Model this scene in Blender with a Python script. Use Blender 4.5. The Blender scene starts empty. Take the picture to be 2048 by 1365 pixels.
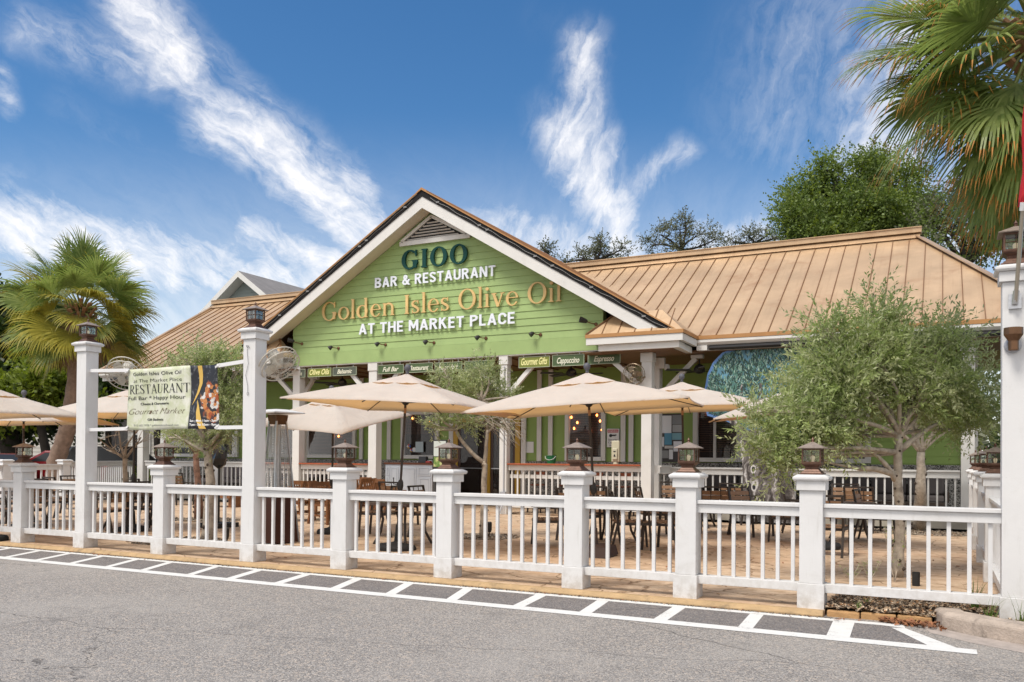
import bpy, bmesh, math, random
import numpy as np
from mathutils import Vector, Matrix, Euler

R = math.radians
scene = bpy.context.scene
col = scene.collection

# ------------------------------------------------------------------ camera
FPX, YAW, PITCH, ROLL, VSH, CAMH = 1694.5, .4684, .0099, .0081, 218.27, 1.55
s_, c_ = math.sin(YAW), math.cos(YAW)
RGT, FWD, UPZ = Vector((c_, s_, 0)), Vector((-s_, c_, 0)), Vector((0, 0, 1))
F3 = math.cos(PITCH)*FWD + math.sin(PITCH)*UPZ
U3 = math.cos(PITCH)*UPZ - math.sin(PITCH)*FWD
CR = math.cos(ROLL)*RGT + math.sin(ROLL)*U3
CU = math.cos(ROLL)*U3 - math.sin(ROLL)*RGT
CO = Vector((0, 0, CAMH))
cam_d = bpy.data.cameras.new('camera')
cam = bpy.data.objects.new('camera', cam_d)
col.objects.link(cam)
cam.matrix_world = Matrix(((CR.x, CU.x, -F3.x, CO.x), (CR.y, CU.y, -F3.y, CO.y), (CR.z, CU.z, -F3.z, CO.z), (0, 0, 0, 1)))
cam_d.sensor_width = 36
cam_d.lens = FPX/2048*36
cam_d.shift_y = VSH/2048
cam_d.clip_end = 900
cam_d.clip_start = .05
scene.camera = cam


def at(px, py, X=None, Y=None, Z=None, D=None):
    """survey helper: where the sight line through a photo pixel meets a known plane"""
    v = F3 + CR*((px-1024)/FPX) - CU*((py-(682.5+VSH))/FPX)
    t = X/v.x if X is not None else Y/v.y if Y is not None else (Z-CAMH)/v.z if Z is not None else D
    return CO + v*t


# ------------------------------------------------------------------ world, sun, exposure
SUN_EL, SUN_AZ = R(58), R(203)      # azimuth measured clockwise from +Y (the facade looks towards 180)
world = bpy.data.worlds.new('World')
scene.world = world
world.use_nodes = True
wt = world.node_tree
wt.nodes.clear()


class NG:
    """tiny helper for building node graphs"""
    def __init__(self, t): self.t = t

    def n(self, typ, **kw):
        nd = self.t.nodes.new(typ)
        for k, v in kw.items():
            if k.startswith('i_'):
                nd.inputs[k[2:].replace('_', ' ')].default_value = v
            else:
                setattr(nd, k, v)
        return nd

    def put(self, sock, v):
        if isinstance(v, bpy.types.NodeSocket): self.t.links.new(v, sock)
        else: sock.default_value = v

    def m(self, op, a, b=0.0, c=None, clamp=False):
        nd = self.t.nodes.new('ShaderNodeMath'); nd.operation = op; nd.use_clamp = clamp
        self.put(nd.inputs[0], a); self.put(nd.inputs[1], b)
        if c is not None: self.put(nd.inputs[2], c)
        return nd.outputs[0]

    def v(self, op, a, b=(0, 0, 0), scale=None):
        nd = self.t.nodes.new('ShaderNodeVectorMath'); nd.operation = op
        self.put(nd.inputs[0], a)
        if op not in ('LENGTH', 'NORMALIZE'): self.put(nd.inputs[1], b)
        if scale is not None: self.put(nd.inputs['Scale'], scale)
        return nd.outputs['Value'] if op in ('LENGTH', 'DOT_PRODUCT') else nd.outputs[0]

    def rng(self, v, a, b, c=0.0, d=1.0, smooth=True):
        nd = self.t.nodes.new('ShaderNodeMapRange')
        nd.interpolation_type = 'SMOOTHSTEP' if smooth else 'LINEAR'
        self.put(nd.inputs[0], v)
        for i, x in enumerate((a, b, c, d)): self.put(nd.inputs[i+1], x)
        return nd.outputs[0]

    def noise(self, vec, scale, detail=4.0, rough=.55, dist=0.0, color=False):
        nd = self.t.nodes.new('ShaderNodeTexNoise')
        if vec is not None: self.t.links.new(vec, nd.inputs['Vector'])
        nd.inputs['Scale'].default_value = scale; nd.inputs['Detail'].default_value = detail
        nd.inputs['Roughness'].default_value = rough; nd.inputs['Distortion'].default_value = dist
        return nd.outputs['Color' if color else 'Fac']

    def mix(self, f, a, b, mode='MIX'):
        nd = self.t.nodes.new('ShaderNodeMix'); nd.data_type = 'RGBA'; nd.blend_type = mode
        self.put(nd.inputs[0], f); self.put(nd.inputs[6], rgba(a)); self.put(nd.inputs[7], rgba(b))
        return nd.outputs[2]


def rgba(c):
    return c if isinstance(c, bpy.types.NodeSocket) else (c[0], c[1], c[2], 1.0)


g = NG(wt)
sky = g.n('ShaderNodeTexSky', sky_type='NISHITA', sun_disc=False, sun_elevation=SUN_EL, sun_rotation=SUN_AZ,
          altitude=0, air_density=1.0, dust_density=.6, ozone_density=2.2)
geo = g.n('ShaderNodeTexCoord')
dirv = geo.outputs['Generated']
fwd = g.m('MAXIMUM', g.m('ABSOLUTE', g.v('DOT_PRODUCT', dirv, tuple(FWD))), .12)
su = g.m('DIVIDE', g.v('DOT_PRODUCT', dirv, tuple(RGT)), fwd)
sv = g.m('DIVIDE', g.v('DOT_PRODUCT', dirv, (0, 0, 1)), fwd)
pt = g.n('ShaderNodeCombineXYZ'); g.put(pt.inputs[0], su); g.put(pt.inputs[1], sv)
P0 = pt.outputs[0]
warp = g.v('SCALE', g.v('SUBTRACT', g.noise(P0, 9, 6, .62, color=True), (.5, .5, .5)), scale=.05)
P1 = g.v('ADD', P0, warp)
# wispy clouds: soft capsules (x0, y0, x1, y1, radius, density) where the cirrus hangs in the sky
CLOUDS = [(330, 110, 450, 230, 62, .75), (250, -10, 345, 110, 88, .95), (40, 45, 260, 110, 70, .55), (330, 120, 540, 260, 58, .55), (430, 225, 620, 330, 95, .95),
          (560, 300, 725, 460, 88, 1.0), (690, 330, 748, 425, 62, .8), (400, 75, 560, 215, 34, .5), (120, 190, 320, 300, 60, .2),
          (-20, 430, 330, 520, 105, .95), (330, 510, 640, 560, 105, .85), (80, 385, 165, 430, 46, .6), (500, 440, 740, 560, 60, .85),
          (-10, 130, 12, 200, 30, .6), (0, 330, 60, 350, 46, .35),
          (1160, 60, 1150, 240, 62, .8), (1135, 250, 1215, 400, 92, .95), (1215, 250, 1222, 290, 42, .6), (1225, 380, 1250, 470, 72, .95), (1270, 345, 1360, 285, 48, .6),
          (1640, -20, 1560, 220, 190, .42), (1850, 60, 1780, 330, 230, .75), (860, 450, 1250, 490, 110, .75), (1400, 480, 1960, 470, 100, .8),
          (1080, 20, 1150, 30, 60, .12)]
dens = None
for x0, y0, x1, y1, r, k in CLOUDS:
    a = Vector(((x0-1024)/FPX, (901-y0)/FPX, 0)); b = Vector(((x1-1024)/FPX, (901-y1)/FPX, 0)); ab = b-a; rr = r/FPX
    ap = g.v('SUBTRACT', P1, tuple(a))
    h = g.m('MULTIPLY', g.v('DOT_PRODUCT', ap, tuple(ab)), 1/max(ab.length_squared, 1e-6), clamp=True)
    dd = g.v('LENGTH', g.v('SUBTRACT', ap, g.v('SCALE', tuple(ab), scale=h)))
    mk = g.m('MULTIPLY', g.rng(dd, rr*1.45, rr*.0), k)
    dens = mk if dens is None else g.m('MAXIMUM', dens, mk)
def streaks(ang, sc):
    rot = g.n('ShaderNodeMapping'); g.put(rot.inputs['Vector'], P1); rot.inputs['Rotation'].default_value = (0, 0, R(ang))
    st = g.n('ShaderNodeMapping'); g.put(st.inputs['Vector'], rot.outputs[0]); st.inputs['Scale'].default_value = (1.0, 3.4, 1)
    return g.noise(st.outputs[0], sc, 9, .66, .5)


side_ = g.rng(su, -.10, .02)
wisp = g.m('ADD', g.m('MULTIPLY', streaks(34, 14), g.m('SUBTRACT', 1.0, side_)), g.m('MULTIPLY', streaks(-72, 13), side_))
fine = g.noise(P1, 30, 8, .62, .3)
tex = g.m('ADD', g.m('MULTIPLY', wisp, .85), g.m('MULTIPLY', fine, .35))
cl = g.m('MULTIPLY', g.m('POWER', g.rng(g.m('ADD', dens, g.m('MULTIPLY', g.m('SUBTRACT', tex, .60), 2.3)), -.15, 1.60), 1.15), g.m('POWER', g.rng(dens, 0, .9), .9), clamp=True)
cl = g.m('MAXIMUM', cl, g.m('MULTIPLY', g.m('MULTIPLY', g.rng(dens, 0, .8), .36), g.rng(tex, .35, .8)))
haze = g.rng(sv, .42, .02, 0, .72)
cl = g.m('MAXIMUM', cl, g.m('MULTIPLY', haze, g.rng(tex, .3, .85, .55, 1.0)))
behind = g.rng(g.v('DOT_PRODUCT', dirv, tuple(FWD)), .25, -.45)          # unseen white cloud cover added behind the viewer as neutral frontal fill
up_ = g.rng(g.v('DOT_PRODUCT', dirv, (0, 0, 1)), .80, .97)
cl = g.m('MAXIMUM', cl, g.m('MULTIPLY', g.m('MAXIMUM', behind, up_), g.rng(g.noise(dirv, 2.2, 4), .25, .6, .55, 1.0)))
hs = g.n('ShaderNodeHueSaturation'); hs.inputs['Saturation'].default_value = 1.30; hs.inputs['Value'].default_value = .46
g.put(hs.inputs['Color'], sky.outputs[0])
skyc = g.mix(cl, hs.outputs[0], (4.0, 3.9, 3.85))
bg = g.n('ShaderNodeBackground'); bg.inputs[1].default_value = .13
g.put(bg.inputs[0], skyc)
wo = g.n('ShaderNodeOutputWorld')
wt.links.new(bg.outputs[0], wo.inputs[0])
world.cycles.sampling_method = 'MANUAL'; world.cycles.sample_map_resolution = 512

sl = bpy.data.lights.new('sun', 'SUN')
sl.energy = 1.5; sl.angle = R(20); sl.color = (1.0, .94, .85)
sun = bpy.data.objects.new('sun', sl); col.objects.link(sun)
sdir = Vector((math.sin(SUN_AZ)*math.cos(SUN_EL), math.cos(SUN_AZ)*math.cos(SUN_EL), math.sin(SUN_EL)))
sun.rotation_euler = sdir.to_track_quat('Z', 'Y').to_euler()
sun.location = (0, 0, 30)
vs = scene.view_settings
vs.view_transform = 'Standard'; vs.look = 'None'; vs.gamma = 1; vs.use_curve_mapping = False; vs.exposure = 1.2
scene.cycles.max_bounces = 8; scene.cycles.transparent_max_bounces = 12
scene.cycles.diffuse_bounces = 3; scene.cycles.caustics_reflective = False; scene.cycles.caustics_refractive = False
random.seed(7)
RN = np.random.default_rng(11)

# ------------------------------------------------------------------ object helpers


def tag(o, label, cat, group=None, kind=None):
    if label: o['label'] = label
    if cat: o['category'] = cat
    if group: o['group'] = group
    if kind: o['kind'] = kind
    return o


def thing(name, loc, label, cat, group=None, rz=0.0):
    o = bpy.data.objects.new(name, None)
    o.empty_display_size = .1
    col.objects.link(o)
    o.location = loc; o.rotation_euler = (0, 0, rz)
    return tag(o, label, cat, group)


def copy_tree(o, parent=None):
    c = o.copy(); col.objects.link(c)
    if parent is not None: c.parent = parent
    for ch in list(o.children): copy_tree(ch, c)
    return c


class MB:
    """collects shapes, then links them as ONE mesh object"""
    def __init__(self): self.v = []; self.f = []; self.mi = []; self.cur = 0

    def add(self, vs, fs):
        o = len(self.v)
        self.v += [tuple(p) for p in vs]
        self.f += [tuple(i+o for i in f) for f in fs]
        self.mi += [self.cur]*len(fs)
        return self

    def box(self, x0, x1, y0, y1, z0, z1, M=None):
        vs = [Vector(p) for p in ((x0, y0, z0), (x1, y0, z0), (x1, y1, z0), (x0, y1, z0), (x0, y0, z1), (x1, y0, z1), (x1, y1, z1), (x0, y1, z1))]
        if M: vs = [M @ p for p in vs]
        return self.add(vs, [(0, 3, 2, 1), (4, 5, 6, 7), (0, 1, 5, 4), (1, 2, 6, 5), (2, 3, 7, 6), (3, 0, 4, 7)])

    def frus(self, cx, cy, z0, a0, z1, a1, b0=None, b1=None):
        """square frustum: half sizes a0 (x) b0 (y) at z0, a1 b1 at z1"""
        b0 = a0 if b0 is None else b0; b1 = a1 if b1 is None else b1
        vs = [(cx-a0, cy-b0, z0), (cx+a0, cy-b0, z0), (cx+a0, cy+b0, z0), (cx-a0, cy+b0, z0), (cx-a1, cy-b1, z1), (cx+a1, cy-b1, z1), (cx+a1, cy+b1, z1), (cx-a1, cy+b1, z1)]
        return self.add(vs, [(0, 3, 2, 1), (4, 5, 6, 7), (0, 1, 5, 4), (1, 2, 6, 5), (2, 3, 7, 6), (3, 0, 4, 7)])

    def bar(self, p, q, w, h=None, up=(0, 0, 1)):
        """rectangular bar from p to q, w sideways, h along up"""
        h = h or w
        p, q = Vector(p), Vector(q); d = (q-p).normalized(); up = Vector(up)
        if abs(d.dot(up)) > .98: up = Vector((0, 1, 0))
        s = d.cross(up).normalized(); u = s.cross(d).normalized()
        vs = [b + s*(i*w/2) + u*(j*h/2) for b in (p, q) for i, j in ((-1, -1), (1, -1), (1, 1), (-1, 1))]
        return self.add(vs, [(0, 1, 2, 3), (7, 6, 5, 4), (0, 4, 5, 1), (1, 5, 6, 2), (2, 6, 7, 3), (3, 7, 4, 0)])

    def tube(self, pts, r, n=8, r1=None, cap=True):
        pts = [Vector(p) for p in pts]; m = len(pts)
        rs = r if isinstance(r, (list, tuple)) else [r + ((r1 if r1 is not None else r)-r)*i/max(m-1, 1) for i in range(m)]
        vs = []; prev = None
        for i, p in enumerate(pts):
            d = (pts[min(i+1, m-1)]-pts[max(i-1, 0)]).normalized()
            if prev is None: a = d.orthogonal().normalized()
            else:
                a = prev - d*prev.dot(d)
                a = a.normalized() if a.length > 1e-5 else d.orthogonal().normalized()
            prev = a; b = d.cross(a)
            vs += [p + a*(rs[i]*math.cos(t)) + b*(rs[i]*math.sin(t)) for t in (2*math.pi*k/n for k in range(n))]
        fs = [(i*n+k, i*n+(k+1) % n, (i+1)*n+(k+1) % n, (i+1)*n+k) for i in range(m-1) for k in range(n)]
        if cap: fs += [tuple(range(n-1, -1, -1)), tuple((m-1)*n+k for k in range(n))]
        return self.add(vs, fs)

    def lathe(self, prof, n=16, c=(0, 0, 0), M=None):
        vs = []
        for r, z in prof:
            for k in range(n):
                t = 2*math.pi*k/n
                p = Vector((c[0]+r*math.cos(t), c[1]+r*math.sin(t), c[2]+z))
                vs.append(M @ p if M else p)
        m = len(prof)
        fs = [(i*n+k, i*n+(k+1) % n, (i+1)*n+(k+1) % n, (i+1)*n+k) for i in range(m-1) for k in range(n)]
        fs += [tuple(range(n-1, -1, -1)), tuple((m-1)*n+k for k in range(n))]
        return self.add(vs, fs)

    def prism(self, poly, d, M=None):
        """polygon of 3-D points pushed along d"""
        a = [Vector(p) for p in poly]; b = [p+Vector(d) for p in a]; n = len(a)
        vs = a+b
        if M: vs = [M @ p for p in vs]
        return self.add(vs, [tuple(range(n-1, -1, -1)), tuple(range(n, 2*n))] + [(i, (i+1) % n, n+(i+1) % n, n+i) for i in range(n)])

    def mesh(self, me):
        return self.add([v.co for v in me.vertices], [tuple(p.vertices) for p in me.polygons])

    def build(self, name, mats, parent=None, smooth=False, bevel=0, fix=True):
        me = bpy.data.meshes.new(name)
        me.from_pydata(self.v, [], self.f)
        mats = mats if isinstance(mats, (list, tuple)) else [mats]
        for mm in mats: me.materials.append(mm)
        if len(mats) > 1: me.polygons.foreach_set('material_index', self.mi)
        if fix:
            bm = bmesh.new(); bm.from_mesh(me); bmesh.ops.recalc_face_normals(bm, faces=bm.faces); bm.to_mesh(me); bm.free()
        if smooth: me.polygons.foreach_set('use_smooth', [True]*len(me.polygons))
        me.update()
        o = bpy.data.objects.new(name, me); col.objects.link(o)
        if parent is not None: o.parent = parent
        if bevel:
            b = o.modifiers.new('bevel', 'BEVEL'); b.width = bevel; b.segments = 2; b.limit_method = 'ANGLE'; b.angle_limit = R(50)
        return o


def soup(name, verts, faces_n, mat, parent=None, mat_idx=None, smooth=False):
    """fast mesh of many loose quads: verts (N*4, 3)"""
    me = bpy.data.meshes.new(name)
    n = len(verts)//4
    me.vertices.add(n*4); me.loops.add(n*4); me.polygons.add(n)
    me.vertices.foreach_set('co', np.asarray(verts, dtype=np.float32).ravel())
    me.loops.foreach_set('vertex_index', np.arange(n*4, dtype=np.int32))
    me.polygons.foreach_set('loop_start', np.arange(0, n*4, 4, dtype=np.int32))
    me.polygons.foreach_set('loop_total', np.full(n, 4, dtype=np.int32))
    for mm in (mat if isinstance(mat, (list, tuple)) else [mat]): me.materials.append(mm)
    if mat_idx is not None: me.polygons.foreach_set('material_index', np.asarray(mat_idx, dtype=np.int32))
    me.update(calc_edges=True); me.validate()
    o = bpy.data.objects.new(name, me); col.objects.link(o)
    if parent is not None: o.parent = parent
    return o


# ------------------------------------------------------------------ materials
MATS = {}


def mat(name, color, rough=.6, metal=0.0, var=.0, vscale=3.0, bump=0.0, bscale=60.0, spec=.5, dirt=None, dscale=1.2, damt=.5, emit=None, estr=0, objvar=0.0, island=0.0, coat=0.0):
    m = bpy.data.materials.new(name); m.use_nodes = True
    t = m.node_tree; q = NG(t)
    b = t.nodes['Principled BSDF']
    b.inputs['Roughness'].default_value = rough; b.inputs['Metallic'].default_value = metal
    b.inputs['Specular IOR Level'].default_value = spec
    if coat: b.inputs['Coat Weight'].default_value = coat; b.inputs['Coat Roughness'].default_value = .06
    co = q.n('ShaderNodeNewGeometry'); pos = co.outputs['Position']
    c = color
    if var:
        f = q.rng(q.noise(pos, vscale, 5, .6), .3, .7, 1-var, 1+var, False)
        c = q.v('SCALE', tuple(color[:3]), scale=f)
    if dirt:
        f = q.m('MULTIPLY', q.rng(q.noise(pos, dscale, 7, .68, .4), .5, .78), damt)
        c = q.mix(f, c, dirt)
    if island:
        f = q.m('ADD', q.m('MULTIPLY', co.outputs['Random Per Island'], 2*island), 1-island)
        c = q.v('SCALE', c if isinstance(c, bpy.types.NodeSocket) else tuple(c[:3]), scale=f)
    q.put(b.inputs['Base Color'], rgba(c))
    if bump:
        bp = q.n('ShaderNodeBump'); bp.inputs['Strength'].default_value = bump; bp.inputs['Distance'].default_value = .01
        q.put(bp.inputs['Height'], q.noise(pos, bscale, 6, .6)); q.put(b.inputs['Normal'], bp.outputs[0])
    if emit:
        b.inputs['Emission Color'].default_value = rgba(emit); b.inputs['Emission Strength'].default_value = estr
    MATS[name] = m
    return m


WHITE = mat('white_paint', (.66, .655, .655), .5, var=.03, vscale=2.5, bump=.12, bscale=35, dirt=(.42, .40, .36), dscale=2.3, damt=.35)
TRIM = mat('white_trim', (.66, .65, .63), .5, var=.04, vscale=2, bump=.08, bscale=30, dirt=(.45, .42, .36), dscale=1.6, damt=.3)
SOFFIT = mat('cream_soffit', (.62, .57, .47), .6, var=.04)
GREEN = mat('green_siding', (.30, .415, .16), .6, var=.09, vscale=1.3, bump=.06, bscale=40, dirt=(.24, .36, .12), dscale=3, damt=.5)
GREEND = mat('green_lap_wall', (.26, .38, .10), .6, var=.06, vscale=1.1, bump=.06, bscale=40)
COPPER = mat('copper_roof', (.55, .385, .235), .40, .30, var=.16, vscale=.9, dirt=(.37, .20, .10), dscale=.8, damt=.8)
COPPERD = mat('copper_flashing', (.43, .22, .085), .45, .3, var=.1, vscale=3)
SEAM = mat('copper_seam', (.22, .11, .05), .5, .3)
CEIL = mat('brown_board_ceiling', (.17, .085, .038), .55, var=.2, vscale=6)
BLACK = mat('black_metal', (.018, .017, .017), .45)
DARK = mat('dark_recess', (.012, .009, .008), .8)
BRONZE = mat('bronze_metal', (.16, .085, .045), .38, .7, var=.2, vscale=9)
COPL = mat('copper_lantern', (.115, .058, .038), .45, .35, var=.3, vscale=22, bump=.1, bscale=60)
PEWT = mat('weathered_lantern_roof', (.30, .24, .20), .5, .35, var=.2, vscale=30)
STEEL = mat('brushed_steel', (.55, .55, .56), .28, .9, var=.1, vscale=40)
FANW = mat('grubby_white_fan', (.55, .52, .45), .45, dirt=(.28, .17, .09), dscale=9, damt=.7)
WOODT = mat('teak_wood', (.17, .066, .02), .5, var=.3, vscale=14, island=.15)
SLAT = mat('tan_slat', (.235, .135, .075), .55, var=.15, vscale=10, island=.14)
FRAME = mat('dark_bronze_frame', (.045, .034, .028), .42, .3)
TTOP = mat('dark_table_top', (.11, .075, .06), .38, var=.25, vscale=8)
REDW = mat('red_wood_counter', (.33, .075, .025), .35, var=.2, vscale=6)
STONE = mat('pebble_stone', (.20, .20, .21), .7)
YEL = mat('yellow_door_paint', (.46, .27, .02), .45)
PAPER = mat('paper', (.74, .75, .76), .7)
CUSH = mat('grey_cushion', (.085, .075, .075), .9, var=.1, vscale=5, bump=.15, bscale=90)
CUSHL = mat('mauve_grey_cushion', (.21, .18, .185), .9, var=.1, vscale=5, bump=.15, bscale=90)
BARK = mat('grey_bark', (.42, .36, .29), .85, var=.35, vscale=9, bump=.9, bscale=28, dirt=(.10, .075, .06), dscale=14, damt=.8)
BARKR = mat('brown_bark', (.15, .085, .055), .9, var=.3, vscale=7, bump=1.0, bscale=22)
BARKD = mat('dark_bark', (.035, .028, .022), .9, var=.3, vscale=3, bump=.8, bscale=12)
PALMB = mat('palm_bark', (.21, .145, .11), .9, var=.3, vscale=6, bump=.9, bscale=16)
CONC = mat('grey_concrete', (.40, .33, .275), .85, var=.2, vscale=7, bump=1.0, bscale=40, dirt=(.07, .06, .052), dscale=4.5, damt=1.0)
EDGE = mat('tan_edging_stone', (.40, .23, .10), .85, var=.2, vscale=9, bump=.6, bscale=50)
KERB = mat('yellow_kerb', (.42, .285, .15), .8, var=.2, vscale=4, bump=.5, bscale=40, dirt=(.10, .08, .06), dscale=5, damt=.75)
FINIAL = mat('slate_grey_ball', (.085, .085, .10), .6)
GREY = mat('grey_pvc', (.34, .35, .38), .45)
CLAP = mat('grey_white_clapboard', (.52, .50, .46), .7)
ROOFG = mat('grey_shingle_roof', (.21, .20, .20), .85, var=.15, vscale=2, bump=.3, bscale=20)
TEAL = mat('dark_teal_letter', (.002, .048, .043), .55, spec=.25)
GOLD = mat('gold_letter', (.64, .44, .18), .4, .0, var=.2, vscale=2.2)
WLET = mat('white_letter', (.74, .78, .86), .4)
RUBBER = mat('black_rubber', (.015, .015, .015), .8)


# rain streaks running down the slopes of the copper roof
t = COPPER.node_tree; q = NG(t); b = t.nodes['Principled BSDF']; src = b.inputs['Base Color'].links[0].from_socket
ge = q.n('ShaderNodeNewGeometry'); mp = q.n('ShaderNodeMapping'); q.put(mp.inputs[0], ge.outputs['Position']); mp.inputs['Scale'].default_value = (7, .35, .35)
mp2 = q.n('ShaderNodeMapping'); q.put(mp2.inputs[0], ge.outputs['Position']); mp2.inputs['Scale'].default_value = (1/.4297, .02, .02); mp2.inputs['Location'].default_value = (.12, 0, 0)
wn = q.n('ShaderNodeTexWhiteNoise', noise_dimensions='1D'); sx = q.n('ShaderNodeSeparateXYZ'); q.put(sx.inputs[0], mp2.outputs[0]); q.put(wn.inputs['W'], q.m('FLOOR', sx.outputs[0]))
c = q.mix(q.rng(q.noise(mp.outputs[0], 1.5, 6, .65), .5, .8, 0, .35), src, (.30, .165, .085))
c = q.mix(q.m('MULTIPLY', wn.outputs[0], .22), c, (.42, .27, .155))
q.put(b.inputs['Base Color'], c)

# splash grime low down and at the joints of the painted fence
t = WHITE.node_tree; q = NG(t); b = t.nodes['Principled BSDF']; src = b.inputs['Base Color'].links[0].from_socket
ge = q.n('ShaderNodeNewGeometry'); sx = q.n('ShaderNodeSeparateXYZ'); q.put(sx.inputs[0], ge.outputs['Position'])
mp = q.n('ShaderNodeMapping'); q.put(mp.inputs[0], ge.outputs['Position']); mp.inputs['Scale'].default_value = (9, 9, 1.2)
gr = q.m('MULTIPLY', q.rng(sx.outputs[2], .42, -.05), q.rng(q.noise(ge.outputs['Position'], 9, 6, .7), .35, .7))
st_ = q.m('MULTIPLY', q.rng(q.noise(mp.outputs[0], 1.6, 5, .65), .54, .78), .30)
sc_ = q.rng(q.noise(ge.outputs['Position'], 48, 3, .7), .70, .76, 0, .5)
c = q.mix(q.m('MULTIPLY', gr, .55), src, (.30, .25, .19)); c = q.mix(st_, c, (.40, .385, .35)); c = q.mix(sc_, c, (.33, .31, .29))
q.put(b.inputs['Base Color'], c)


def leafmat(name, c1, c2, rough=.5, trans=.35, scale=1.4, spec=.4):
    m = bpy.data.materials.new(name); m.use_nodes = True
    t = m.node_tree; q = NG(t); t.nodes.clear()
    ge = q.n('ShaderNodeNewGeometry')
    f = q.m('ADD', q.m('MULTIPLY', ge.outputs['Random Per Island'], .65), q.m('MULTIPLY', q.rng(q.noise(ge.outputs['Position'], scale, 3), .35, .65), .35))
    c = q.mix(f, c1, c2)
    p = q.n('ShaderNodeBsdfPrincipled'); p.inputs['Roughness'].default_value = rough; p.inputs['Specular IOR Level'].default_value = spec
    q.put(p.inputs['Base Color'], c)
    tr = q.n('ShaderNodeBsdfTranslucent'); q.put(tr.inputs[0], q.mix(.4, c, (c2[0]*1.1, c2[1]*1.25, c2[2]*.6)))
    mx = q.n('ShaderNodeMixShader'); mx.inputs[0].default_value = trans
    t.links.new(p.outputs[0], mx.inputs[1]); t.links.new(tr.outputs[0], mx.inputs[2])
    o = q.n('ShaderNodeOutputMaterial'); t.links.new(mx.outputs[0], o.inputs[0])
    return m


OLIVE = leafmat('olive_leaf', (.15, .172, .075), (.60, .63, .38), .45, .42)
OLIVEG = leafmat('olive_leaf_fresh', (.17, .24, .07), (.47, .54, .24), .45, .42)
OAKL = leafmat('oak_leaf', (.038, .068, .016), (.25, .33, .085), .5, .35, .35)
OAKF = leafmat('far_oak_leaf', (.07, .08, .05), (.20, .21, .13), .6, .25, .3)
SHRUB = leafmat('bright_shrub_leaf', (.05, .085, .01), (.27, .33, .035), .5, .35, .5)
DARKL = leafmat('dark_hedge_leaf', (.010, .022, .008), (.05, .085, .018), .5, .3, .4)
FROND = leafmat('palm_frond', (.09, .145, .032), (.34, .40, .14), .38, .42, .9)
FRONDY = leafmat('yellowing_palm_frond', (.20, .20, .03), (.42, .36, .06), .5, .35, .9)
FRONDO = leafmat('orange_palm_tip', (.30, .13, .03), (.55, .25, .05), .6, .3, .9)
FRONDD = leafmat('dead_palm_frond', (.16, .085, .05), (.40, .28, .20), .8, .2, .9)
GRASSM = leafmat('grass_blade', (.06, .11, .02), (.17, .25, .05), .5, .3)


def fabric(name, top, through):
    m = bpy.data.materials.new(name); m.use_nodes = True
    t = m.node_tree; q = NG(t); t.nodes.clear()
    ge = q.n('ShaderNodeNewGeometry')
    f = q.rng(q.noise(ge.outputs['Position'], 3, 4), .3, .7, .95, 1.05, False)
    wv = q.noise(ge.outputs['Position'], 160, 2)
    c = q.v('SCALE', top, scale=q.m('MULTIPLY', f, q.rng(wv, .3, .7, .95, 1.05, False)))
    d = q.n('ShaderNodeBsdfDiffuse'); q.put(d.inputs[0], c)
    bp = q.n('ShaderNodeBump'); bp.inputs['Strength'].default_value = .5; bp.inputs['Distance'].default_value = .05
    q.put(bp.inputs['Height'], q.noise(ge.outputs['Position'], 3.2, 4, .55, 1.2)); q.put(d.inputs['Normal'], bp.outputs[0])
    tr = q.n('ShaderNodeBsdfTranslucent'); tr.inputs[0].default_value = rgba(through)
    mx = q.n('ShaderNodeMixShader'); mx.inputs[0].default_value = .37
    t.links.new(d.outputs[0], mx.inputs[1]); t.links.new(tr.outputs[0], mx.inputs[2])
    o = q.n('ShaderNodeOutputMaterial'); t.links.new(mx.outputs[0], o.inputs[0])
    return m


CANVAS = fabric('beige_canvas', (.67, .645, .60), (.86, .47, .16))
BANNERM = None


def glassmat(name, tint, rough=.02, refl=1.0):
    m = bpy.data.materials.new(name); m.use_nodes = True
    t = m.node_tree; q = NG(t); t.nodes.clear()
    fr = q.n('ShaderNodeFresnel'); fr.inputs[0].default_value = 1.5
    tr = q.n('ShaderNodeBsdfTransparent'); tr.inputs[0].default_value = rgba(tint)
    gl = q.n('ShaderNodeBsdfGlossy'); gl.inputs['Roughness'].default_value = rough
    mx = q.n('ShaderNodeMixShader'); q.put(mx.inputs[0], q.m('MULTIPLY', fr.outputs[0], refl, clamp=True))
    t.links.new(tr.outputs[0], mx.inputs[1]); t.links.new(gl.outputs[0], mx.inputs[2])
    o = q.n('ShaderNodeOutputMaterial'); t.links.new(mx.outputs[0], o.inputs[0])
    return m


GLASS = glassmat('window_glass', (.9, .9, .9), .015, .6)
LGLASS = glassmat('lantern_glass', (.93, .95, .93), .05, .8)
BULB = mat('frosted_bulb', (.8, .7, .55), .3, emit=(1, .75, .45), estr=.12)
GLOW = mat('amber_pendant', (.9, .4, .1), .4, emit=(1.0, .28, .06), estr=5)

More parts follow.
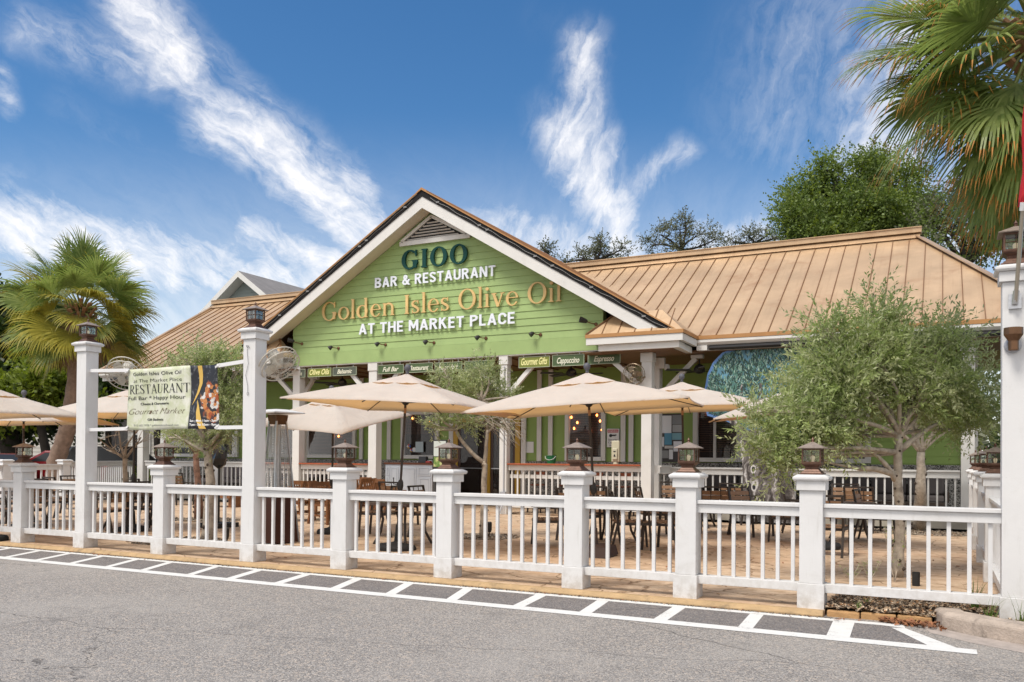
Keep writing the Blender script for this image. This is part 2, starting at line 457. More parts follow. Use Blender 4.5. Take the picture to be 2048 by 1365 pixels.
# stamped concrete: irregular slate-like slabs
m = mat('stamped_concrete', (.44, .245, .105), .72); t = m.node_tree; q = NG(t); b = t.nodes['Principled BSDF']
ge = q.n('ShaderNodeNewGeometry'); wp = q.v('ADD', ge.outputs['Position'], q.v('SCALE', q.noise(ge.outputs['Position'], 2.2, 4, .6, color=True), scale=.35))
vo = q.n('ShaderNodeTexVoronoi', feature='DISTANCE_TO_EDGE'); vo.inputs['Scale'].default_value = 1.45; q.put(vo.inputs['Vector'], wp)
vc = q.n('ShaderNodeTexVoronoi'); vc.inputs['Scale'].default_value = 1.45; q.put(vc.inputs['Vector'], wp)
n1 = q.noise(ge.outputs['Position'], 5, 8, .7, .5); n2 = q.noise(ge.outputs['Position'], .6, 4, .6)
cc = q.mix(q.rng(n1, .3, .72), (.41, .275, .175), (.68, .52, .37))
cc = q.mix(q.m('MULTIPLY', vc.outputs['Color'], .25), cc, (.50, .35, .22))
cc = q.mix(q.rng(n2, .45, .75, 0, .5), cc, (.48, .29, .17))
cc = q.mix(q.rng(vo.outputs['Distance'], .0, .026, .85, 0), cc, (.16, .085, .04))
q.put(b.inputs['Base Color'], cc)
bp = q.n('ShaderNodeBump'); bp.inputs['Strength'].default_value = .55; bp.inputs['Distance'].default_value = .012
q.put(bp.inputs['Height'], q.m('ADD', q.rng(vo.outputs['Distance'], 0, .03), q.m('MULTIPLY', n1, .9))); q.put(b.inputs['Normal'], bp.outputs[0])
STAMP = m

# worn asphalt with pale aggregate


def asphalt(name, base, agg, worn):
    m = mat(name, base, .82); t = m.node_tree; q = NG(t); b = t.nodes['Principled BSDF']
    ge = q.n('ShaderNodeNewGeometry'); pos = ge.outputs['Position']
    vo = q.n('ShaderNodeTexVoronoi'); vo.inputs['Scale'].default_value = 95; q.put(vo.inputs['Vector'], pos)
    v2 = q.n('ShaderNodeTexVoronoi'); v2.inputs['Scale'].default_value = 42; q.put(v2.inputs['Vector'], pos)
    sep = q.n('ShaderNodeSeparateColor'); q.put(sep.inputs[0], vo.outputs['Color'])
    se2 = q.n('ShaderNodeSeparateColor'); q.put(se2.inputs[0], v2.outputs['Color'])
    c = q.mix(q.rng(sep.outputs[0], .25, .95), base, agg)
    c = q.mix(q.rng(sep.outputs[1], .80, .95, 0, .7), c, (agg[0]*1.55, agg[1]*1.45, agg[2]*1.3))
    c = q.mix(q.rng(sep.outputs[2], .78, .98, 0, .8), c, (base[0]*.35, base[1]*.35, base[2]*.38))
    c = q.mix(q.rng(se2.outputs[1], .86, .97, 0, .55), c, (agg[0]*1.35, agg[1]*1.2, agg[2]*1.05))
    c = q.mix(q.m('MULTIPLY', q.rng(q.noise(pos, .55, 6, .65, .6), .42, .72), worn), c, (.36, .335, .31))
    c = q.mix(q.rng(q.noise(pos, 1.1, 6, .65, .5), .54, .78, 0, .42), c, (.09, .085, .083))
    # long hairline cracks
    mp = q.n('ShaderNodeMapping'); q.put(mp.inputs[0], q.v('ADD', pos, q.v('SCALE', q.noise(pos, .9, 5, .6, color=True), scale=.5))); mp.inputs['Scale'].default_value = (.13, .42, 1)
    vk = q.n('ShaderNodeTexVoronoi', feature='DISTANCE_TO_EDGE'); vk.inputs['Scale'].default_value = 1; q.put(vk.inputs['Vector'], mp.outputs[0])
    c = q.mix(q.rng(vk.outputs['Distance'], 0, .0035, .75, 0), c, (.035, .032, .03))
    q.put(b.inputs['Base Color'], c)
    bp = q.n('ShaderNodeBump'); bp.inputs['Strength'].default_value = .8; bp.inputs['Distance'].default_value = .006
    q.put(bp.inputs['Height'], q.m('SUBTRACT', 1.0, vo.outputs['Distance'])); q.put(b.inputs['Normal'], bp.outputs[0])
    return m


ASPH = asphalt('worn_asphalt', (.185, .171, .161), (.35, .327, .308), .45)
ASPHD = asphalt('darker_bay_asphalt', (.115, .106, .106), (.215, .2, .198), .1)

# white road paint, worn through in places
m = mat('road_paint', (.66, .66, .65), .7); t = m.node_tree; q = NG(t); b = t.nodes['Principled BSDF']
ge = q.n('ShaderNodeNewGeometry')
f = q.m('ADD', q.m('MULTIPLY', q.noise(ge.outputs['Position'], 60, 4, .7), .6), q.m('MULTIPLY', q.noise(ge.outputs['Position'], 5, 5, .6), .6))
q.put(b.inputs['Base Color'], q.mix(q.rng(f, .66, .82, 0, .8), q.mix(q.noise(ge.outputs['Position'], 14, 4), (.58, .58, .57), (.72, .72, .71)), (.2, .19, .18)))
RPAINT = m

# pebble-dash stone wainscot
t = STONE.node_tree; q = NG(t); b = t.nodes['Principled BSDF']
ge = q.n('ShaderNodeNewGeometry'); vo = q.n('ShaderNodeTexVoronoi'); vo.inputs['Scale'].default_value = 42; q.put(vo.inputs['Vector'], ge.outputs['Position'])
sp = q.n('ShaderNodeSeparateColor'); q.put(sp.inputs[0], vo.outputs['Color'])
q.put(b.inputs['Base Color'], q.mix(q.rng(sp.outputs[0], .2, .95, 0, 1, False), (.045, .043, .04), (.44, .43, .41)))

# gravel / mulch beds


def bedmat(name, c1, c2, c3, sc):
    m = mat(name, c1, .9); t = m.node_tree; q = NG(t); b = t.nodes['Principled BSDF']
    ge = q.n('ShaderNodeNewGeometry'); vo = q.n('ShaderNodeTexVoronoi'); vo.inputs['Scale'].default_value = sc
    q.put(vo.inputs['Vector'], q.v('ADD', ge.outputs['Position'], q.v('SCALE', q.noise(ge.outputs['Position'], sc*.6, 3, color=True), scale=.6/sc)))
    sp = q.n('ShaderNodeSeparateColor'); q.put(sp.inputs[0], vo.outputs['Color'])
    c = q.mix(q.rng(sp.outputs[0], .1, .9, 0, 1, False), c1, c2); c = q.mix(q.rng(sp.outputs[1], .6, .9), c, c3)
    c = q.mix(q.rng(vo.outputs['Distance'], .35, .75, 0, .85), c, (.03, .022, .018)); q.put(b.inputs['Base Color'], c)
    bp = q.n('ShaderNodeBump'); bp.inputs['Strength'].default_value = 1; bp.inputs['Distance'].default_value = .03
    q.put(bp.inputs['Height'], q.m('SUBTRACT', 1.0, vo.outputs['Distance'])); q.put(b.inputs['Normal'], bp.outputs[0])
    return m


GRAVEL = bedmat('pebble_gravel', (.20, .15, .10), (.50, .42, .33), (.30, .19, .11), 22)
MULCH = bedmat('leaf_mulch', (.34, .23, .14), (.68, .54, .39), (.46, .25, .12), 28)


# ================================================================== SETTING
ZR = -.06                                    # road level; the patio slab is z = 0


def sheet(name, x0, x1, y0, y1, z, m, nx=1, ny=1):
    b = MB()
    for i in range(nx):
        for j in range(ny):
            xa, xb = x0+(x1-x0)*i/nx, x0+(x1-x0)*(i+1)/nx; ya, yb = y0+(y1-y0)*j/ny, y0+(y1-y0)*(j+1)/ny
            b.add([(xa, ya, z), (xb, ya, z), (xb, yb, z), (xa, yb, z)], [(0, 1, 2, 3)])
    o = b.build(name, m); o['kind'] = 'structure'; return o


sheet('ground', -300, 300, -60, 500, ZR-.03, mat('far_ground', (.11, .105, .07), .9, var=.3, vscale=.3))
sheet('road', -60, 30, -14, 9.5, ZR, ASPH)
sheet('parking_lot', -70, -24.6, 9.6, 60, ZR-.01, ASPH)
pb = MB()
pb.box(-26.5, -1.075, 9.36, 21.2, ZR-.06, 0)          # stamped patio
pb.box(-1.075, .95, 10.55, 21.2, ZR-.06, -.001)
pb.build('patio', STAMP)['kind'] = 'structure'
kb = MB()                                            # rounded yellow kerb along the patio
prof = [(9.36, -.1), (9.36, .001), (9.30, .0), (9.262, -.012), (9.245, -.04), (9.24, -.1)]
kb.prism([(-26.5, y, z) for y, z in prof], (25.42, 0, 0))
kb.build('kerb', KERB)['kind'] = 'structure'

# painted walkway with slanting bars
mk = MB(); zm = ZR+.004
YN0, YN1, YF0, YF1 = 8.10, 8.30, 9.08, 9.21


def quad(b, pts, z): b.add([(x, y, z) for x, y in pts], [(0, 1, 2, 3)])


ups = [(-20.9, .45), (-20.05, .45), (-19.2, .45), (-18.4, .44), (-17.55, .44), (-16.7, .44), (-15.85, .43), (-15.05, .42), (-14.25, .41), (-13.45, .40),
       (-12.68, .38), (-11.9, .39), (-11.1, .385), (-10.36, .38), (-9.41, .34), (-8.6, .27), (-7.73, .22), (-6.87, .26), (-6.06, .27), (-5.19, .24),
       (-4.2, .10), (-3.42, .10), (-2.54, .03), (-1.71, .04), (-.86, .025)]
for i, (x, dx) in enumerate(ups):
    w = .062 if x < -9 else .07 + (.03 if x > -1.2 else 0)
    quad(mk, [(x+dx-w, YN1-.002), (x+dx+w, YN1-.002), (x+w, YF0+.002), (x-w, YF0+.002)], zm)
xs = np.linspace(-24, .28, 40)
for a, b_ in zip(xs[:-1], xs[1:]):
    quad(mk, [(a, YN0), (b_, YN0), (b_, YN1), (a, YN1)], zm)
for a, b_ in zip(np.linspace(-24, -.5, 40)[:-1], np.linspace(-24, -.5, 40)[1:]):
    quad(mk, [(a, YF0), (b_, YF0), (b_, YF1), (a, YF1)], zm)
quad(mk, [(-.5, YF0-.0), (-.30, YF0-.05), (-.32, YF1+.02), (-.5, YF1)], zm)
quad(mk, [(-.42, 9.0), (-.10, YN1), (.13, YN1), (-.30, 9.03)], zm)
mk.build('road_marking', RPAINT)['kind'] = 'structure'
bay = MB()                                           # newer, darker asphalt inside the painted bays
for i in range(len(ups)):
    x, dx = ups[i]; x2, dx2 = ups[i+1] if i+1 < len(ups) else (-.36, .34)
    w1 = .062 if x < -9 else .07 + (.03 if x > -1.2 else 0); w2 = .065 if i+1 < len(ups) else 0
    quad(bay, [(x+dx+w1, YN1), (x2+dx2-w2, YN1), (x2-w2, YF0), (x+w1, YF0)], ZR+.0025)
bay.build('road_patch', ASPHD)['kind'] = 'structure'

# planting beds


def bed(name, cx, cy, rx, ry, m, z=.012, seed=0, label=None):
    rr = random.Random(seed); n = 40; b = MB()
    pts = []
    for k in range(n):
        t = 2*math.pi*k/n; f = 1+rr.uniform(-.07, .07)
        pts.append((cx+rx*f*math.cos(t), cy+ry*f*math.sin(t), .002))
    inner = [(cx+(p[0]-cx)*.9, cy+(p[1]-cy)*.9, z) for p in pts]
    b.add(pts+inner, [(k, (k+1) % n, n+(k+1) % n, n+k) for k in range(n)]+[tuple(range(n, 2*n))])
    # loose pebbles standing proud
    for k in range(int(340*rx*ry)):
        t = rr.uniform(0, 6.28); q = math.sqrt(rr.random())*1.03; s = rr.uniform(.012, .03)
        x, y = cx+rx*q*math.cos(t), cy+ry*q*math.sin(t)
        b.frus(x, y, z-.004, s, z+s*.8, s*.55, s*.8, s*.5)
    o = b.build(name, m); o['kind'] = 'stuff'
    return o


bed('gravel', -12.35, 11.0, .95, .75, GRAVEL, seed=1)
bed('gravel', -15.95, 14.95, 1.0, .62, GRAVEL, seed=2)
bed('gravel', -8.05, 14.7, .72, .62, GRAVEL, seed=3)
bed('gravel', -.5, 20.6, 1.35, .75, GRAVEL, seed=4)
mb = MB()
rr = random.Random(5)
nx, ny = 34, 20
vs_, fs_ = [], []
for j in range(ny+1):
    for i in range(nx+1):
        x = -1.07+2.9*i/nx; y = 9.37+1.2*j/ny
        if x > -.05: y = 9.37+1.2*j/ny - max(0, min(1, (x+.0)*1.0))*.42*(1-j/ny)
        vs_.append((x, y, .0+.03*math.sin(i*1.1)*math.sin(j*.8)+rr.uniform(-.012, .02)+.02))
for j in range(ny):
    for i in range(nx):
        a = j*(nx+1)+i; fs_.append((a, a+1, a+nx+2, a+nx+1))
mb.add(vs_, fs_)
for k in range(2600):
    x = rr.uniform(-1.05, 1.8); y = rr.uniform(9.36-(.4*max(0, min(1, x)) if x > 0 else 0), 10.55); s = rr.uniform(.012, .032)
    M = Matrix.Translation((x, y, .035+rr.uniform(0, .025))) @ Euler((rr.uniform(-.7, .7), rr.uniform(-.7, .7), rr.uniform(0, 6.3))).to_matrix().to_4x4()
    mb.box(-s*1.5, s*1.5, -s*.5, s*.5, -.003, .003, M)
mu = mb.build('mulch', MULCH); mu['kind'] = 'stuff'
lf = MB()                                            # dry leaves swept against the kerb
for k in range(170):
    x = rr.uniform(-.55, .1); y = 9.30-(.28*rr.random()**2)*(.3+(x+.55)) ; s = rr.uniform(.012, .03)
    M = Matrix.Translation((x, y, ZR+.012+rr.uniform(0, .03))) @ Euler((rr.uniform(-.9, .9), rr.uniform(-.9, .9), rr.uniform(0, 6.3))).to_matrix().to_4x4()
    lf.box(-s, s, -s*.55, s*.55, -.0015, .0015, M)
for k in range(240):                                  # stray leaves on the paving and along the gutter
    if k < 150: x = rr.uniform(-17, .4); y = rr.uniform(9.7, 15.5); z = .006
    else: x = rr.uniform(-17, .2); y = 9.235-abs(rr.gauss(0, .07)); z = ZR+.012
    s = rr.uniform(.010, .024)
    M = Matrix.Translation((x, y, z+.004)) @ Euler((rr.uniform(-.35, .35), rr.uniform(-.35, .35), rr.uniform(0, 6.3))).to_matrix().to_4x4()
    lf.box(-s, s, -s*.5, s*.5, -.001, .001, M)
gb = MB()                                             # grit gathered at the foot of the kerb
for k in range(2600):
    x = rr.uniform(-19, -.9); y = 9.238-abs(rr.gauss(0, .022)); s = rr.uniform(.003, .009)
    gb.frus(x, y, ZR+.001, s, ZR+.003+s, s*.6)
gbo = gb.build('gutter_grit', mat('gutter_grit', (.10, .085, .07), .95, island=.5)); gbo['kind'] = 'stuff'
lfo = lf.build('leaf_litter', mat('dry_leaf', (.24, .10, .045), .8, island=.5)); lfo['kind'] = 'stuff'

# edging stones and the grey concrete kerb end
for k, (x0, x1, l) in enumerate(((-1.05, -.735, 'tan edging stone butted against the end of the yellow kerb'), (-.725, -.395, 'middle one of the three tan edging stones below the leaf mulch'), (-.385, -.07, 'tan edging stone touching the grey concrete kerb end'))):
    b = MB(); yy = 9.33+.02*k
    b.box(x0, x1, yy, yy+.13, ZR-.02, .005+.004*k)
    tag(b.build('edging_stone', EDGE, bevel=.016), l, 'edging stone', 'tan edging stones in front of the mulch bed')
b = MB()
path = [(-.06, 9.48), (.02, 9.20), (.35, 8.92), (.9, 8.62), (2.2, 8.0), (6, 6.3)]
wid = .24
vs_, fs_ = [], []
for i, (x, y) in enumerate(path):
    d = Vector((path[min(i+1, 5)][0]-path[max(i-1, 0)][0], path[min(i+1, 5)][1]-path[max(i-1, 0)][1], 0)).normalized(); nn = Vector((-d.y, d.x, 0))
    for o_, z in ((0, -.1), (0, .075), (.05, .105), (wid, .105), (wid, -.1)):
        q_ = Vector((x, y, z))+nn*o_; vs_.append(q_)
n5 = 5
for i in range(5):
    for k in range(n5):
        fs_.append((i*n5+k, i*n5+(k+1) % n5, (i+1)*n5+(k+1) % n5, (i+1)*n5+k))
fs_ += [tuple(range(5)), tuple(25+k for k in range(5))]
b.add(vs_, fs_)
b.build('concrete_kerb', CONC, bevel=.02)['kind'] = 'structure'
b = MB()                                             # pale washed-out apron in front of the concrete kerb
vs_, fs_ = [], []
for i, (x, y) in enumerate(path):
    vs_ += [(x-.02, y-.0, ZR+.002), (x-.10, y-.26-.1*i*.3, ZR+.002)]
for i in range(5): fs_.append((2*i, 2*i+1, 2*i+3, 2*i+2))
b.add(vs_, fs_)
b.build('gutter_apron', mat('pinkish_worn_concrete', (.36, .31, .28), .9, var=.2, vscale=8, bump=.4, bscale=60))['kind'] = 'structure'

# ================================================================== RESTAURANT
bld = thing('restaurant', (-13.2, 22, 0), 'lime green restaurant with copper standing seam roof and white trimmed front gable', 'restaurant')
XO = Vector((-13.2, 22, 0))


def bp_(mb_, name, m, parent=None, **kw):
    """link a part of the restaurant (world coordinates in, local out)"""
    p = parent if parent is not None else bld
    off = XO
    mb_.v = [(v[0]-off.x, v[1]-off.y, v[2]-off.z) for v in mb_.v]
    o = mb_.build(name, m, **kw); o.parent = p
    return o


XC, ZA, SL = -13.2, 9.20, .6                # gable ridge
YG, YW = 20.3, 20.85                        # rake plane, gable wall plane
YE, ZE = 21.6, 4.73                         # wing eaves
YB = 24.5                                   # wall at the back of the porch


def laps(b, x0f, x1f, z0, z1, y, step, proud=.02):
    """lap siding: tilted boards with a real lower lip; x0f/x1f give the ends at a height"""
    z = z0
    while z < z1-1e-4:
        zt = min(z+step, z1)
        xa, xb, xc, xd = x0f(z), x1f(z), x1f(zt), x0f(zt)
        if xb-xa > .02:
            b.add([(xa, y-proud, z), (xb, y-proud, z), (xc, y-.002, zt), (xd, y-.002, zt), (xa, y, z), (xb, y, z)], [(0, 1, 2, 3), (4, 5, 1, 0)])
        z = zt


# gable wall: flat frieze band at the bottom, laps above
zs = lambda X: 8.70-SL*abs(X-XC)
gx0 = lambda z: max(-18.37, XC-(8.70-z)/SL)
gx1 = lambda z: min(-7.90, XC+(8.70-z)/SL)
b = MB()
b.prism([(-18.37, YW, 4.42), (-7.9, YW, 4.42), (-7.9, YW, zs(-7.9)), (XC, YW, 8.70), (-18.37, YW, zs(-18.37))], (0, .25, 0))
laps(b, gx0, gx1, 4.80, 8.68, YW-.001, .197)
b.box(-18.37, -7.9, YW-.024, YW-.001, 4.42, 4.797)
gw = bp_(b, 'gable_wall', GREEN)
b = MB()
b.box(-18.3, -7.95, YW-.012, YW+.24, 4.395, 4.418)
bp_(b, 'beam_trim', TRIM)

# roof slabs of the front gable
b = MB()
for s in (-1, 1):
    xe = XC+s*7.45
    b.prism([(XC, YG-.02, ZA), (xe, YG-.02, ZA-SL*7.45), (xe, YG-.02, ZA-SL*7.45-.05), (XC, YG-.02, ZA-.05)], (0, 13.5, 0))
b.cur = 1                                  # standing seams on the gable slopes
for s in (-1, 1):
    for k in range(1, 30):
        y = YG+.45*k
        b.bar((XC+s*.1, y, ZA-.06+.012), (XC+s*7.4, y, ZA-SL*7.4+.012), .02, .03)
bp_(b, 'gable_roof', [COPPER, SEAM])
b = MB()
b.prism([(XC-.17, YG-.06, ZA-.07), (XC, YG-.06, ZA+.045), (XC+.17, YG-.06, ZA-.07), (XC+.17, YG-.06, ZA-.10), (XC, YG-.06, ZA+.012), (XC-.17, YG-.06, ZA-.10)], (0, 13.5, 0))
bp_(b, 'ridge_cap', COPPERD)
b = MB()                                   # copper drip edge along the rakes
for s in (-1, 1):
    b.prism([(XC, YG-.075, ZA+.01), (XC+s*7.45, YG-.075, ZA-SL*7.45+.01), (XC+s*7.45, YG-.075, ZA-SL*7.45-.025), (XC, YG-.075, ZA-.025)], (0, .022, 0))
bp_(b, 'rake_drip_edge', COPPERD)
b = MB()                                   # black light channel under the drip edge
for s in (-1, 1):
    b.prism([(XC, YG-.04, ZA-.028), (XC+s*7.40, YG-.04, ZA-SL*7.40-.028), (XC+s*7.40, YG-.04, ZA-SL*7.40-.20), (XC, YG-.04, ZA-.20)], (0, .10, 0))
bp_(b, 'rake_light_channel', mat('black_channel', (.010, .009, .009), .6, spec=.2))
b = MB()                                   # thin cable and clips on the channel
for s in (-1, 1):
    pts = [(XC+s*d, YG-.055, ZA-.12-SL*d+.018*math.sin(d*9)) for d in np.linspace(.3, 7.2, 60)]
    b.tube(pts, .005, 5)
    for d in (.55, 1.9, 2.15, 3.6, 4.1, 5.2, 6.6):
        b.box(XC+s*d-.05, XC+s*d+.05, YG-.068, YG-.041, ZA-.145-SL*d, ZA-.10-SL*d)
bp_(b, 'cable', mat('grey_cable', (.20, .20, .20), .4))
b = MB()
for s in (-1, 1):
    xe = XC+s*6.95
    b.prism([(XC, YG-.015, ZA-.205), (xe, YG-.015, ZA-.205-SL*6.95), (xe-s*.12, YG-.015, ZA-.53-SL*6.83), (XC, YG-.015, ZA-.53)], (0, .05, 0))
bp_(b, 'rake_board', TRIM)
b = MB()
for s in (-1, 1):
    xe = XC+s*6.9
    b.prism([(XC, YG+.036, ZA-.44), (xe, YG+.036, ZA-.44-SL*6.9), (xe, YG+.036, ZA-.50-SL*6.9), (XC, YG+.036, ZA-.50)], (0, YW-YG-.06, 0))
bp_(b, 'rake_soffit', SOFFIT)

# triangular vent high in the gable
b = MB()
vx0, vx1, vz0, vap = -14.25, -12.0, 7.80, 8.56
b.box(vx0-.04, vx1+.1, YW-.09, YW-.03, 7.79, 7.92)
for p, q_ in (((vx0+.02, 7.92), (-13.2, vap)), ((vx1, 7.92), (-13.2, vap))):
    b.bar((p[0], YW-.06, p[1]), (q_[0], YW-.06, q_[1]), .06, .09, up=(0, 0, 1))
vent = bp_(b, 'gable_vent', TRIM)
b = MB(); b.prism([(vx0+.08, YW-.035, 7.9), (vx1-.08, YW-.035, 7.9), (-13.2, YW-.035, 8.50)], (0, .01, 0))
bp_(b, 'vent_backing', DARK, vent)
b = MB()
for k in range(6):
    z = 7.95+k*.085; hw = (8.50-z)*1.60
    if hw < .1: continue
    b.bar((-13.15-hw, YW-.06, z), (-13.15+hw*.98, YW-.06, z), .045, .012, up=(0, .5, .86))
bp_(b, 'vent_louvre', TRIM, vent)

# wing roofs
YR_, ZRDG = 27.1, 8.03
b = MB()
RX0, RX1 = -.55, 2.35                       # right ridge end, right eave corner (hip)
LX = -28.5
th = .1


def slab(b, pts):
    b.prism(pts, (0, 0, -th))


slab(b, [(LX, YE, ZE), (RX1, YE, ZE), (RX0, YR_, ZRDG), (LX, YR_, ZRDG)])
slab(b, [(RX1, YE, ZE), (RX1, 32.6, ZE), (RX0, YR_, ZRDG)])
slab(b, [(LX, 32.6, ZE), (RX1, 32.6, ZE), (RX0, YR_, ZRDG), (LX, YR_, ZRDG)])
b.cur = 1
x = -5.54
seams = [-10.71+.4297*k for k in range(-3, 30)]
for x in seams:
    if x > RX1-.1: continue
    y0 = max(YE, YE+(-5.6-x)) if x < -5.6 else YE
    y1 = YR_ if x < RX0 else YR_-(x-RX0)*(YR_-YE)/(RX1-RX0)
    if y1-y0 < .15: continue
    b.bar((x, y0, ZE+SL*(y0-YE)+.014), (x, y1, ZE+SL*(y1-YE)+.014), .018, .034)
xl = -28.22
while xl < -14:
    y0 = YE if xl < -20.7 else YE+(xl+20.7)
    if y0 < YR_-.1: b.bar((xl, y0, ZE+SL*(y0-YE)+.014), (xl, YR_, ZRDG+.014), .018, .034)
    xl += .4297
bp_(b, 'wing_roof', [COPPER, SEAM])
for x0, x1 in ((-13, RX0), (LX-.05, -13.4)):   # two-step ridge cap
    b = MB()
    b.prism([(x0, YR_-.12, ZRDG-.02), (x0, YR_+.1, ZRDG+.16), (x0, YR_+.3, ZRDG+.16), (x0, YR_+.5, ZRDG-.1)], (x1-x0, 0, 0))
    b.box(x0-.0, x1+.04, YR_+.0, YR_+.34, ZRDG+.17, ZRDG+.31)
    b.box(x0, x1+.05, YR_-.03, YR_+.37, ZRDG+.312, ZRDG+.335)
    bp_(b, 'ridge_vent', COPPER)
b = MB()                                    # hip, valley and rake flashings, proud of the roof
hd = Vector((RX1-RX0, YE-YR_, ZE-ZRDG)); 
b.bar((RX0, YR_, ZRDG+.03), (RX1, YE, ZE+.03), .30, .03, up=(.35, -.2, .9)); bp_(b, 'hip_flashing', COPPER)
for s in (-1, 1):
    b = MB(); x0 = XC+s*7.6
    pts = [(x0-s*t, YE+t, ZE+SL*t) for t in (0, 5.3)]
    b.bar((pts[0][0], pts[0][1], pts[0][2]+.012), (pts[1][0], pts[1][1], pts[1][2]+.012), .26, .02, up=(-s*.0, -.45, .86)); bp_(b, 'valley_flashing', COPPER)
b = MB(); b.bar((LX, YE, ZE+.03), (LX, YR_, ZRDG+.03), .16, .08)
bp_(b, 'end_flashing', COPPER)
# eave: copper drip, gutter, fascia, rolled-up black shade
for x0, x1 in ((-5.6, RX1+.05), (LX, -20.8)):
    b = MB(); b.box(x0, x1, YE-.045, YE+.0, ZE-.085, ZE+.012)
    bp_(b, 'eave_drip_edge', COPPERD)
for x0, x1 in ((-5.6, RX1), (LX, -20.8)):
    b = MB(); b.prism([(x0, YE-.035, ZE-.09), (x0, YE-.035, ZE-.16), (x0, YE+.03, ZE-.23), (x0, YE+.12, ZE-.23), (x0, YE+.12, ZE-.09)], (x1-x0, 0, 0))
    b.box(x0, x1, YE+.125, YE+.17, ZE-.36, ZE-.1)
    if x0 > -6: b.box(-5.62, -5.35, YE+.0, YE+.12, ZE-.36, ZE-.235)
    bp_(b, 'gutter', TRIM)
VINYL = mat('black_vinyl', (.012, .012, .013), .35)
for x0, x1 in ((-5.3, 1.6), (-27.9, -20.9)):
    b = MB(); b.tube([(x0, YE+.05, ZE-.30), (x1, YE+.05, ZE-.30)], .062, 10)
    bp_(b, 'rolled_shade', VINYL)

# small hipped returns at the gable's feet
for s, nm in ((1, 'r'), (-1, 'l')):
    xa, xb = XC+s*5.08, XC+s*7.60           # inner and outer ends of the eave
    b = MB()
    Y0 = 20.2
    b.add([(xa, Y0, ZE), (xb, Y0, ZE), (xb, 21.65, ZE+.02), (xb-s*.7, YW-.03, ZE+.62), (xa+s*.62, YW-.03, ZE+.62), (xa, YW-.03, ZE),
           (xa, Y0, ZE-.06), (xb, Y0, ZE-.06), (xb, 21.65, ZE-.06), (xa, YW-.03, ZE-.06)],
          [(0, 1, 3, 4), (1, 2, 3), (0, 4, 5), (0, 6, 7, 1), (1, 7, 8, 2), (5, 9, 6, 0), (6, 9, 8, 7)])
    b.cur = 1
    for k in range(1, 6):
        x = xa+s*.43*k; t = min(1, .43*k/.62)
        b.bar((x, Y0, ZE+.012), (x, Y0+(YW-.03-Y0)*t, ZE+.62*t+.012), .018, .03)
    b.bar((xa, Y0, ZE+.02), (xa+s*.62, YW-.03, ZE+.64), .07, .03)
    bp_(b, 'return_roof', [COPPER, SEAM])
    b = MB()
    lo, hi = min(xa, xb), max(xa, xb)
    b.box(lo-.02, hi+.02, Y0-.02, Y0+.0, ZE-.085, ZE+.006)
    xx = xb+s*.01
    b.box(min(xx, xx+s*.02), max(xx, xx+s*.02), Y0, 21.56, ZE-.085, ZE+.006)
    bp_(b, 'return_drip_edge', COPPERD)
    b = MB()
    b.box(lo, hi, Y0-.0, Y0+.10, ZE-.26, ZE-.09)
    b.box(lo+(.3 if s > 0 else .12), hi-(.12 if s > 0 else .3), Y0+.101, YW-.03, ZE-.42, ZE-.262)
    b.box(xb-.10 if s > 0 else xb, xb if s > 0 else xb+.10, Y0+.101, 21.56, ZE-.26, ZE-.09)
    b.box(xb-.42 if s > 0 else xb+.14, xb-.14 if s > 0 else xb+.42, YW-.03, 21.60, ZE-.42, ZE-.262)
    bp_(b, 'return_fascia', TRIM)

# ceiling under the porch, beams
b = MB()
b.box(-18.3, -8.0, YW+.26, YB-.02, 4.38, 4.42)
b.box(-8.0, 1.9, YE+.18, YB-.02, 4.36, 4.40); b.box(-28.3, -18.3, YE+.18, YB-.02, 4.36, 4.40)
for s in (1, -1):
    lo, hi = sorted((XC+s*4.9, XC+s*7.3)); b.box(lo, hi, 20.42, YE+.17, 4.29, 4.31)
bp_(b, 'porch_ceiling', CEIL)
b = MB()
for x in np.arange(-18, -8.2, .8): b.box(x, x+.05, YW+.27, YB-.03, 4.34, 4.379)
bp_(b, 'ceiling_batten', CEIL)

# back wall with lap siding and pebble-dash wainscot
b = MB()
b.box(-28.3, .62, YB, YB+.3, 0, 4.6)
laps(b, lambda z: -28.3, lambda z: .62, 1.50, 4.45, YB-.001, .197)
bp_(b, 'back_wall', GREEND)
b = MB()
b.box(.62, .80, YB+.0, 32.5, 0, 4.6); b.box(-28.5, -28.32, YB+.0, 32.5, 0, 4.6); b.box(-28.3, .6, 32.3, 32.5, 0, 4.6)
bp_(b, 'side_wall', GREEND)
b = MB()
b.box(-28.3, -14.52, YB-.05, YB-.022, 0, 1.47); b.box(-12.15, .62, YB-.05, YB-.022, 0, 1.47)
bp_(b, 'stone_wainscot', STONE)
b = MB()
b.box(.50, .84, YB-.12, YB-.055, .25, 4.36); b.box(-28.5, -28.2, YB-.12, YB-.055, .25, 4.36)
bp_(b, 'corner_board', TRIM)
# porch floors
b = MB(); b.box(-18.7, -6.3, 21.21, YB-.05, 0, .03); bp_(b, 'porch_floor', STAMP)
PCON = mat('porch_concrete', (.42, .38, .32), .85, var=.1, vscale=3)
for x0, x1 in ((-6.28, .9), (-28.3, -18.72)): b = MB(); b.box(x0, x1, 22.1, YB-.05, 0, .25); bp_(b, 'porch_step', PCON)


def pxX(px, y): return at(px, 870, Y=y).x


# pilaster boards on the back wall
for px in (777.5, 874, 1078, 1100.5, 1246, 1262, 722):
    x = pxX(px, YB-.1)
    b = MB(); b.box(x-.075, x+.075, YB-.11, YB-.055, 1.48 if px not in (874,) else .1, 4.37)
    bp_(b, 'pilaster_board', TRIM)


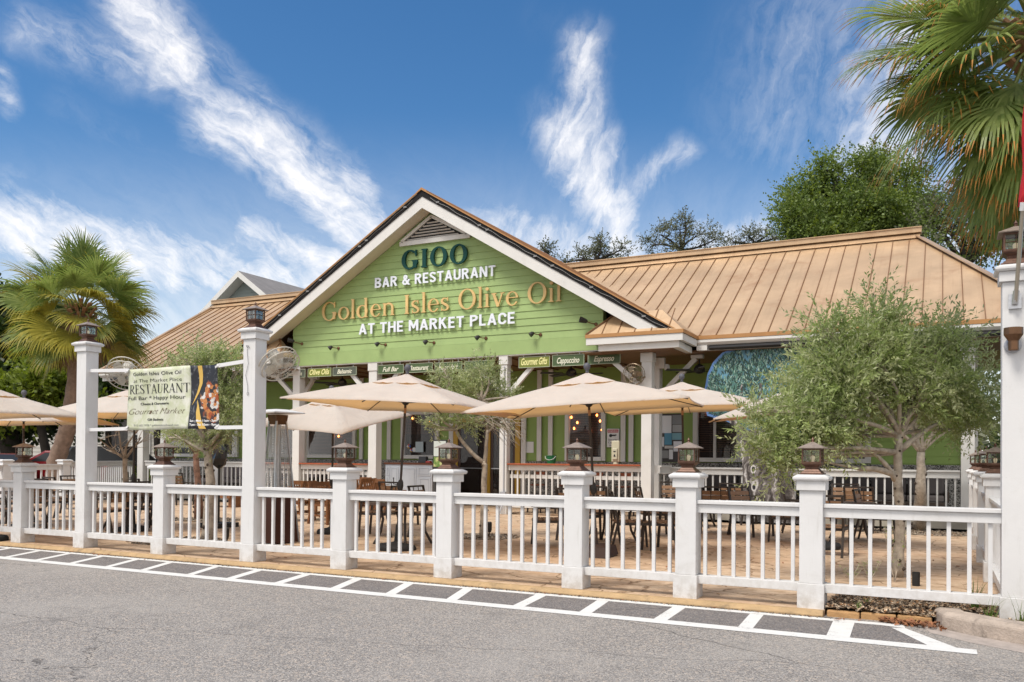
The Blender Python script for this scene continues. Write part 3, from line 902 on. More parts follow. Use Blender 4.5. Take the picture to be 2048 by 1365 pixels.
# windows: frame, dark room, blinds, glass, hanging lamps
def window(px0, px1, z0, z1, bulbs=(), blind=1.0, mull=0):
    x0, x1 = pxX(px0, YB-.1), pxX(px1, YB-.1); fw = .12
    y1 = YB-.03; y0 = YB-.13
    b = MB()
    b.box(x0, x0+fw, y0, y1, z0, z1); b.box(x1-fw, x1, y0, y1, z0, z1)
    b.box(x0+fw, x1-fw, y0, y1, z1-fw, z1); b.box(x0+fw, x1-fw, y0-.03, y1, z0, z0+fw)
    b.box(x0+fw, x0+fw+.035, y0+.03, y1, z0+fw, z1-fw); b.box(x1-fw-.035, x1-fw, y0+.03, y1, z0+fw, z1-fw)
    if mull:
        xm = x0+(x1-x0)*mull; b.box(xm-.04, xm+.04, y0+.02, y1, z0+fw, z1-fw)
    w = bp_(b, 'window', TRIM)
    b = MB(); b.box(x0+fw, x1-fw, YB-.034, YB-.024, z0+fw, z1-fw); bp_(b, 'dark_room', mat_once('dark_interior', (.022, .011, .008)), w)
    if blind:
        b = MB(); z = z1-fw-.03; zb = z1-fw-(z1-z0-2*fw)*blind
        while z > zb:
            b.box(x0+fw+.045, x1-fw-.045, YB-.058, YB-.040, z-.010, z+.006); z -= .052
        bp_(b, 'blind', mat_once('brown_blind', (.15, .075, .05)), w)
    for (bx, bz) in bulbs:
        b = MB(); b.lathe([(.004, .045), (.018, .04), (.030, .01), (.030, -.012), (.014, -.032), (.002, -.035)], 8, (x0+(x1-x0)*bx, YB-.076, bz))
        bp_(b, 'pendant_lamp', GLOW, w)
    b = MB(); b.box(x0+fw+.03, x1-fw-.03, y0+.022, y0+.028, z0+fw, z1-fw); bp_(b, 'pane', GLASS, w)
    return w


_mo = {}


def mat_once(n, c, r=.6):
    if n not in _mo: _mo[n] = mat(n, c, r)
    return _mo[n]


window(538, 608, 1.52, 3.15, blind=1.0)
window(611, 711, 1.52, 3.15, ((.62, 2.75), (.66, 2.3), (.9, 2.9)), blind=.95, mull=.56)
window(802, 877, 1.52, 3.15, ((.3, 2.9), (.75, 2.75)), blind=.5)
window(1130, 1211, 1.50, 3.15, ((.15, 2.85), (.3, 2.68), (.22, 2.5), (.86, 2.72), (.62, 2.42), (.9, 2.45), (.78, 2.9)), blind=.97)
window(1386, 1484, 1.50, 3.20, ((.3, 2.9),), blind=.9, mull=.45)
window(1560, 1742, 1.50, 3.20, ((.5, 2.9),), blind=.9, mull=.5)
window(440, 476, 1.52, 3.1, blind=.6)
window(330, 395, 1.52, 3.1, blind=.6)
window(1800, 1850, 3.0, 3.9, blind=0)

# entrance: yellow door frames, dark glass leaves, white side trims
b = MB()
xa, xm, xb = pxX(912, YB-.1), pxX(977, YB-.1), pxX(1036, YB-.1)
for x in (xa, xm, xb): b.box(x-.085, x+.085, YB-.14, YB-.052, .03, 2.9)
b.box(xa+.086, xb-.086, YB-.13, YB-.06, 2.74, 2.9)
door = bp_(b, 'door', YEL)
b = MB(); b.box(xa+.09, xb-.09, YB-.05, YB-.04, .03, 2.73); bp_(b, 'dark_room', mat_once('dark_hall', (.02, .009, .006)), door)
for x0, x1 in ((xa+.09, xm-.09), (xm+.09, xb-.09)):
    b = MB()
    b.box(x0, x0+.09, YB-.105, YB-.07, .04, 2.7); b.box(x1-.09, x1, YB-.105, YB-.07, .04, 2.7); b.box(x0+.09, x1-.09, YB-.105, YB-.07, .04, .28); b.box(x0+.09, x1-.09, YB-.105, YB-.07, 2.55, 2.7)
    bp_(b, 'door_leaf', mat_once('dark_door', (.05, .022, .014), .4), door)
    b = MB(); b.bar((x0+.05, YB-.14, 1.22), (x1-.05, YB-.14, 1.22), .03, .03); bp_(b, 'push_bar', STEEL, door)
    b = MB(); b.box(x0+.09, x1-.09, YB-.095, YB-.09, .28, 2.55); bp_(b, 'pane', GLASS, door)
for x in (xa-.19, xb+.2):
    b = MB(); b.box(x-.08, x+.08, YB-.12, YB-.052, .03, 3.1); bp_(b, 'door_trim', TRIM)

# porch columns with caps
cols = [(-18.392, 20.87, .275, 4.40), (-15.43, 20.87, .29, 4.40), (-10.955, 20.87, .225, 4.40), (-6.855, 20.87, .27, 4.29), (-7.06, 22.15, .29, 4.3),
        (-20.4, 20.87, .27, 4.29), (-19.4, 22.15, .28, 4.3), (-27.06, 22.15, .3, 4.36), (.42, 22.15, .28, 4.36), (-23.2, 22.15, .28, 4.36)]
for i, (x, y, w, zt) in enumerate(cols):
    b = MB()
    b.box(x, x+w, y, y+w, 0, zt-.24)
    b.box(x-.025, x+w+.025, y-.025, y+w+.025, zt-.24, zt)
    b.box(x-.02, x+w+.02, y-.02, y+w+.02, .0, .18)
    bp_(b, 'porch_column', TRIM, bevel=.008)


def brace(x, y, s, z0=3.35, z1=4.16, run=.78):
    b = MB()
    b.bar((x, y, z0), (x+s*run, y, z1), .10, .12)
    b.box(min(x+s*(run-.12), x+s*(run+.2)), max(x+s*(run-.12), x+s*(run+.2)), y-.075, y+.075, z1+.0, z1+.09)
    bp_(b, 'knee_brace', TRIM)


brace(-18.39, 21.0, -1, 3.45, 4.1, .75); brace(-15.43, 21.0, -1); brace(-15.14, 21.0, 1); brace(-10.73, 21.0, 1); brace(-10.95, 21.0, -1); brace(-6.855, 21.0, -1, 3.4, 4.15, .85)
brace(-6.77, 22.3, 1, 3.3, 4.25, .95); brace(-19.12, 21.9, 1, 3.2, 4.1, .7)
brace(-19.4, 22.3, -1, 3.3, 4.2, .8)

# bar counters and railings of the porch


def rail_run(b, x0, x1, y, zt, zb, n, counter=False, mid=None):
    b.box(x0, x1, y-.05, y+.05, zt-.19, zt-.045)
    if not counter: b.box(x0, x1, y-.09, y+.09, zt-.043, zt)
    if mid: b.box(x0, x1, y+.021, y+.05, mid-.05, mid+.05)
    b.box(x0, x1, y-.035, y+.035, zb, zb+.08)
    for k in range(n):
        x = x0+(x1-x0)*(k+.5)/n
        b.box(x-.02, x+.02, y-.02, y+.02, zb+.081, zt-.191)


for nm, x0, x1, y, zt, zb, n, ct in (('a', -10.7, -6.87, 21.0, 1.42, .20, 22, 1), ('b', -18.10, -15.45, 21.0, 1.36, .20, 16, 1), ('b2', -20.1, -18.41, 21.0, 1.36, .20, 10, 1),
                                     ('c', -6.75, .40, 22.27, 1.36, .42, 38, 0), ('d', -26.7, -19.45, 22.27, 1.36, .42, 36, 0), ('e', -20.1, -19.5, 22.27, 1.36, .42, 3, 0)):
    if nm == 'e': continue
    b = MB(); rail_run(b, x0, x1, y, zt, zb, n, ct, mid=1.06 if ct else None)
    bp_(b, 'porch_railing', TRIM)
    if ct:
        b = MB(); b.box(x0+.0, x1-.0, y-.16, y+.24, zt-.043, zt); bp_(b, 'bar_counter', REDW, bevel=.008)
b = MB(); b.box(-6.58, -6.44, 21.15, 22.12, 1.20, 1.36); b.box(-6.62, -6.40, 21.15, 22.12, 1.361, 1.40); bp_(b, 'porch_railing', TRIM)
# conduit, junction box and downspout on the column by the door
b = MB()
xx = -10.80
b.tube([(xx, 20.845, .62), (xx, 20.845, 4.1)], .014, 6); b.box(xx-.085, xx+.085, 20.77, 20.868, .45, .63)
b.tube([(xx-.02, 20.82, .45), (xx-.05, 20.8, .28), (xx-.12, 20.72, .03)], .018, 6); b.tube([(xx+.05, 20.82, .45), (xx+.0, 20.78, .26), (xx-.04, 20.7, .03)], .018, 6)
bp_(b, 'electrical_conduit', GREY)
b = MB()
b.tube([(-20.35, 20.80, 2.2), (-20.35, 20.80, 3.6)], .045, 8); b.tube([(-20.2, 20.80, 2.2), (-20.2, 20.80, 3.4)], .035, 8)
b.tube([(-6.63, 21.2, 4.28), (-6.70, 21.3, 3.6), (-6.66, 21.9, 3.2), (-6.68, 22.1, 2.8)], .012, 6)
bp_(b, 'cable', GREY)
b = MB(); b.box(-6.75, -6.6, 22.02, 22.14, 4.0, 4.28); b.lathe([(.06, 0), (.075, .05), (.075, .12), (.05, .16)], 10, (-6.55, 22.1, 3.95)); bp_(b, 'loudspeaker', TRIM)

# ================================================================== LETTERING
def text_mesh(body, size, ext=.01, off=0.0, shear=0.0, sx=1.0, align='LEFT', space=1.0):
    c = bpy.data.curves.new('t', 'FONT'); c.body = body; c.size = size; c.extrude = ext; c.offset = off; c.shear = shear
    c.align_x = align; c.space_character = space; c.resolution_u = 4
    o = bpy.data.objects.new('t', c); col.objects.link(o)
    dg = bpy.context.evaluated_depsgraph_get()
    me = bpy.data.meshes.new_from_object(o.evaluated_get(dg))
    bpy.data.objects.remove(o); bpy.data.curves.remove(c)
    for v in me.vertices: v.co.x *= sx
    return me


def shapes_mesh(loops, ext):
    c = bpy.data.curves.new('g', 'CURVE'); c.dimensions = '2D'; c.fill_mode = 'BOTH'; c.extrude = ext
    for lp in loops:
        s = c.splines.new('POLY'); s.points.add(len(lp)-1)
        for p, q in zip(s.points, lp): p.co = (q[0], q[1], 0, 1)
        s.use_cyclic_u = True
    o = bpy.data.objects.new('g', c); col.objects.link(o)
    dg = bpy.context.evaluated_depsgraph_get()
    me = bpy.data.meshes.new_from_object(o.evaluated_get(dg))
    bpy.data.objects.remove(o); bpy.data.curves.remove(c)
    return me


# serif glyphs as signed fields, outlined by marching squares
def f_box(x0, x1, y0, y1): return lambda X, Y: np.minimum(np.minimum(X-x0, x1-X), np.minimum(Y-y0, y1-Y))
def f_ell(cx, cy, rx, ry): return lambda X, Y: (1-np.sqrt(((X-cx)/rx)**2+((Y-cy)/ry)**2))*min(rx, ry)


def f_seg(x0, y0, x1, y1, w):
    d = math.hypot(x1-x0, y1-y0); ux, uy = (x1-x0)/d, (y1-y0)/d
    return lambda X, Y: np.minimum(w/2-np.abs((X-x0)*-uy+(Y-y0)*ux), np.minimum((X-x0)*ux+(Y-y0)*uy, d-((X-x0)*ux+(Y-y0)*uy)))


def f_poly(pts, ws):
    def fn(X, Y):
        r = None
        for (a, b, w0, w1) in zip(pts[:-1], pts[1:], ws[:-1], ws[1:]):
            dx, dy = b[0]-a[0], b[1]-a[1]; L = max(dx*dx+dy*dy, 1e-9)
            t = np.clip(((X-a[0])*dx+(Y-a[1])*dy)/L, 0, 1)
            dd = (w0+(w1-w0)*t)/2-np.hypot(X-a[0]-t*dx, Y-a[1]-t*dy)
            r = dd if r is None else np.maximum(r, dd)
        return r
    return fn


def arc(cx, cy, rx, ry, a0, a1, n=14): return [(cx+rx*math.cos(R(a0+(a1-a0)*i/n)), cy+ry*math.sin(R(a0+(a1-a0)*i/n))) for i in range(n+1)]


def glyphs(st, hr, sf):
    """st stem width, hr hairline, sf serif overhang"""
    G = {}
    se = lambda x, y, w=st: ('+', f_box(x-sf, x+w+sf, y, y+hr*.9))
    fl = lambda x, y: ('+', f_box(x-sf, x+st*.5, y-hr*.9, y))
    G['I'] = (st+2*sf+.10, [('+', f_box(sf+.05, sf+.05+st, 0, 1)), se(sf+.05, 0), se(sf+.05, 1-hr*.9)])
    G['O'] = (.92, [('+', f_ell(.45, .5, .43, .53)), ('-', f_ell(.45, .5, .43-st*1.02, .53-hr*1.0))])
    G['G'] = (.92, [('+', f_ell(.45, .5, .43, .53)), ('-', f_ell(.45, .5, .43-st*1.02, .53-hr*1.0)), ('-', f_box(.52, 1, .40, .74)), ('-', f_box(.60, 1, .40, .98)),
                    ('+', f_box(.74, .74+hr*.8, .68, 1.0)), ('+', f_poly(arc(.45, .5, .40, .49, 78, 38, 8), [hr*1.1]*9)), ('+', f_box(.80-st, .80, .05, .44)), ('+', f_box(.80-st-sf, .80+sf*.8, .40, .40+hr*.9))])
    G['l'] = (st+2*sf+.05, [('+', f_box(sf+.02, sf+.02+st*.86, 0, 1.06)), ('+', f_box(.0, 2*sf+.02+st*.86, 0, hr*.85)), fl(sf+.02, 1.06)])
    G['i'] = (st+2*sf+.05, [('+', f_box(sf+.02, sf+.02+st*.86, 0, .67)), ('+', f_box(.0, 2*sf+.02+st*.86, 0, hr*.85)), fl(sf+.02, .67), ('+', f_ell(sf+.02+st*.43, .92, st*.62, st*.62))])
    G['o'] = (.68, [('+', f_ell(.33, .33, .32, .355)), ('-', f_ell(.33, .33, .32-st*.92, .355-hr*.9))])
    G['d'] = (.74, [('+', f_ell(.32, .33, .31, .355)), ('-', f_ell(.34, .33, .31-st*.92, .355-hr*.9)), ('+', f_box(.48, .48+st*.86, 0, 1.06)), fl(.48, 1.06), ('+', f_box(.50, .48+st*.86+sf, 0, hr*.85))])
    G['e'] = (.60, [('+', f_ell(.30, .33, .29, .355)), ('-', f_ell(.315, .33, .29-st*.85, .355-hr*.9)), ('-', f_box(.38, .9, .16, .37)), ('+', f_box(.1, .57, .355, .355+hr*.8))])
    G['n'] = (.78, [('+', f_box(.09, .09+st*.86, 0, .67)), ('+', f_box(.09-sf, .09+st*.86+sf, 0, hr*.85)), fl(.09, .67), ('+', f_poly(arc(.36, .43, .21, .21, 170, 0, 12), [hr*.8, hr*.9, hr, hr*1.2, hr*1.4, st*.6]+[st*.75]*3+[st*.8]*4)), ('+', f_box(.57-st*.40, .57+st*.46, 0, .44)), ('+', f_box(.57-st*.4-sf, .57+st*.46+sf, 0, hr*.85))])
    G['s'] = (.50, [('+', f_poly(arc(.24, .50, .155, .145, 35, 180, 8)+arc(.24, .35, .15, .0, 180, 180, 1)[:0]+[(.12, .41), (.24, .345), (.35, .26)]+arc(.23, .165, .165, .14, 20, -150, 8), [hr*.9, hr, hr, hr*1.1, st*.6, st*.7, st*.75, st*.8, st*.8, st*.85, st*.9, st*.85, st*.8, st*.8, st*.7, st*.6, hr*1.1, hr, hr, hr*.9, hr*.9])),
                    ('+', f_box(.36, .36+hr*.7, .50, .68)), ('+', f_box(.06, .06+hr*.7, .0, .2))])
    G['v'] = (.64, [('+', f_seg(.10, .67, .33, -.01, st*.95)), ('+', f_seg(.33, .0, .53, .67, hr*1.1)), ('+', f_box(-.0, .25, .67-hr*.85, .67)), ('+', f_box(.42, .64, .67-hr*.85, .67))])
    G['R'] = (.72, [('+', f_box(.10, .10+st, 0, 1)), se(.10, 0), ('+', f_box(.02, .35, 1-hr, 1)), ('+', f_ell(.33, .73, .27, .27)), ('-', f_ell(.31, .73, .27-st*.9, .27-hr)), ('-', f_box(-.3, .099, .3, 1-hr*1.05)), ('+', f_box(.1, .1+st, 0, 1)), ('+', f_seg(.30, .47, .66, 0, st*.9)), ('+', f_box(.58, .76, 0, hr*.9))])
    G['E'] = (.62, [('+', f_box(.10, .10+st, 0, 1)), ('+', f_box(.02, .54, 0, hr)), ('+', f_box(.02, .52, 1-hr, 1)), ('+', f_box(.1, .42, .5, .5+hr)), ('+', f_box(.54-hr, .54, 0, .22)), ('+', f_box(.52-hr, .52, .80, 1)), ('+', f_box(.42-hr, .42, .42, .60))])
    G['S'] = (.60, [('+', f_poly(arc(.28, .76, .19, .22, 30, 190, 9)+[(.15, .60), (.29, .49), (.43, .38)]+arc(.28, .25, .20, .23, 10, -155, 9), [hr]*6+[st*.6, st*.75, st*.85, st*.9, st, st*1.05, st, st*.95, st*.85, st*.75, st*.6, hr*1.2]+[hr]*5)), ('+', f_box(.44, .44+hr, .74, 1.0)), ('+', f_box(.06, .06+hr, .0, .26))])
    G['T'] = (.68, [('+', f_box(.34-st/2, .34+st/2, 0, 1)), ('+', f_box(.0, .68, 1-hr, 1)), ('+', f_box(0, hr, .78, 1)), ('+', f_box(.68-hr, .68, .78, 1)), ('+', f_box(.34-st/2-sf, .34+st/2+sf, 0, hr*.9))])
    G['A'] = (.74, [('+', f_seg(.10, 0, .37, 1.0, hr*1.1)), ('+', f_seg(.36, 1.0, .64, 0, st)), ('+', f_box(.18, .56, .30, .30+hr)), ('+', f_box(.0, .20, 0, hr*.9)), ('+', f_box(.52, .76, 0, hr*.9))])
    G['U'] = (.76, [('+', f_box(.10, .10+st, .30, 1)), ('+', f_box(.62-hr, .62, .30, 1)), ('+', f_poly([(.10+st*.5, .32)]+arc(.36, .28, .26-st*.25, .26, 180, 360, 12)+[(.62-hr*.5, .32)], [st]*4+[st*.9, st*.7, hr*1.6]+[hr*1.1]*8)), ('+', f_box(.02, .02+st+.16, 1-hr*.9, 1)), ('+', f_box(.52, .72, 1-hr*.9, 1))])
    G['N'] = (.82, [('+', f_box(.12, .12+hr*1.1, 0, 1)), ('+', f_box(.66, .66+hr*1.1, 0, 1)), ('+', f_seg(.13, 1.0, .67, 0, st)), ('+', f_box(.02, .2, 1-hr*.9, 1)), ('+', f_box(.02, .24, 0, hr*.9)), ('+', f_box(.58, .80, 1-hr*.9, 1))])
    return G


def contours(ops, w, y0=-.1, y1=1.15, h=.02):
    xs = np.arange(-.12, w+.14, h); ys = np.arange(y0, y1, h)
    X, Y = np.meshgrid(xs, ys); F = np.full(X.shape, -1.0)
    for o, fn in ops:
        v = fn(X, Y)
        F = np.maximum(F, v) if o == '+' else np.minimum(F, -v)
    F = np.where(np.abs(F) < 1e-5, 1e-5, F)
    segs = {}
    def ip(i, j, k, l):
        a, b = F[j, i], F[l, k]; t = a/(a-b)
        return (xs[i]+(xs[k]-xs[i])*t, ys[j]+(ys[l]-ys[j])*t)
    for j in range(len(ys)-1):
        for i in range(len(xs)-1):
            c = (F[j, i] > 0)+2*(F[j, i+1] > 0)+4*(F[j+1, i+1] > 0)+8*(F[j+1, i] > 0)
            if c in (0, 15): continue
            E = {'b': ((i, j, i+1, j)), 'r': ((i+1, j, i+1, j+1)), 't': ((i, j+1, i+1, j+1)), 'l': ((i, j, i, j+1))}
            tab = {1: ['lb'], 2: ['br'], 3: ['lr'], 4: ['rt'], 5: ['lt', 'rb'], 6: ['bt'], 7: ['lt'], 8: ['tl'], 9: ['tb'], 10: ['bl', 'tr'], 11: ['tr'], 12: ['rl'], 13: ['rb'], 14: ['bl']}
            for p in tab[c]: segs.setdefault(E[p[0]], []).append((E[p[1]]))
    loops = []
    pts = {}
    while segs:
        k0 = next(iter(segs)); lp = []; k = k0
        while k in segs:
            lp.append(ip(*k)); n = segs[k].pop()
            if not segs[k]: del segs[k]
            k = n
        if len(lp) > 4: loops.append(lp)
    return loops


def serif_words(text, st, hr, sf, cap, x0, x1, ext, gap=.10, space=.42):
    b = serif_line(text, st, hr, sf, cap, x0, x1, ext, gap, space, words=True); return b


def serif_line(text, st, hr, sf, cap, x0, x1, ext, gap=.10, space=.42, words=False):
    """lay serif glyphs so that the line spans x0..x1 with cap height `cap`; returns a mesh builder in the XZ plane"""
    G = glyphs(st, hr, sf); pos = []; x = 0
    for ch in text:
        if ch == ' ':
            pos.append((ch, x)); x += space; continue
        pos.append((ch, x)); x += G[ch][0]+gap
    x -= gap; k = (x1-x0)/x; cache = {}; b = MB(); out = [b]
    for ch, px in pos:
        if words and ch == ' ': b = MB(); out.append(b); continue
        if ch not in cache: cache[ch] = shapes_mesh(contours(G[ch][1], G[ch][0]), .5)
        me = cache[ch]
        b.add([(x0+(px+v.co.x)*k, -v.co.z*ext*2, v.co.y*cap) for v in me.vertices], [tuple(p.vertices) for p in me.polygons])
    return out if words else b


def place_text(b, me, M):
    """text in the local XY plane stood up in XZ, facing -Y, then moved by M"""
    b.add([M @ Vector((v.co.x, -v.co.z, v.co.y)) for v in me.vertices], [tuple(p.vertices) for p in me.polygons])
    return b


def moved(b, d):
    b.v = [(v[0]+d[0], v[1]+d[1], v[2]+d[2]) for v in b.v]; return b


YL = YW-.075
b = moved(serif_line('GIOO', .185, .075, .055, .545, -14.21, -11.95, .03, gap=.09), (0, YL, 7.085)); o = bp_(b, 'sign_lettering', TEAL); o['label'] = 'dark green serif letters GIOO'
for wd, b in zip('Golden Isles Olive Oil'.split(), serif_words('Golden Isles Olive Oil', .132, .05, .05, .555, -17.17, -9.04, .020, gap=.055, space=.36)):
    moved(b, (0, YL, 5.775)); o = bp_(b, 'sign_lettering', GOLD); o['label'] = 'gold serif letters '+wd


def bold_glyphs(w):
    """plain bold capitals drawn as strokes"""
    h = w/2; clip = [('-', f_box(-2, 4, 1.0, 4)), ('-', f_box(-2, 4, -4, 0.0))]
    P = lambda pts: ('+', f_poly(pts, [w]*len(pts)))
    V = lambda x: P([(x, -.3), (x, 1.3)])
    B = lambda y, x0, x1: ('+', f_box(x0, x1, y-h, y+h))
    top = [(h, 1-h), (.32, 1-h)]+arc(.32, .735, .19, .265-h, 90, -90, 10)+[(h, .47)]
    D = {'B': (.62, [V(h), P(top[:-1]+[(h, .47+h*.2)]), P([(h, .50), (.34, .50)]+arc(.34, .25+h*.25, .19, .25-h*.75, 90, -90, 10)+[(h, h)])]),
         'A': (.70, [P([(-.02, -.3), (.09, -.02), (.35, .98), (.42, 1.2)]), P([(.72, -.3), (.61, -.02), (.35, .98), (.28, 1.2)]), B(.29, .18, .52)]),
         'R': (.64, [V(h), P(top), P([(.33, .46), (.56, -.05)])]), 'P': (.60, [V(h), P(top)]),
         'E': (.52, [V(h), B(h, h, .50), B(.5, h, .45), B(1-h, h, .50)]), 'L': (.50, [V(h), B(h, h, .49)]), 'T': (.58, [V(.29), B(1-h, 0, .58)]),
         'H': (.64, [V(h), V(.64-h), B(.5, h, .6)]), 'N': (.66, [V(h), V(.66-h), P([(h, 1.02), (.66-h, -.02)])]), 'M': (.78, [V(h), V(.78-h), P([(h, 1.0), (.39, .28), (.78-h, 1.0)])]),
         'K': (.64, [V(h), P([(h, .40), (.56, 1.12)]), P([(.26, .58), (.60, -.12)])]),
         'U': (.62, [P([(h, 1.2), (h, .30)]+arc(.31, .30, .31-h, .30-h, 180, 360, 12)+[(.62-h, 1.2)])]),
         'C': (.60, [P([(.52, .70)]+arc(.31, .68, .31-h, .32-h, 20, 180, 10)+arc(.31, .32, .31-h, .32-h, 180, 340, 10))]),
         'S': (.58, [P(arc(.29, .74, .29-h, .26-h, 25, 230, 12)+[(.29, .50)]+arc(.29, .26, .29-h, .26-h, 50, -155, 12))]),
         '&': (.74, [P([(.70, -.06), (.24, .62), (.20, .76), (.26, .90), (.36, .90), (.44, .78), (.38, .62), (.16, .44), (.09, .26), (.18, .11), (.32, .09), (.48, .18), (.64, .48)])])}
    return {k: (a, o+(clip if k != '&' else [('-', f_box(-2, 4, -4, 0.0))])) for k, (a, o) in D.items()}


def sans(body, x0, x1, z, cap, y, m, label, ext=.018, w=.168):
    G = bold_glyphs(w); pos = []; x = 0
    for ch in body:
        if ch == ' ':
            pos.append((ch, x)); x += .36; continue
        pos.append((ch, x)); x += G[ch][0]+.115
    k = (x1-x0)/(x-.115); cache = {}; b = MB(); out = [b]
    for ch, px in pos:
        if ch == ' ': b = MB(); out.append(b); continue
        if ch not in cache: cache[ch] = shapes_mesh(contours(G[ch][1], G[ch][0]), .5)
        b.add([(x0+(px+v.co.x)*k, y-v.co.z*ext*2, z+v.co.y*cap) for v in cache[ch].vertices], [tuple(p.vertices) for p in cache[ch].polygons])
    for wd, b in zip(body.split(), out): o = bp_(b, 'sign_lettering', m); o['label'] = label+wd


sans('BAR & RESTAURANT', -15.16, -11.07, 6.63, .30, YL, WLET, 'white capitals ')
sans('AT THE MARKET PLACE', -15.74, -10.45, 5.265, .32, YL, WLET, 'white capitals ')

# ------------------------------------------------------------------ hanging wooden signs
SGREEN = mat('sign_green', (.06, .10, .035), .5, var=.25, vscale=2.5)
SOLIVE = mat('sign_olive', (.17, .20, .03), .5, var=.2, vscale=2.5)
SGREY = mat('sign_grey_green', (.085, .10, .075), .5, var=.25, vscale=2.5)
SEDGE = mat('sign_pale_edge', (.34, .38, .27), .5)
SYEL = mat('sign_pale_yellow', (.80, .78, .36), .5)
SCRM = mat('sign_cream', (.72, .72, .58), .5)
for txt, x0, x1, zt, zb, m, tm in (('Spices & Rubs', -18.80, -17.90, 4.32, 4.06, SGREY, SCRM), ('Olive Oils', -17.80, -16.87, 4.33, 4.055, SOLIVE, SYEL), ('Balsamic', -16.81, -15.90, 4.32, 4.06, SGREY, SCRM),
                               ('Full Bar', -15.11, -14.18, 4.32, 4.05, SGREEN, SCRM), ('Restaurant', -14.10, -13.17, 4.325, 4.05, SGREEN, SCRM), ('Happy Hour', -13.10, -12.18, 4.31, 4.03, SGREEN, SCRM), ('Wine Bar', -12.10, -11.20, 4.31, 4.03, SGREEN, SCRM),
                               ('Gourmet Gifts', -10.38, -9.44, 4.345, 4.04, SOLIVE, SYEL), ('Cappuccino', -9.37, -8.44, 4.35, 4.04, SGREEN, SCRM), ('Espresso', -8.34, -7.43, 4.34, 4.05, SGREEN, SCRM)):
    if txt == 'Wine Bar': txt = ''
    hide = 'third' if txt == '' else ''
    root = thing('hanging_sign', ((x0+x1)/2, 20.90, zb), ('painted green board hanging under the gable lettered %s' % txt) if txt else 'green board hanging behind the olive crown beside the column', 'sign', 'small boards hung in a row below the gable')
    hw, hh = (x1-x0)/2, zt-zb
    b = MB(); b.box(-hw, hw, -.012, .012, 0, hh); b.build('board', m, root)
    b = MB()
    for a in (0, hh-.016): b.box(-hw, hw, -.020, -.0125, a, a+.016)
    for a in (-hw, hw-.016): b.box(a, a+.016, -.020, -.0125, .0165, hh-.0165)
    b.build('edging', SEDGE, root)
    if txt:
        big = txt in ('Olive Oils', 'Gourmet Gifts')
        w = hw*2*(.84 if big else (.62 if len(txt) < 9 else .7))
        me = text_mesh(txt, .2, .003, .004, .35)
        mn = min(v.co.x for v in me.vertices); mx = max(v.co.x for v in me.vertices); my = max(v.co.y for v in me.vertices)
        k = hh*(.62 if big else .5)/my
        for v in me.vertices: v.co.x = (v.co.x-(mn+mx)/2)*w/(mx-mn); v.co.y *= k
        b = MB(); place_text(b, me, Matrix.Translation((0, -.017, hh*.26))); b.build('lettering', tm, root)
    b = MB()
    for a in (-hw*.7, hw*.7): b.bar((a, 0, hh), (a, 0, 4.40-zb), .012, .012)
    b.build('hanger', STEEL, root)

# ------------------------------------------------------------------ gable spot lights
def spot(px, py, big, label, face=1):
    p = at(px, py, Y=YW-.02)
    root = thing('wall_lamp', (p.x, YW-.02, p.z), label, 'wall lamp', 'bronze lamps along the foot of the gable')
    L = .42 if big else .30
    e = Vector((-.78*face, -.62, .25 if big else .18)).normalized()*L
    b = MB(); b.lathe([(.05, 0), (.05, .012), (.03, .03)], 10, M=Matrix.Rotation(R(90), 4, 'X')); b.build('mount', BRONZE, root)
    b = MB(); b.tube([(0, -.02, 0), e*.4+Vector((0, -.02, -.015)), e*.75], .014, 6); b.build('arm', BRONZE, root)
    b = MB()
    d = e.normalized() if big else (e.normalized()+Vector((0, 0, -.9))).normalized()
    M = Matrix.Translation(e*.72) @ d.to_track_quat('Z', 'Y').to_matrix().to_4x4()
    b.lathe([(.03, -.06), (.055, -.03), (.07, .04), (.085, .15), (.078, .15), (.06, .06)] if big else [(.03, -.03), (.05, 0), (.066, .06), (.07, .10), (.06, .10)], 12, M=M)
    b.build('lamp_head', BLACK, root)


spot(604, 688, True, 'large bullet lamp at the low end of the gable next to the white fan', 1)
for px, py, l in ((677, 697, 'small black lamp below the letters AT on the green gable'), (771, 690, 'small black lamp below the word THE on the green gable'), (868, 686, 'small black lamp below the word MARKET on the green gable'),
                  (972, 677, 'small black lamp below the word PLACE on the green gable'), (1081, 670, 'small black lamp below the gold word Oil on the green gable')):
    spot(px, py, False, l)
spot(1192, 649, True, 'large bullet lamp beside the copper return roof over the fan column', 1)

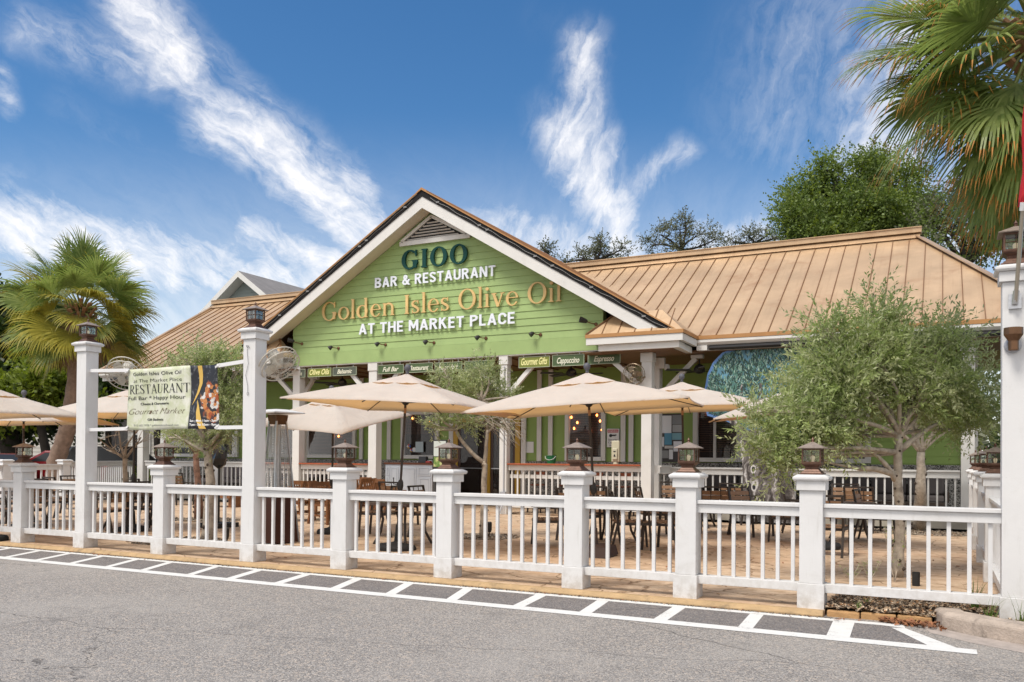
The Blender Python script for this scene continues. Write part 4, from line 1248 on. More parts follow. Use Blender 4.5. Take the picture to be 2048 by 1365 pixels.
# ------------------------------------------------------------------ fans
def cage_fan(name, loc, look, rad, m, label, post=None, scale_d=.12):
    root = thing(name, loc, label, 'fan')
    M = Vector(look).normalized().to_track_quat('Z', 'Y').to_matrix().to_4x4()
    b = MB()
    for r, z in ((rad, 0), (rad*.99, scale_d), (rad*.66, .0-.02), (rad*.33, -.03), (rad*.66, scale_d+.02), (rad*.33, scale_d+.03)):
        b.tube([M @ Vector((r*math.cos(t), r*math.sin(t), z)) for t in np.linspace(0, 2*math.pi, 28)], .010 if r > rad*.9 else .004, 5, cap=False)
    for k in range(26):
        t = 2*math.pi*k/26
        for z in (-.02, scale_d+.02):
            b.tube([M @ Vector((.06*math.cos(t), .06*math.sin(t), z)), M @ Vector((rad*.6*math.cos(t), rad*.6*math.sin(t), z)), M @ Vector((rad*math.cos(t), rad*math.sin(t), max(0, min(scale_d, z))))], .003, 4)
    b.build('cage', m, root)
    b = MB()
    for k in range(3):
        t0 = 2*math.pi*k/3
        vs = []
        for i in range(5):
            r = .06+(rad*.82-.06)*i/4; w = .24+.35*math.sin(math.pi*min(1, .25+i/4*.75))
            for s in (-1, 1): vs.append(M @ Vector((r*math.cos(t0+s*w*.8), r*math.sin(t0+s*w*.8), scale_d*.5+s*.022)))
        b.add(vs, [(2*i, 2*i+1, 2*i+3, 2*i+2) for i in range(4)])
    b.build('blade', m, root)
    b = MB(); b.lathe([(.02, -.22), (.085, -.2), (.095, -.10), (.09, -.0), (.05, .05), (.045, .09), (.01, .1)], 14, M=M); b.build('motor', m, root, smooth=True)
    if post is not None:
        b = MB(); b.tube([M @ Vector((0, 0, -.12)), M @ Vector((0, 0, -.15))+Vector((0, 0, -.15)), Vector(post)], .022, 7); b.build('bracket', m, root)
    return root


cage_fan('wall_fan', (-12.50, 9.98, 2.99), (.35, -.55, -.55), .30, FANW, 'white caged fan on the back of the tall post beside the left palm trunk', post=(-.28, -.34, -.02))
cage_fan('wall_fan', (-8.86, 9.72, 2.97), (.66, -.10, -.72), .30, FANW, 'rust stained white fan tilted down beside the tall post next to the steel heater', post=(-.17, -.14, -.05), scale_d=.10)
cage_fan('wall_fan', (-6.95, 20.62, 3.72), (-.05, -1, -.1), .27, mat('brass_fan', (.22, .17, .115), .35, .6), 'small brass fan on the white column above the widest umbrella', post=(.2, .25, -.05))


def ceiling_fan(loc, zt, label, ph):
    root = thing('ceiling_fan', loc, label, 'ceiling fan', 'dark ceiling fans under the porch')
    b = MB(); b.tube([(0, 0, zt-loc[2]), (0, 0, .10)], .018, 8); b.lathe([(.07, zt-loc[2]-.1), (.08, zt-loc[2]-.005)], 12); b.build('rod', BLACK, root)
    b = MB(); b.lathe([(.03, .16), (.10, .12), (.15, .04), (.14, -.05), (.07, -.09), (.01, -.1)], 16); b.build('motor', BLACK, root)
    for k in range(5):
        t = ph+2*math.pi*k/5; b = MB(); c, s = math.cos(t), math.sin(t)
        b.bar((.12*c, .12*s, 0), (.30*c, .30*s, -.01), .04, .015); b.bar((.28*c, .28*s, -.01), (.92*c, .92*s, -.012), .15, .018, up=(.2*s, -.2*c, 1))
        b.build('blade', BLACK, root)


ceiling_fan((-17.55, 22.3, 3.98), 4.38, 'dark ceiling fan hanging behind the Balsamic board', .3)
ceiling_fan((-9.45, 22.4, 4.00), 4.38, 'dark ceiling fan hanging behind the Cappuccino board', .15)
ceiling_fan((-5.75, 22.4, 3.95), 4.36, 'dark ceiling fan next to the painted tree board', .0)

# ================================================================== FENCE, LANTERNS
YF, PW = 9.37, .2715
PX = [-16.55, -14.648, -12.981, -11.124, -9.243, -7.558, -5.870, -4.061, -2.693, -1.352, .508]
TALL = {2, 4, 10}
DROP = {8: -.01, 9: -.03, 10: 0.0}


def post_parts(root, x, y, z0, tall):
    """boxed post with plinth, collar and cap; children of root, coordinates local to the root"""
    h = 3.285 if tall else 1.24
    w = PW
    b = MB()
    b.box(x+.018, x+w-.018, y+.018, y+w-.018, .26, h)
    b.box(x, x+w, y, y+w, z0, .259)
    p = b.build('post', WHITE, root, bevel=.005)
    b = MB()
    b.box(x-.010, x+w+.010, y-.010, y+w+.010, h-.0, h+.10)
    b.build('collar', WHITE, p, bevel=.004)
    b = MB()
    a = w/2+.045
    b.frus(x+w/2, y+w/2, h+.101, a-.012, h+.118, a); b.frus(x+w/2, y+w/2, h+.1185, a, h+.139, a); b.frus(x+w/2, y+w/2, h+.1395, a, h+.166, a-.045)
    b.build('cap', WHITE, p, bevel=.003)
    return p


def bay_parts(root, x0, x1, y, nb, dz=0.0, zt=1.10):
    b = MB()
    b.box(x0, x1, y+.055, y+.215, zt-.043+dz, zt+dz)
    p = b.build('top_rail', WHITE, root, bevel=.006)
    b = MB(); b.box(x0, x1, y+.085, y+.185, zt-.142+dz, zt-.046+dz); b.build('under_rail', WHITE, p, bevel=.003)
    b = MB(); b.box(x0, x1, y+.065, y+.205, .165+dz, .258+dz); q = b.build('bottom_rail', WHITE, root, bevel=.004)
    for k in range(nb):
        x = x0+(x1-x0)*(k+.5)/nb
        b = MB(); b.box(x-.019, x+.019, y+.116, y+.154, .259+dz, zt-.143+dz)
        b.build('baluster', WHITE, q)


fence = thing('patio_fence', (-7, YF, 0), 'long white balustrade with boxed posts between the road and the patio', 'fence')
fo = Vector((7, 0, 0))
for i, x in enumerate(PX):
    if i > 0 or True: post_parts(fence, x+7, 0, .0 + DROP.get(i, 0), i in TALL)
for i in range(len(PX)-1):
    x0, x1 = PX[i]+PW-.018, PX[i+1]+.018
    n = {0: 9, 1: 8, 2: 9, 3: 9, 4: 8, 5: 8, 6: 9, 7: 6, 8: 7, 9: 9}[i]
    bay_parts(fence, x0+7, x1+7, 0, n)

# side fence going back on the right
sfence = thing('side_fence', (.50, 12, 0), 'white balustrade running back from the tall flagpole post to the restaurant', 'fence')
SY = [12.55, 14.95, 17.1, 19.6]
for y in SY:
    post_parts(sfence, 0, y-12, 0, False)
ys = [YF]+SY+[22.0]
for i in range(5):
    y0, y1 = (ys[i]+PW-.018 if True else 0)-12, ys[i+1]+.018-12
    b = MB(); b.box(.055, .215, y0, y1, 1.057, 1.10); p = b.build('top_rail', WHITE, sfence, bevel=.006)
    b = MB(); b.box(.085, .185, y0, y1, .958, 1.054); b.build('under_rail', WHITE, p)
    b = MB(); b.box(.065, .205, y0, y1, .165, .258); q = b.build('bottom_rail', WHITE, sfence)
    n = 12
    for k in range(n):
        y = y0+(y1-y0)*(k+.5)/n
        b = MB(); b.box(.116, .154, y-.019, y+.019, .259, .957); b.build('baluster', WHITE, q)

# far left boundary balustrade (rises with the ground)
lfence = thing('boundary_fence', (-24.6, 16.5, 0), 'white balustrade at the far edge of the patio in front of the parked cars', 'fence')
LP = [(-23.6, 13.4), (-24.3, 15.2), (-24.75, 17.4), (-28.3, 22.9)]
pts3 = []
for k, (x, y) in enumerate(LP[:3]):
    post_parts(lfence, x+24.6-.13, y-16.5, 0, False)
for k, ((xa, ya), (xb, yb), zt) in enumerate(zip([(-22.9, 11.2)]+LP[:3], LP, (1.20, 1.24, 1.26, 1.34))):
    A = Vector((xa+24.6, ya-16.5, 0)); B = Vector((xb+24.6, yb-16.5, 0)); d = (B-A).normalized(); A += d*.16 + Vector((0, .13, 0)); B += Vector((0, .13, 0)) - d*.14
    b = MB(); b.bar(A+Vector((0, 0, zt-.02)), B+Vector((0, 0, zt-.02)), .16, .045); p = b.build('top_rail', WHITE, lfence)
    b = MB(); b.bar(A+Vector((0, 0, zt-.11)), B+Vector((0, 0, zt-.11)), .09, .13); b.build('under_rail', WHITE, p)
    b = MB(); b.bar(A+Vector((0, 0, .22)), B+Vector((0, 0, .22)), .12, .09); q = b.build('bottom_rail', WHITE, lfence)
    n = int((B-A).length/.2)
    for i in range(n):
        c = A+(B-A)*((i+.5)/n); b = MB(); b.bar(c+Vector((0, 0, .266)), c+Vector((0, 0, zt-.18)), .04, .04); b.build('baluster', WHITE, q)

# post lanterns: bell base, glazed cage, roof, finial, bulb
def make_lantern():
    root = thing('post_lantern', (0, 0, 0), 'x', 'lantern')
    b = MB()
    for z0, a0, z1, a1 in ((0, .118, .014, .118), (.0142, .106, .034, .092), (.0342, .086, .06, .068), (.0602, .064, .082, .068), (.0822, .07, .105, .092), (.1052, .098, .122, .104)): b.frus(0, 0, z0, a0, z1, a1)
    b.build('base', COPL, root, bevel=.003)
    b = MB()
    a = .090
    for sx in (-1, 1):
        for sy in (-1, 1): b.box(sx*a-.0075, sx*a+.0075, sy*a-.0075, sy*a+.0075, .123, .275)
    for s in (-1, 1):
        for z in (.124, .196, .262):
            t = .004 if z == .196 else .012
            b.box(-a+.0095, a-.0095, s*a-.005, s*a+.005, z, z+t); b.box(s*a-.005, s*a+.005, -a+.0095, a-.0095, z, z+t)
        b.box(-.002, .002, s*a-.003, s*a+.003, .137, .261); b.box(s*a-.003, s*a+.003, -.002, .002, .137, .261)
    b.build('cage', COPL, root)
    b = MB()
    for s in (-1, 1):
        b.box(-a+.01, a-.01, s*(a-.010)-.001, s*(a-.010)+.001, .14, .256); b.box(s*(a-.010)-.001, s*(a-.010)+.001, -a+.013, a-.013, .14, .256)
    b.build('pane', LGLASS, root)
    b = MB(); b.frus(0, 0, .276, .135, .282, .137); b.frus(0, 0, .2822, .137, .345, .016); b.build('roof', PEWT, root)
    b = MB(); b.lathe([(.012, .343), (.02, .35), (.012, .36), (.018, .372), (.008, .388), (.002, .40)], 10); b.build('finial', COPL, root)
    b = MB(); b.lathe([(.012, .125), (.016, .145), (.022, .165), (.025, .182), (.016, .20), (.002, .206)], 10); b.build('bulb', BULB, root, smooth=True)
    return root


lan = make_lantern()
order = ['first', 'second', 'third', 'fourth', 'fifth', 'sixth', 'seventh', 'eighth', 'ninth']
names = {0: 'copper lantern on the fence post cut off by the picture edge', 1: 'copper lantern on the short post in front of the red car', 2: 'weathered lantern on the tall post in front of the palm trunk', 3: 'copper lantern on the short post below the printed banner',
         4: 'dark lantern on the tall post at the low end of the gable', 5: 'copper lantern on the short post in front of the bar counter window', 6: 'copper lantern on the short post in front of the yellow framed entrance',
         7: 'copper lantern on the short post below the warning sign', 8: 'copper lantern on the short post below the notice board', 9: 'copper lantern on the short post under the big olive branches', 10: 'large copper lantern on the tall post behind the flagpole'}
spots_l = [(x+PW/2, YF+PW/2, 3.451 if i in TALL else 1.406, names[i], 1.12 if i == 10 else 1) for i, x in enumerate(PX)]
for k, y in enumerate(SY): spots_l.append((.50+PW/2, y+PW/2, 1.406, ['copper lantern nearest the tall flagpole post on the side fence', 'copper lantern second from the flagpole post on the side fence', 'copper lantern third from the flagpole post on the side fence', 'copper lantern on the side fence post closest to the restaurant corner'][k], 1))
for k, (x, y) in enumerate(LP[:3]): spots_l.append((x+PW/2-.13, y+PW/2, 1.406, ['pewter roofed lantern on the far boundary post behind the first short post', 'pewter roofed lantern on the far boundary post by the dark tree trunk', 'pewter roofed lantern on the far boundary post at the foot of the palm'][k], 1))
first = True
for (x, y, z, l, sc) in spots_l:
    if x < -16: continue
    o = lan if first else copy_tree(lan); first = False
    o.location = (x, y, z); o.scale = (sc, sc, sc); o.rotation_euler = (0, 0, random.uniform(-.04, .04))
    tag(o, l, 'lantern', 'copper lanterns on the fence posts')

# things fixed to the tall posts
root = thing('flag', (.628, 9.36, 3.08), 'red flag furled on a steel pole fixed to the right tall post', 'flag')
b = MB(); b.box(-.055, .055, -.0, .012, -.06, .08); b.tube([(0, -.03, -.02), (.008, -.06, .10)], .028, 8); b.build('bracket', STEEL, root)
b = MB(); b.tube([(.003, -.045, .0), (.09, -.52, 1.75)], .0185, 8); b.build('pole', mat('tarnished_steel_pole', (.42, .37, .30), .3, .8), root)
b = MB()
vs_ = []; fs_ = []
for i in range(14):
    t = i/13
    for k in range(9):
        a = 2*math.pi*k/9; r = (.035+.055*t)*(1+.35*math.sin(3*a+5*t))
        vs_.append((.045+.045*t+.05*t+r*math.cos(a), -.28-.24*t+r*math.sin(a)*.7, .85+.95*t-.02*math.cos(a*2)))
for i in range(13):
    for k in range(9): fs_.append((i*9+k, i*9+(k+1) % 9, (i+1)*9+(k+1) % 9, (i+1)*9+k))
fs_ += [tuple(range(9)), tuple(13*9+k for k in range(9))]
b.add(vs_, fs_); b.build('cloth', mat('red_flag_cloth', (.55, .018, .03), .75), root, smooth=True)
b = MB(); b.tube([(.045, -.27, .80), (.05, -.295, .87)], .03, 8); b.build('collar', WHITE, root)
root = thing('up_light', (.612, 9.37, 2.70), 'bronze cup shaped wall light on the right tall post below the flag bracket', 'wall light')
b = MB(); b.lathe([(.075, 0), (.075, .02), (.05, .045)], 16, M=Matrix.Translation((0, .015, -.03)) @ Matrix.Rotation(R(90), 4, 'X')); b.build('mount', GREY, root)
b = MB(); b.lathe([(.040, -.09), (.044, -.085), (.044, .0), (.082, .06), (.082, .125), (.072, .125), (.06, .06)], 18, (0, -.09, 0)); b.build('lamp_head', BRONZE, root)
wr = MB()
wr.tube([(-9.243+.10, 9.381, 3.14), (-9.243+.11, 9.376, 3.05), (-9.243+.13, 9.376, 2.92), (-9.243+.08, 9.376, 2.75), (-9.243+.12, 9.376, 2.6), (-9.243+.125, 9.376, 2.5)], .003, 5)
wr.tube([(-9.243+.125+.014*math.sin(t), 9.376, 2.475+.026*math.cos(t)) for t in np.linspace(0, 6.28, 14)], .003, 5)
for dx in (.085, .115): wr.tube([(-9.243+dx, 9.376, 3.19), (-9.243+dx+.03, 9.376, 3.15)], .005, 5)
tag(wr.build('wire', mat('grey_wire', (.10, .10, .11), .5)), 'thin wire dangling in a loop on the tall post by the heater', 'wire')

# ================================================================== BANNER
root = thing('banner', (-10.82, 9.47, 1.96), 'pale green vinyl banner with black and gold photo strip tied between two tall posts', 'banner')
bx0, bx1, bz0, bz1 = -11.815, -9.81, 1.965, 2.95
m = mat('banner_vinyl', (.58, .60, .46), .5); t = m.node_tree; q = NG(t); bs = t.nodes['Principled BSDF']
ge = q.n('ShaderNodeNewGeometry')
q.put(bs.inputs['Base Color'], q.mix(q.rng(q.noise(ge.outputs['Position'], 4.5, 6, .65, 1.2), .35, .7), (.50, .53, .36), (.66, .66, .58)))
BANV = m
m = mat('banner_photo', (.02, .02, .03), .45); t = m.node_tree; q = NG(t); bs = t.nodes['Principled BSDF']
ge = q.n('ShaderNodeNewGeometry'); po = q.v('SUBTRACT', ge.outputs['Position'], (-10.0, 9.47, 2.35))
vo = q.n('ShaderNodeTexVoronoi'); vo.inputs['Scale'].default_value = 15; q.put(vo.inputs['Vector'], q.v('ADD', po, q.v('SCALE', q.noise(po, 14, 5, color=True), scale=.09)))
sp = q.n('ShaderNodeSeparateColor'); q.put(sp.inputs[0], vo.outputs['Color'])
food = q.mix(q.rng(sp.outputs[0], .45, .5), (.02, .02, .025), (.36, .08, .02)); food = q.mix(q.rng(sp.outputs[1], .55, .6), food, (.50, .20, .06)); food = q.mix(q.rng(sp.outputs[2], .72, .76), food, (.62, .60, .58))
food = q.mix(q.rng(q.noise(po, 38, 3), .5, .72, 0, .5), food, (.06, .02, .01))
dd = q.m('ADD', q.v('LENGTH', q.v('MULTIPLY', q.v('SUBTRACT', po, (.03, 0, .02)), (1/.24, 0, 1/.36))), q.m('MULTIPLY', q.m('SUBTRACT', q.noise(po, 6, 4), .5), 1.6))
smoke = q.mix(q.rng(q.noise(po, 7, 5, .6, 2.5), .52, .75, 0, .45), (.012, .012, .018), (.45, .47, .50))
q.put(bs.inputs['Base Color'], q.mix(q.rng(dd, .75, .95), food, smoke))
BANP = m


def wob(x, z):
    u = (x-bx0)/(bx1-bx0); w = (z-bz0)/(bz1-bz0)
    return .018*math.sin(u*7+w*3)+.012*math.sin(u*15-w*5)+.02*math.sin(w*3.1)*math.sin(u*3.1)


def cloth(x0, x1, m, name, zpad=0, dy=0):
    nx, nz = 26, 18; vs = []; fs = []
    for j in range(nz+1):
        for i in range(nx+1):
            x = x0+(x1-x0)*i/nx; z = bz0+(bz1-bz0)*j/nz+.008*math.sin(x*4)
            vs.append((x+10.82, wob(x, z)+dy, z-1.96))
    for j in range(nz):
        for i in range(nx):
            a = j*(nx+1)+i; fs.append((a, a+1, a+nx+2, a+nx+1))
    b = MB(); b.add(vs, fs); o = b.build(name, m, root, smooth=True)
    sd = o.modifiers.new('thick', 'SOLIDIFY'); sd.thickness = .003
    return o


xs_ = bx0+(bx1-bx0)*.70
cloth(bx0, xs_, BANV, 'vinyl_panel'); cloth(xs_, bx1, BANP, 'photo_strip')
BTXT = mat('banner_black_ink', (.02, .02, .022), .5); BGOLD = mat('banner_gold_ribbon', (.62, .40, .09), .4); BWH = mat('banner_white_ink', (.8, .8, .8), .5); BGREY = mat('banner_grey_ink', (.28, .29, .27), .5); BSCR = mat('banner_bronze_ink', (.13, .085, .045), .5)


def drape(b): b.v = [(v[0]+10.82, v[1]+wob(v[0], v[2])-.007, v[2]-1.96) for v in b.v]; return b


W70 = xs_-bx0


def bline(txt, c, w, z, cap, m, off=.0, shear=0.0, cen=None):
    me = text_mesh(txt, 1, .001, 0, shear)
    hy = max(v.co.y for v in me.vertices if True)
    me = text_mesh(txt, cap/.73, .0012, off, shear)
    mn = min(v.co.x for v in me.vertices); mx = max(v.co.x for v in me.vertices)
    xc = bx0+W70*c
    for v in me.vertices: v.co.x = (v.co.x-(mn+mx)/2)*(w*W70)/(mx-mn)
    b = MB(); place_text(b, me, Matrix.Translation((xc, 0, z))); drape(b); b.build('lettering', m, root, fix=False)


bline('Golden Isles Olive Oil', .48, .77, 2.835, .058, BTXT, -.0005)
bline('at The Market Place', .49, .77, 2.725, .060, BTXT, -.0015)
b = serif_line('RESTAURANT', .12, .026, .05, .145, bx0+W70*.03, bx0+W70*.985, .001, gap=.04); moved(b, (0, 0, 2.545)); drape(b); b.build('lettering', BTXT, root, fix=False)
bline('Full Bar * Happy Hour', .47, .91, 2.445, .064, BTXT, -.0005)
bline('Cheese & Charcuterie', .45, .48, 2.362, .040, BTXT, .0003)
bline('Gourmet Market', .48, .90, 2.215, .10, BSCR, -.0035, .6)
bline('Gift Baskets', .46, .28, 2.108, .040, BTXT, .0003)
bline('912 602 9736 * goldenislesoliveoil.com', .47, .74, 2.02, .036, BGREY, -.0005)
for txt, z in (('Sun - Mon 11am - 5pm', 2.078), ('Tues - Sat 10am - 9pm', 2.018)):
    me = text_mesh(txt, .048, .0012, .001); mn = min(v.co.x for v in me.vertices); mx = max(v.co.x for v in me.vertices)
    for v in me.vertices: v.co.x = (v.co.x-mn)*.52/(mx-mn)
    b = MB(); place_text(b, me, Matrix.Translation((xs_+.035, 0, z))); drape(b); b.build('lettering', BWH, root, fix=False)
b = MB()                                       # gold ribbon sweeping down the strip
for pts in ([(.13, 1.0, .09), (.15, .85, .085), (.155, .72, .07), (.11, .58, .05), (.05, .44, .02), (.02, .38, .004)], [(.13, .46, .004), (.14, .36, .04), (.13, .26, .08), (.15, .13, .10), (.21, .0, .13)]):
    vs = []
    for i in range(len(pts)-1):
        for s in range(6):
            t = s/6; p = [pts[i][k]*(1-t)+pts[i+1][k]*t for k in range(3)]; vs.append(p)
    vs.append(list(pts[-1])); V = []
    for x, w_, h in vs:
        for sg in (0, 1):
            V.append((xs_+.02+x+sg*h, 0, bz0+.004+(bz1-bz0-.008)*w_))
    b.add(V, [(2*i, 2*i+1, 2*i+3, 2*i+2) for i in range(len(vs)-1)])
drape(b); b.v = [(v[0], v[1]+.001, v[2]) for v in b.v]; b.build('gold_ribbon', BGOLD, root, fix=False)
STRAP = mat('white_strap', (.70, .70, .71), .5)
for xa, za, xb, zb in ((-12.73, 2.965, bx0+.02, 2.935), (bx1-.02, 2.925, -9.22, 2.972), (-12.73, 1.975, bx0+.02, 1.985), (bx1-.02, 1.985, -9.22, 1.985)):
    b = MB(); b.bar((xa+10.82, 0, za-1.96), (xb+10.82, 0, zb-1.96), .03, .055); b.build('strap', STRAP, root)
b = MB()
for x, z in ((bx0, bz1-.03), (bx0, bz0+.03), (bx1, bz1-.03), (bx1, bz0+.03)):
    b.lathe([(.022, 0), (.026, .01), (.012, .02)], 10, M=Matrix.Translation((x+10.82, -.005, z-1.96)) @ Matrix.Rotation(R(90), 4, 'X')); b.bar((x+10.82-.05, -.01, z-1.96-.02), (x+10.82+.04, -.012, z-1.96+.03), .012, .03)
b.build('knot', WHITE, root)

# ================================================================== UMBRELLAS
def make_umbrella(name, base, rot, a, b_, hub_z, rise, label, lean=(0, 0), tilt=(0, 0), stone=False, base_w=.30):
    """rectangular market umbrella; lean tips the whole umbrella, tilt tips the canopy about the hub (radians about x, y)"""
    root = thing(name, base, label, 'umbrella', 'beige canvas umbrellas over the patio tables')
    root.rotation_euler = (lean[0], lean[1], 0)
    Mt = Matrix.Translation((0, 0, hub_z)) @ Euler((tilt[0], tilt[1], 0)).to_matrix().to_4x4() @ Matrix.Rotation(rot, 4, 'Z')
    b = MB(); b.tube([(0, 0, .02), (0, 0, hub_z)], .021, 10); b.build('pole', FRAME, root)
    b = MB(); b.tube([Mt @ Vector((0, 0, .0)), Mt @ Vector((0, 0, rise))], .019, 8); b.lathe([(.03, -.02), (.055, .0), (.06, .05), (.035, .07)], 10, M=Mt); b.build('hub', BLACK, root)
    b = MB(); b.tube([(0, 0, hub_z-.16), (0, 0, hub_z-.07)], .0235, 8); b.build('label_band', mat_once('brown_band', (.35, .2, .11)), root)
    # canopy on ribs to four corners and the middles of the long sides
    rim = [(-a, -b_), (0, -b_*1.03), (a, -b_), (a, b_), (0, b_*1.03), (-a, b_)]
    NS, NR = 8, 9
    ring = []
    for i in range(6):
        p, q_ = rim[i], rim[(i+1) % 6]
        for s in range(NS):
            t = s/NS; sag = math.sin(math.pi*t)
            x = p[0]+(q_[0]-p[0])*t; y = p[1]+(q_[1]-p[1])*t
            ring.append((x*(1-.035*sag), y*(1-.035*sag), sag))
    drop = [0.0 if i in (1, 4) else 0 for i in range(6)]
    vs = [Mt @ Vector((0, 0, rise))]; n = len(ring)
    for j in range(1, NR+1):
        t = j/NR
        for (x, y, sag) in ring:
            d = math.hypot(x, y); z = rise*(1-t)-.05*math.sin(math.pi*t)*(.4+.6*sag) + .03*math.sin(math.pi*t) - (.045*t*t if True else 0)*(d/math.hypot(a, b_))
            vs.append(Mt @ Vector((x*t, y*t, z)))
    fs = [(0, 1+k, 1+(k+1) % n) for k in range(n)]
    for j in range(NR-1):
        for k in range(n): fs.append((1+j*n+k, 1+(j+1)*n+k, 1+(j+1)*n+(k+1) % n, 1+j*n+(k+1) % n))
    # hem
    base_i = 1+(NR-1)*n; o_ = len(vs)
    vs += [vs[base_i+k]+Vector((0, 0, -.022)) for k in range(n)]
    fs += [(base_i+k, o_+k, o_+(k+1) % n, base_i+(k+1) % n) for k in range(n)]
    m = MB(); m.add(vs, fs); can = m.build('canopy', CANVAS, root, smooth=True, fix=True)
    # vent cap with scalloped flaps
    m = MB(); vs = [Mt @ Vector((0, 0, rise+.075))]; N = 48; 
    for j in range(1, 5):
        t = j/4
        for k in range(N):
            an = 2*math.pi*k/N; cx, cy = math.cos(an), math.sin(an)
            rr_ = 1/max(abs(cx)/a, abs(cy)/b_); fl = .014*abs(math.sin(an*9)) if j == 4 else 0
            tt = .30*t; r = rr_*tt
            vs.append(Mt @ Vector((r*cx, r*cy, rise*(1-tt)-.045*tt*tt+.020+.04*(1-t)-fl*.8)))
    fs = [(0, 1+k, 1+(k+1) % N) for k in range(N)]+[(1+j*N+k, 1+(j+1)*N+k, 1+(j+1)*N+(k+1) % N, 1+j*N+(k+1) % N) for j in range(3) for k in range(N)]
    m.add(vs, fs); m.build('vent_cap', CANVAS, can, smooth=True)
    m = MB(); m.lathe([(.022, 0), (.03, .03), (.02, .045), (.045, .07), (.058, .11), (.045, .15), (.015, .168), (.002, .17)], 14, M=Mt @ Matrix.Translation((0, 0, rise+.06))); m.build('finial', FINIAL, root, smooth=True)
    for i, (x, y) in enumerate(rim):
        m = MB(); p0 = Mt @ Vector((x*.03, y*.03, rise-.05)); p1 = Mt @ Vector((x*.985, y*.985, -.075))
        pm = Mt @ Vector((x*.5, y*.5, rise*.5-.055))
        m.tube([p0, pm, p1], .009, 6); m.tube([Mt @ Vector((x*.02, y*.02, .02)), pm], .008, 6); m.build('rib', BLACK, root)
    m = MB(); m.lathe([(.03, -.09), (.045, -.06), (.05, .0), (.045, .06), (.028, .10)], 10, (0, 0, 1.08)); m.tube([(-.04, -.01, 1.09), (-.12, -.03, 1.10), (-.125, -.035, 1.21)], .009, 6); m.build('crank', BLACK, root)
    m = MB()
    if stone:
        m.frus(0, 0, .0, .27, .16, .24); m.frus(0, 0, .161, .22, .20, .1); m.tube([(0, 0, .15), (0, 0, .45)], .032, 10)
    else:
        m.lathe([(base_w, .0), (base_w, .05), (base_w*.93, .085), (.10, .12), (.05, .14), (.035, .42)], 24)
    m.build('base', mat_once('brown_base', (.06, .035, .028)) if stone else RUBBER, root)
    return root


def leanfor(deg):
    """tip about the line of sight (positive: top moves right in the photo)"""
    ax = FWD; q = Matrix.Rotation(R(deg), 3, ax)
    e = q.to_euler(); return e


u1 = make_umbrella('patio_umbrella', (-8.17, 11.87, 0), R(4), 1.58, 1.30, 2.46, .44, 'wide beige umbrella to the left of the small olive tree, leaning right', base_w=.33)
u1.rotation_euler = Matrix.Rotation(R(3.0), 3, FWD).to_euler()
u2 = make_umbrella('patio_umbrella', (-4.90, 12.72, 0), R(10), 1.70, 1.36, 2.41, .46, 'widest beige umbrella in front of the bar counter and brass fan, pole leaning left', stone=True)
u2.rotation_euler = Matrix.Rotation(R(-3.4), 3, FWD).to_euler()
u3 = make_umbrella('patio_umbrella', (-4.42, 16.2, 0), R(8), 1.60, 1.25, 2.58, .42, 'beige umbrella in front of the notice board and painted tree')
u3.rotation_euler = Matrix.Rotation(R(-1.5), 3, FWD).to_euler()
p = at(1647, 960, D=15.0)
u4 = make_umbrella('patio_umbrella', (p.x, p.y, 0), R(16), 1.75, 1.0, 2.48, .46, 'beige umbrella half hidden behind the big olive tree')
u4.rotation_euler = Matrix.Rotation(R(-5.0), 3, FWD).to_euler()
p = at(664, 1010, D=17.2)
u5 = make_umbrella('patio_umbrella', (p.x, p.y, 0), R(2), 1.12, 1.22, 2.36, .42, 'beige umbrella tipped towards the road behind the heater and wooden chairs', tilt=(R(11), R(5)))
p = at(266, 1052, D=17.4)
u6 = make_umbrella('patio_umbrella', (p.x, p.y, 0), R(6), 1.62, 1.0, 2.42, .46, 'beige umbrella partly hidden behind the printed banner')
p = at(45, 1010, D=17.8)
u7 = make_umbrella('patio_umbrella', (p.x, p.y, 0), R(10), 1.55, 1.0, 2.26, .42, 'beige umbrella on a dark pole before the hedge, lower of the left pair')
p = at(-20, 1010, D=15.2)
u8 = make_umbrella('patio_umbrella', (p.x, p.y, 0), R(2), 1.25, .95, 2.30, .40, 'beige umbrella cut by the picture edge above its lower neighbour')
p = at(312, 1040, D=19.0)
root = thing('folded_umbrella', (p.x, p.y, 0), 'thin black pole stand with folded black cover behind the banner', 'umbrella')
b = MB(); b.tube([(0, 0, 0), (0, 0, 1.75)], .022, 8); b.lathe([(.25, 0), (.25, .06), (.05, .1)], 16); b.build('pole', BLACK, root)
b = MB(); b.lathe([(.03, 1.5), (.06, 1.6), (.075, 2.0), (.06, 2.5), (.01, 2.72)], 9); b.build('cover', RUBBER, root)
p = at(437, 1045, D=18.5)
root = thing('covered_stand', (p.x, p.y, 0), 'black pole with a black bag tied over its head behind the left olive trunk', 'covered stand')
b = MB(); b.tube([(0, 0, 0), (0, 0, 1.5)], .025, 8); b.box(-.30, .30, -.30, .30, 0, .10); b.build('pole', BLACK, root)
rr = random.Random(3); b = MB(); prof = [(.03, 1.28), (.13, 1.36), (.17, 1.5), (.15, 1.68), (.09, 1.8), (.03, 1.86)]
vs = [((r*(1+rr.uniform(-.2, .2)))*math.cos(2*math.pi*k/10), r*(1+rr.uniform(-.2, .2))*math.sin(2*math.pi*k/10), z) for r, z in prof for k in range(10)]
b.add(vs, [(i*10+k, i*10+(k+1) % 10, (i+1)*10+(k+1) % 10, (i+1)*10+k) for i in range(5) for k in range(10)]+[tuple(50+k for k in range(10))]); b.build('bag', mat('black_plastic', (.03, .032, .035), .25), root)

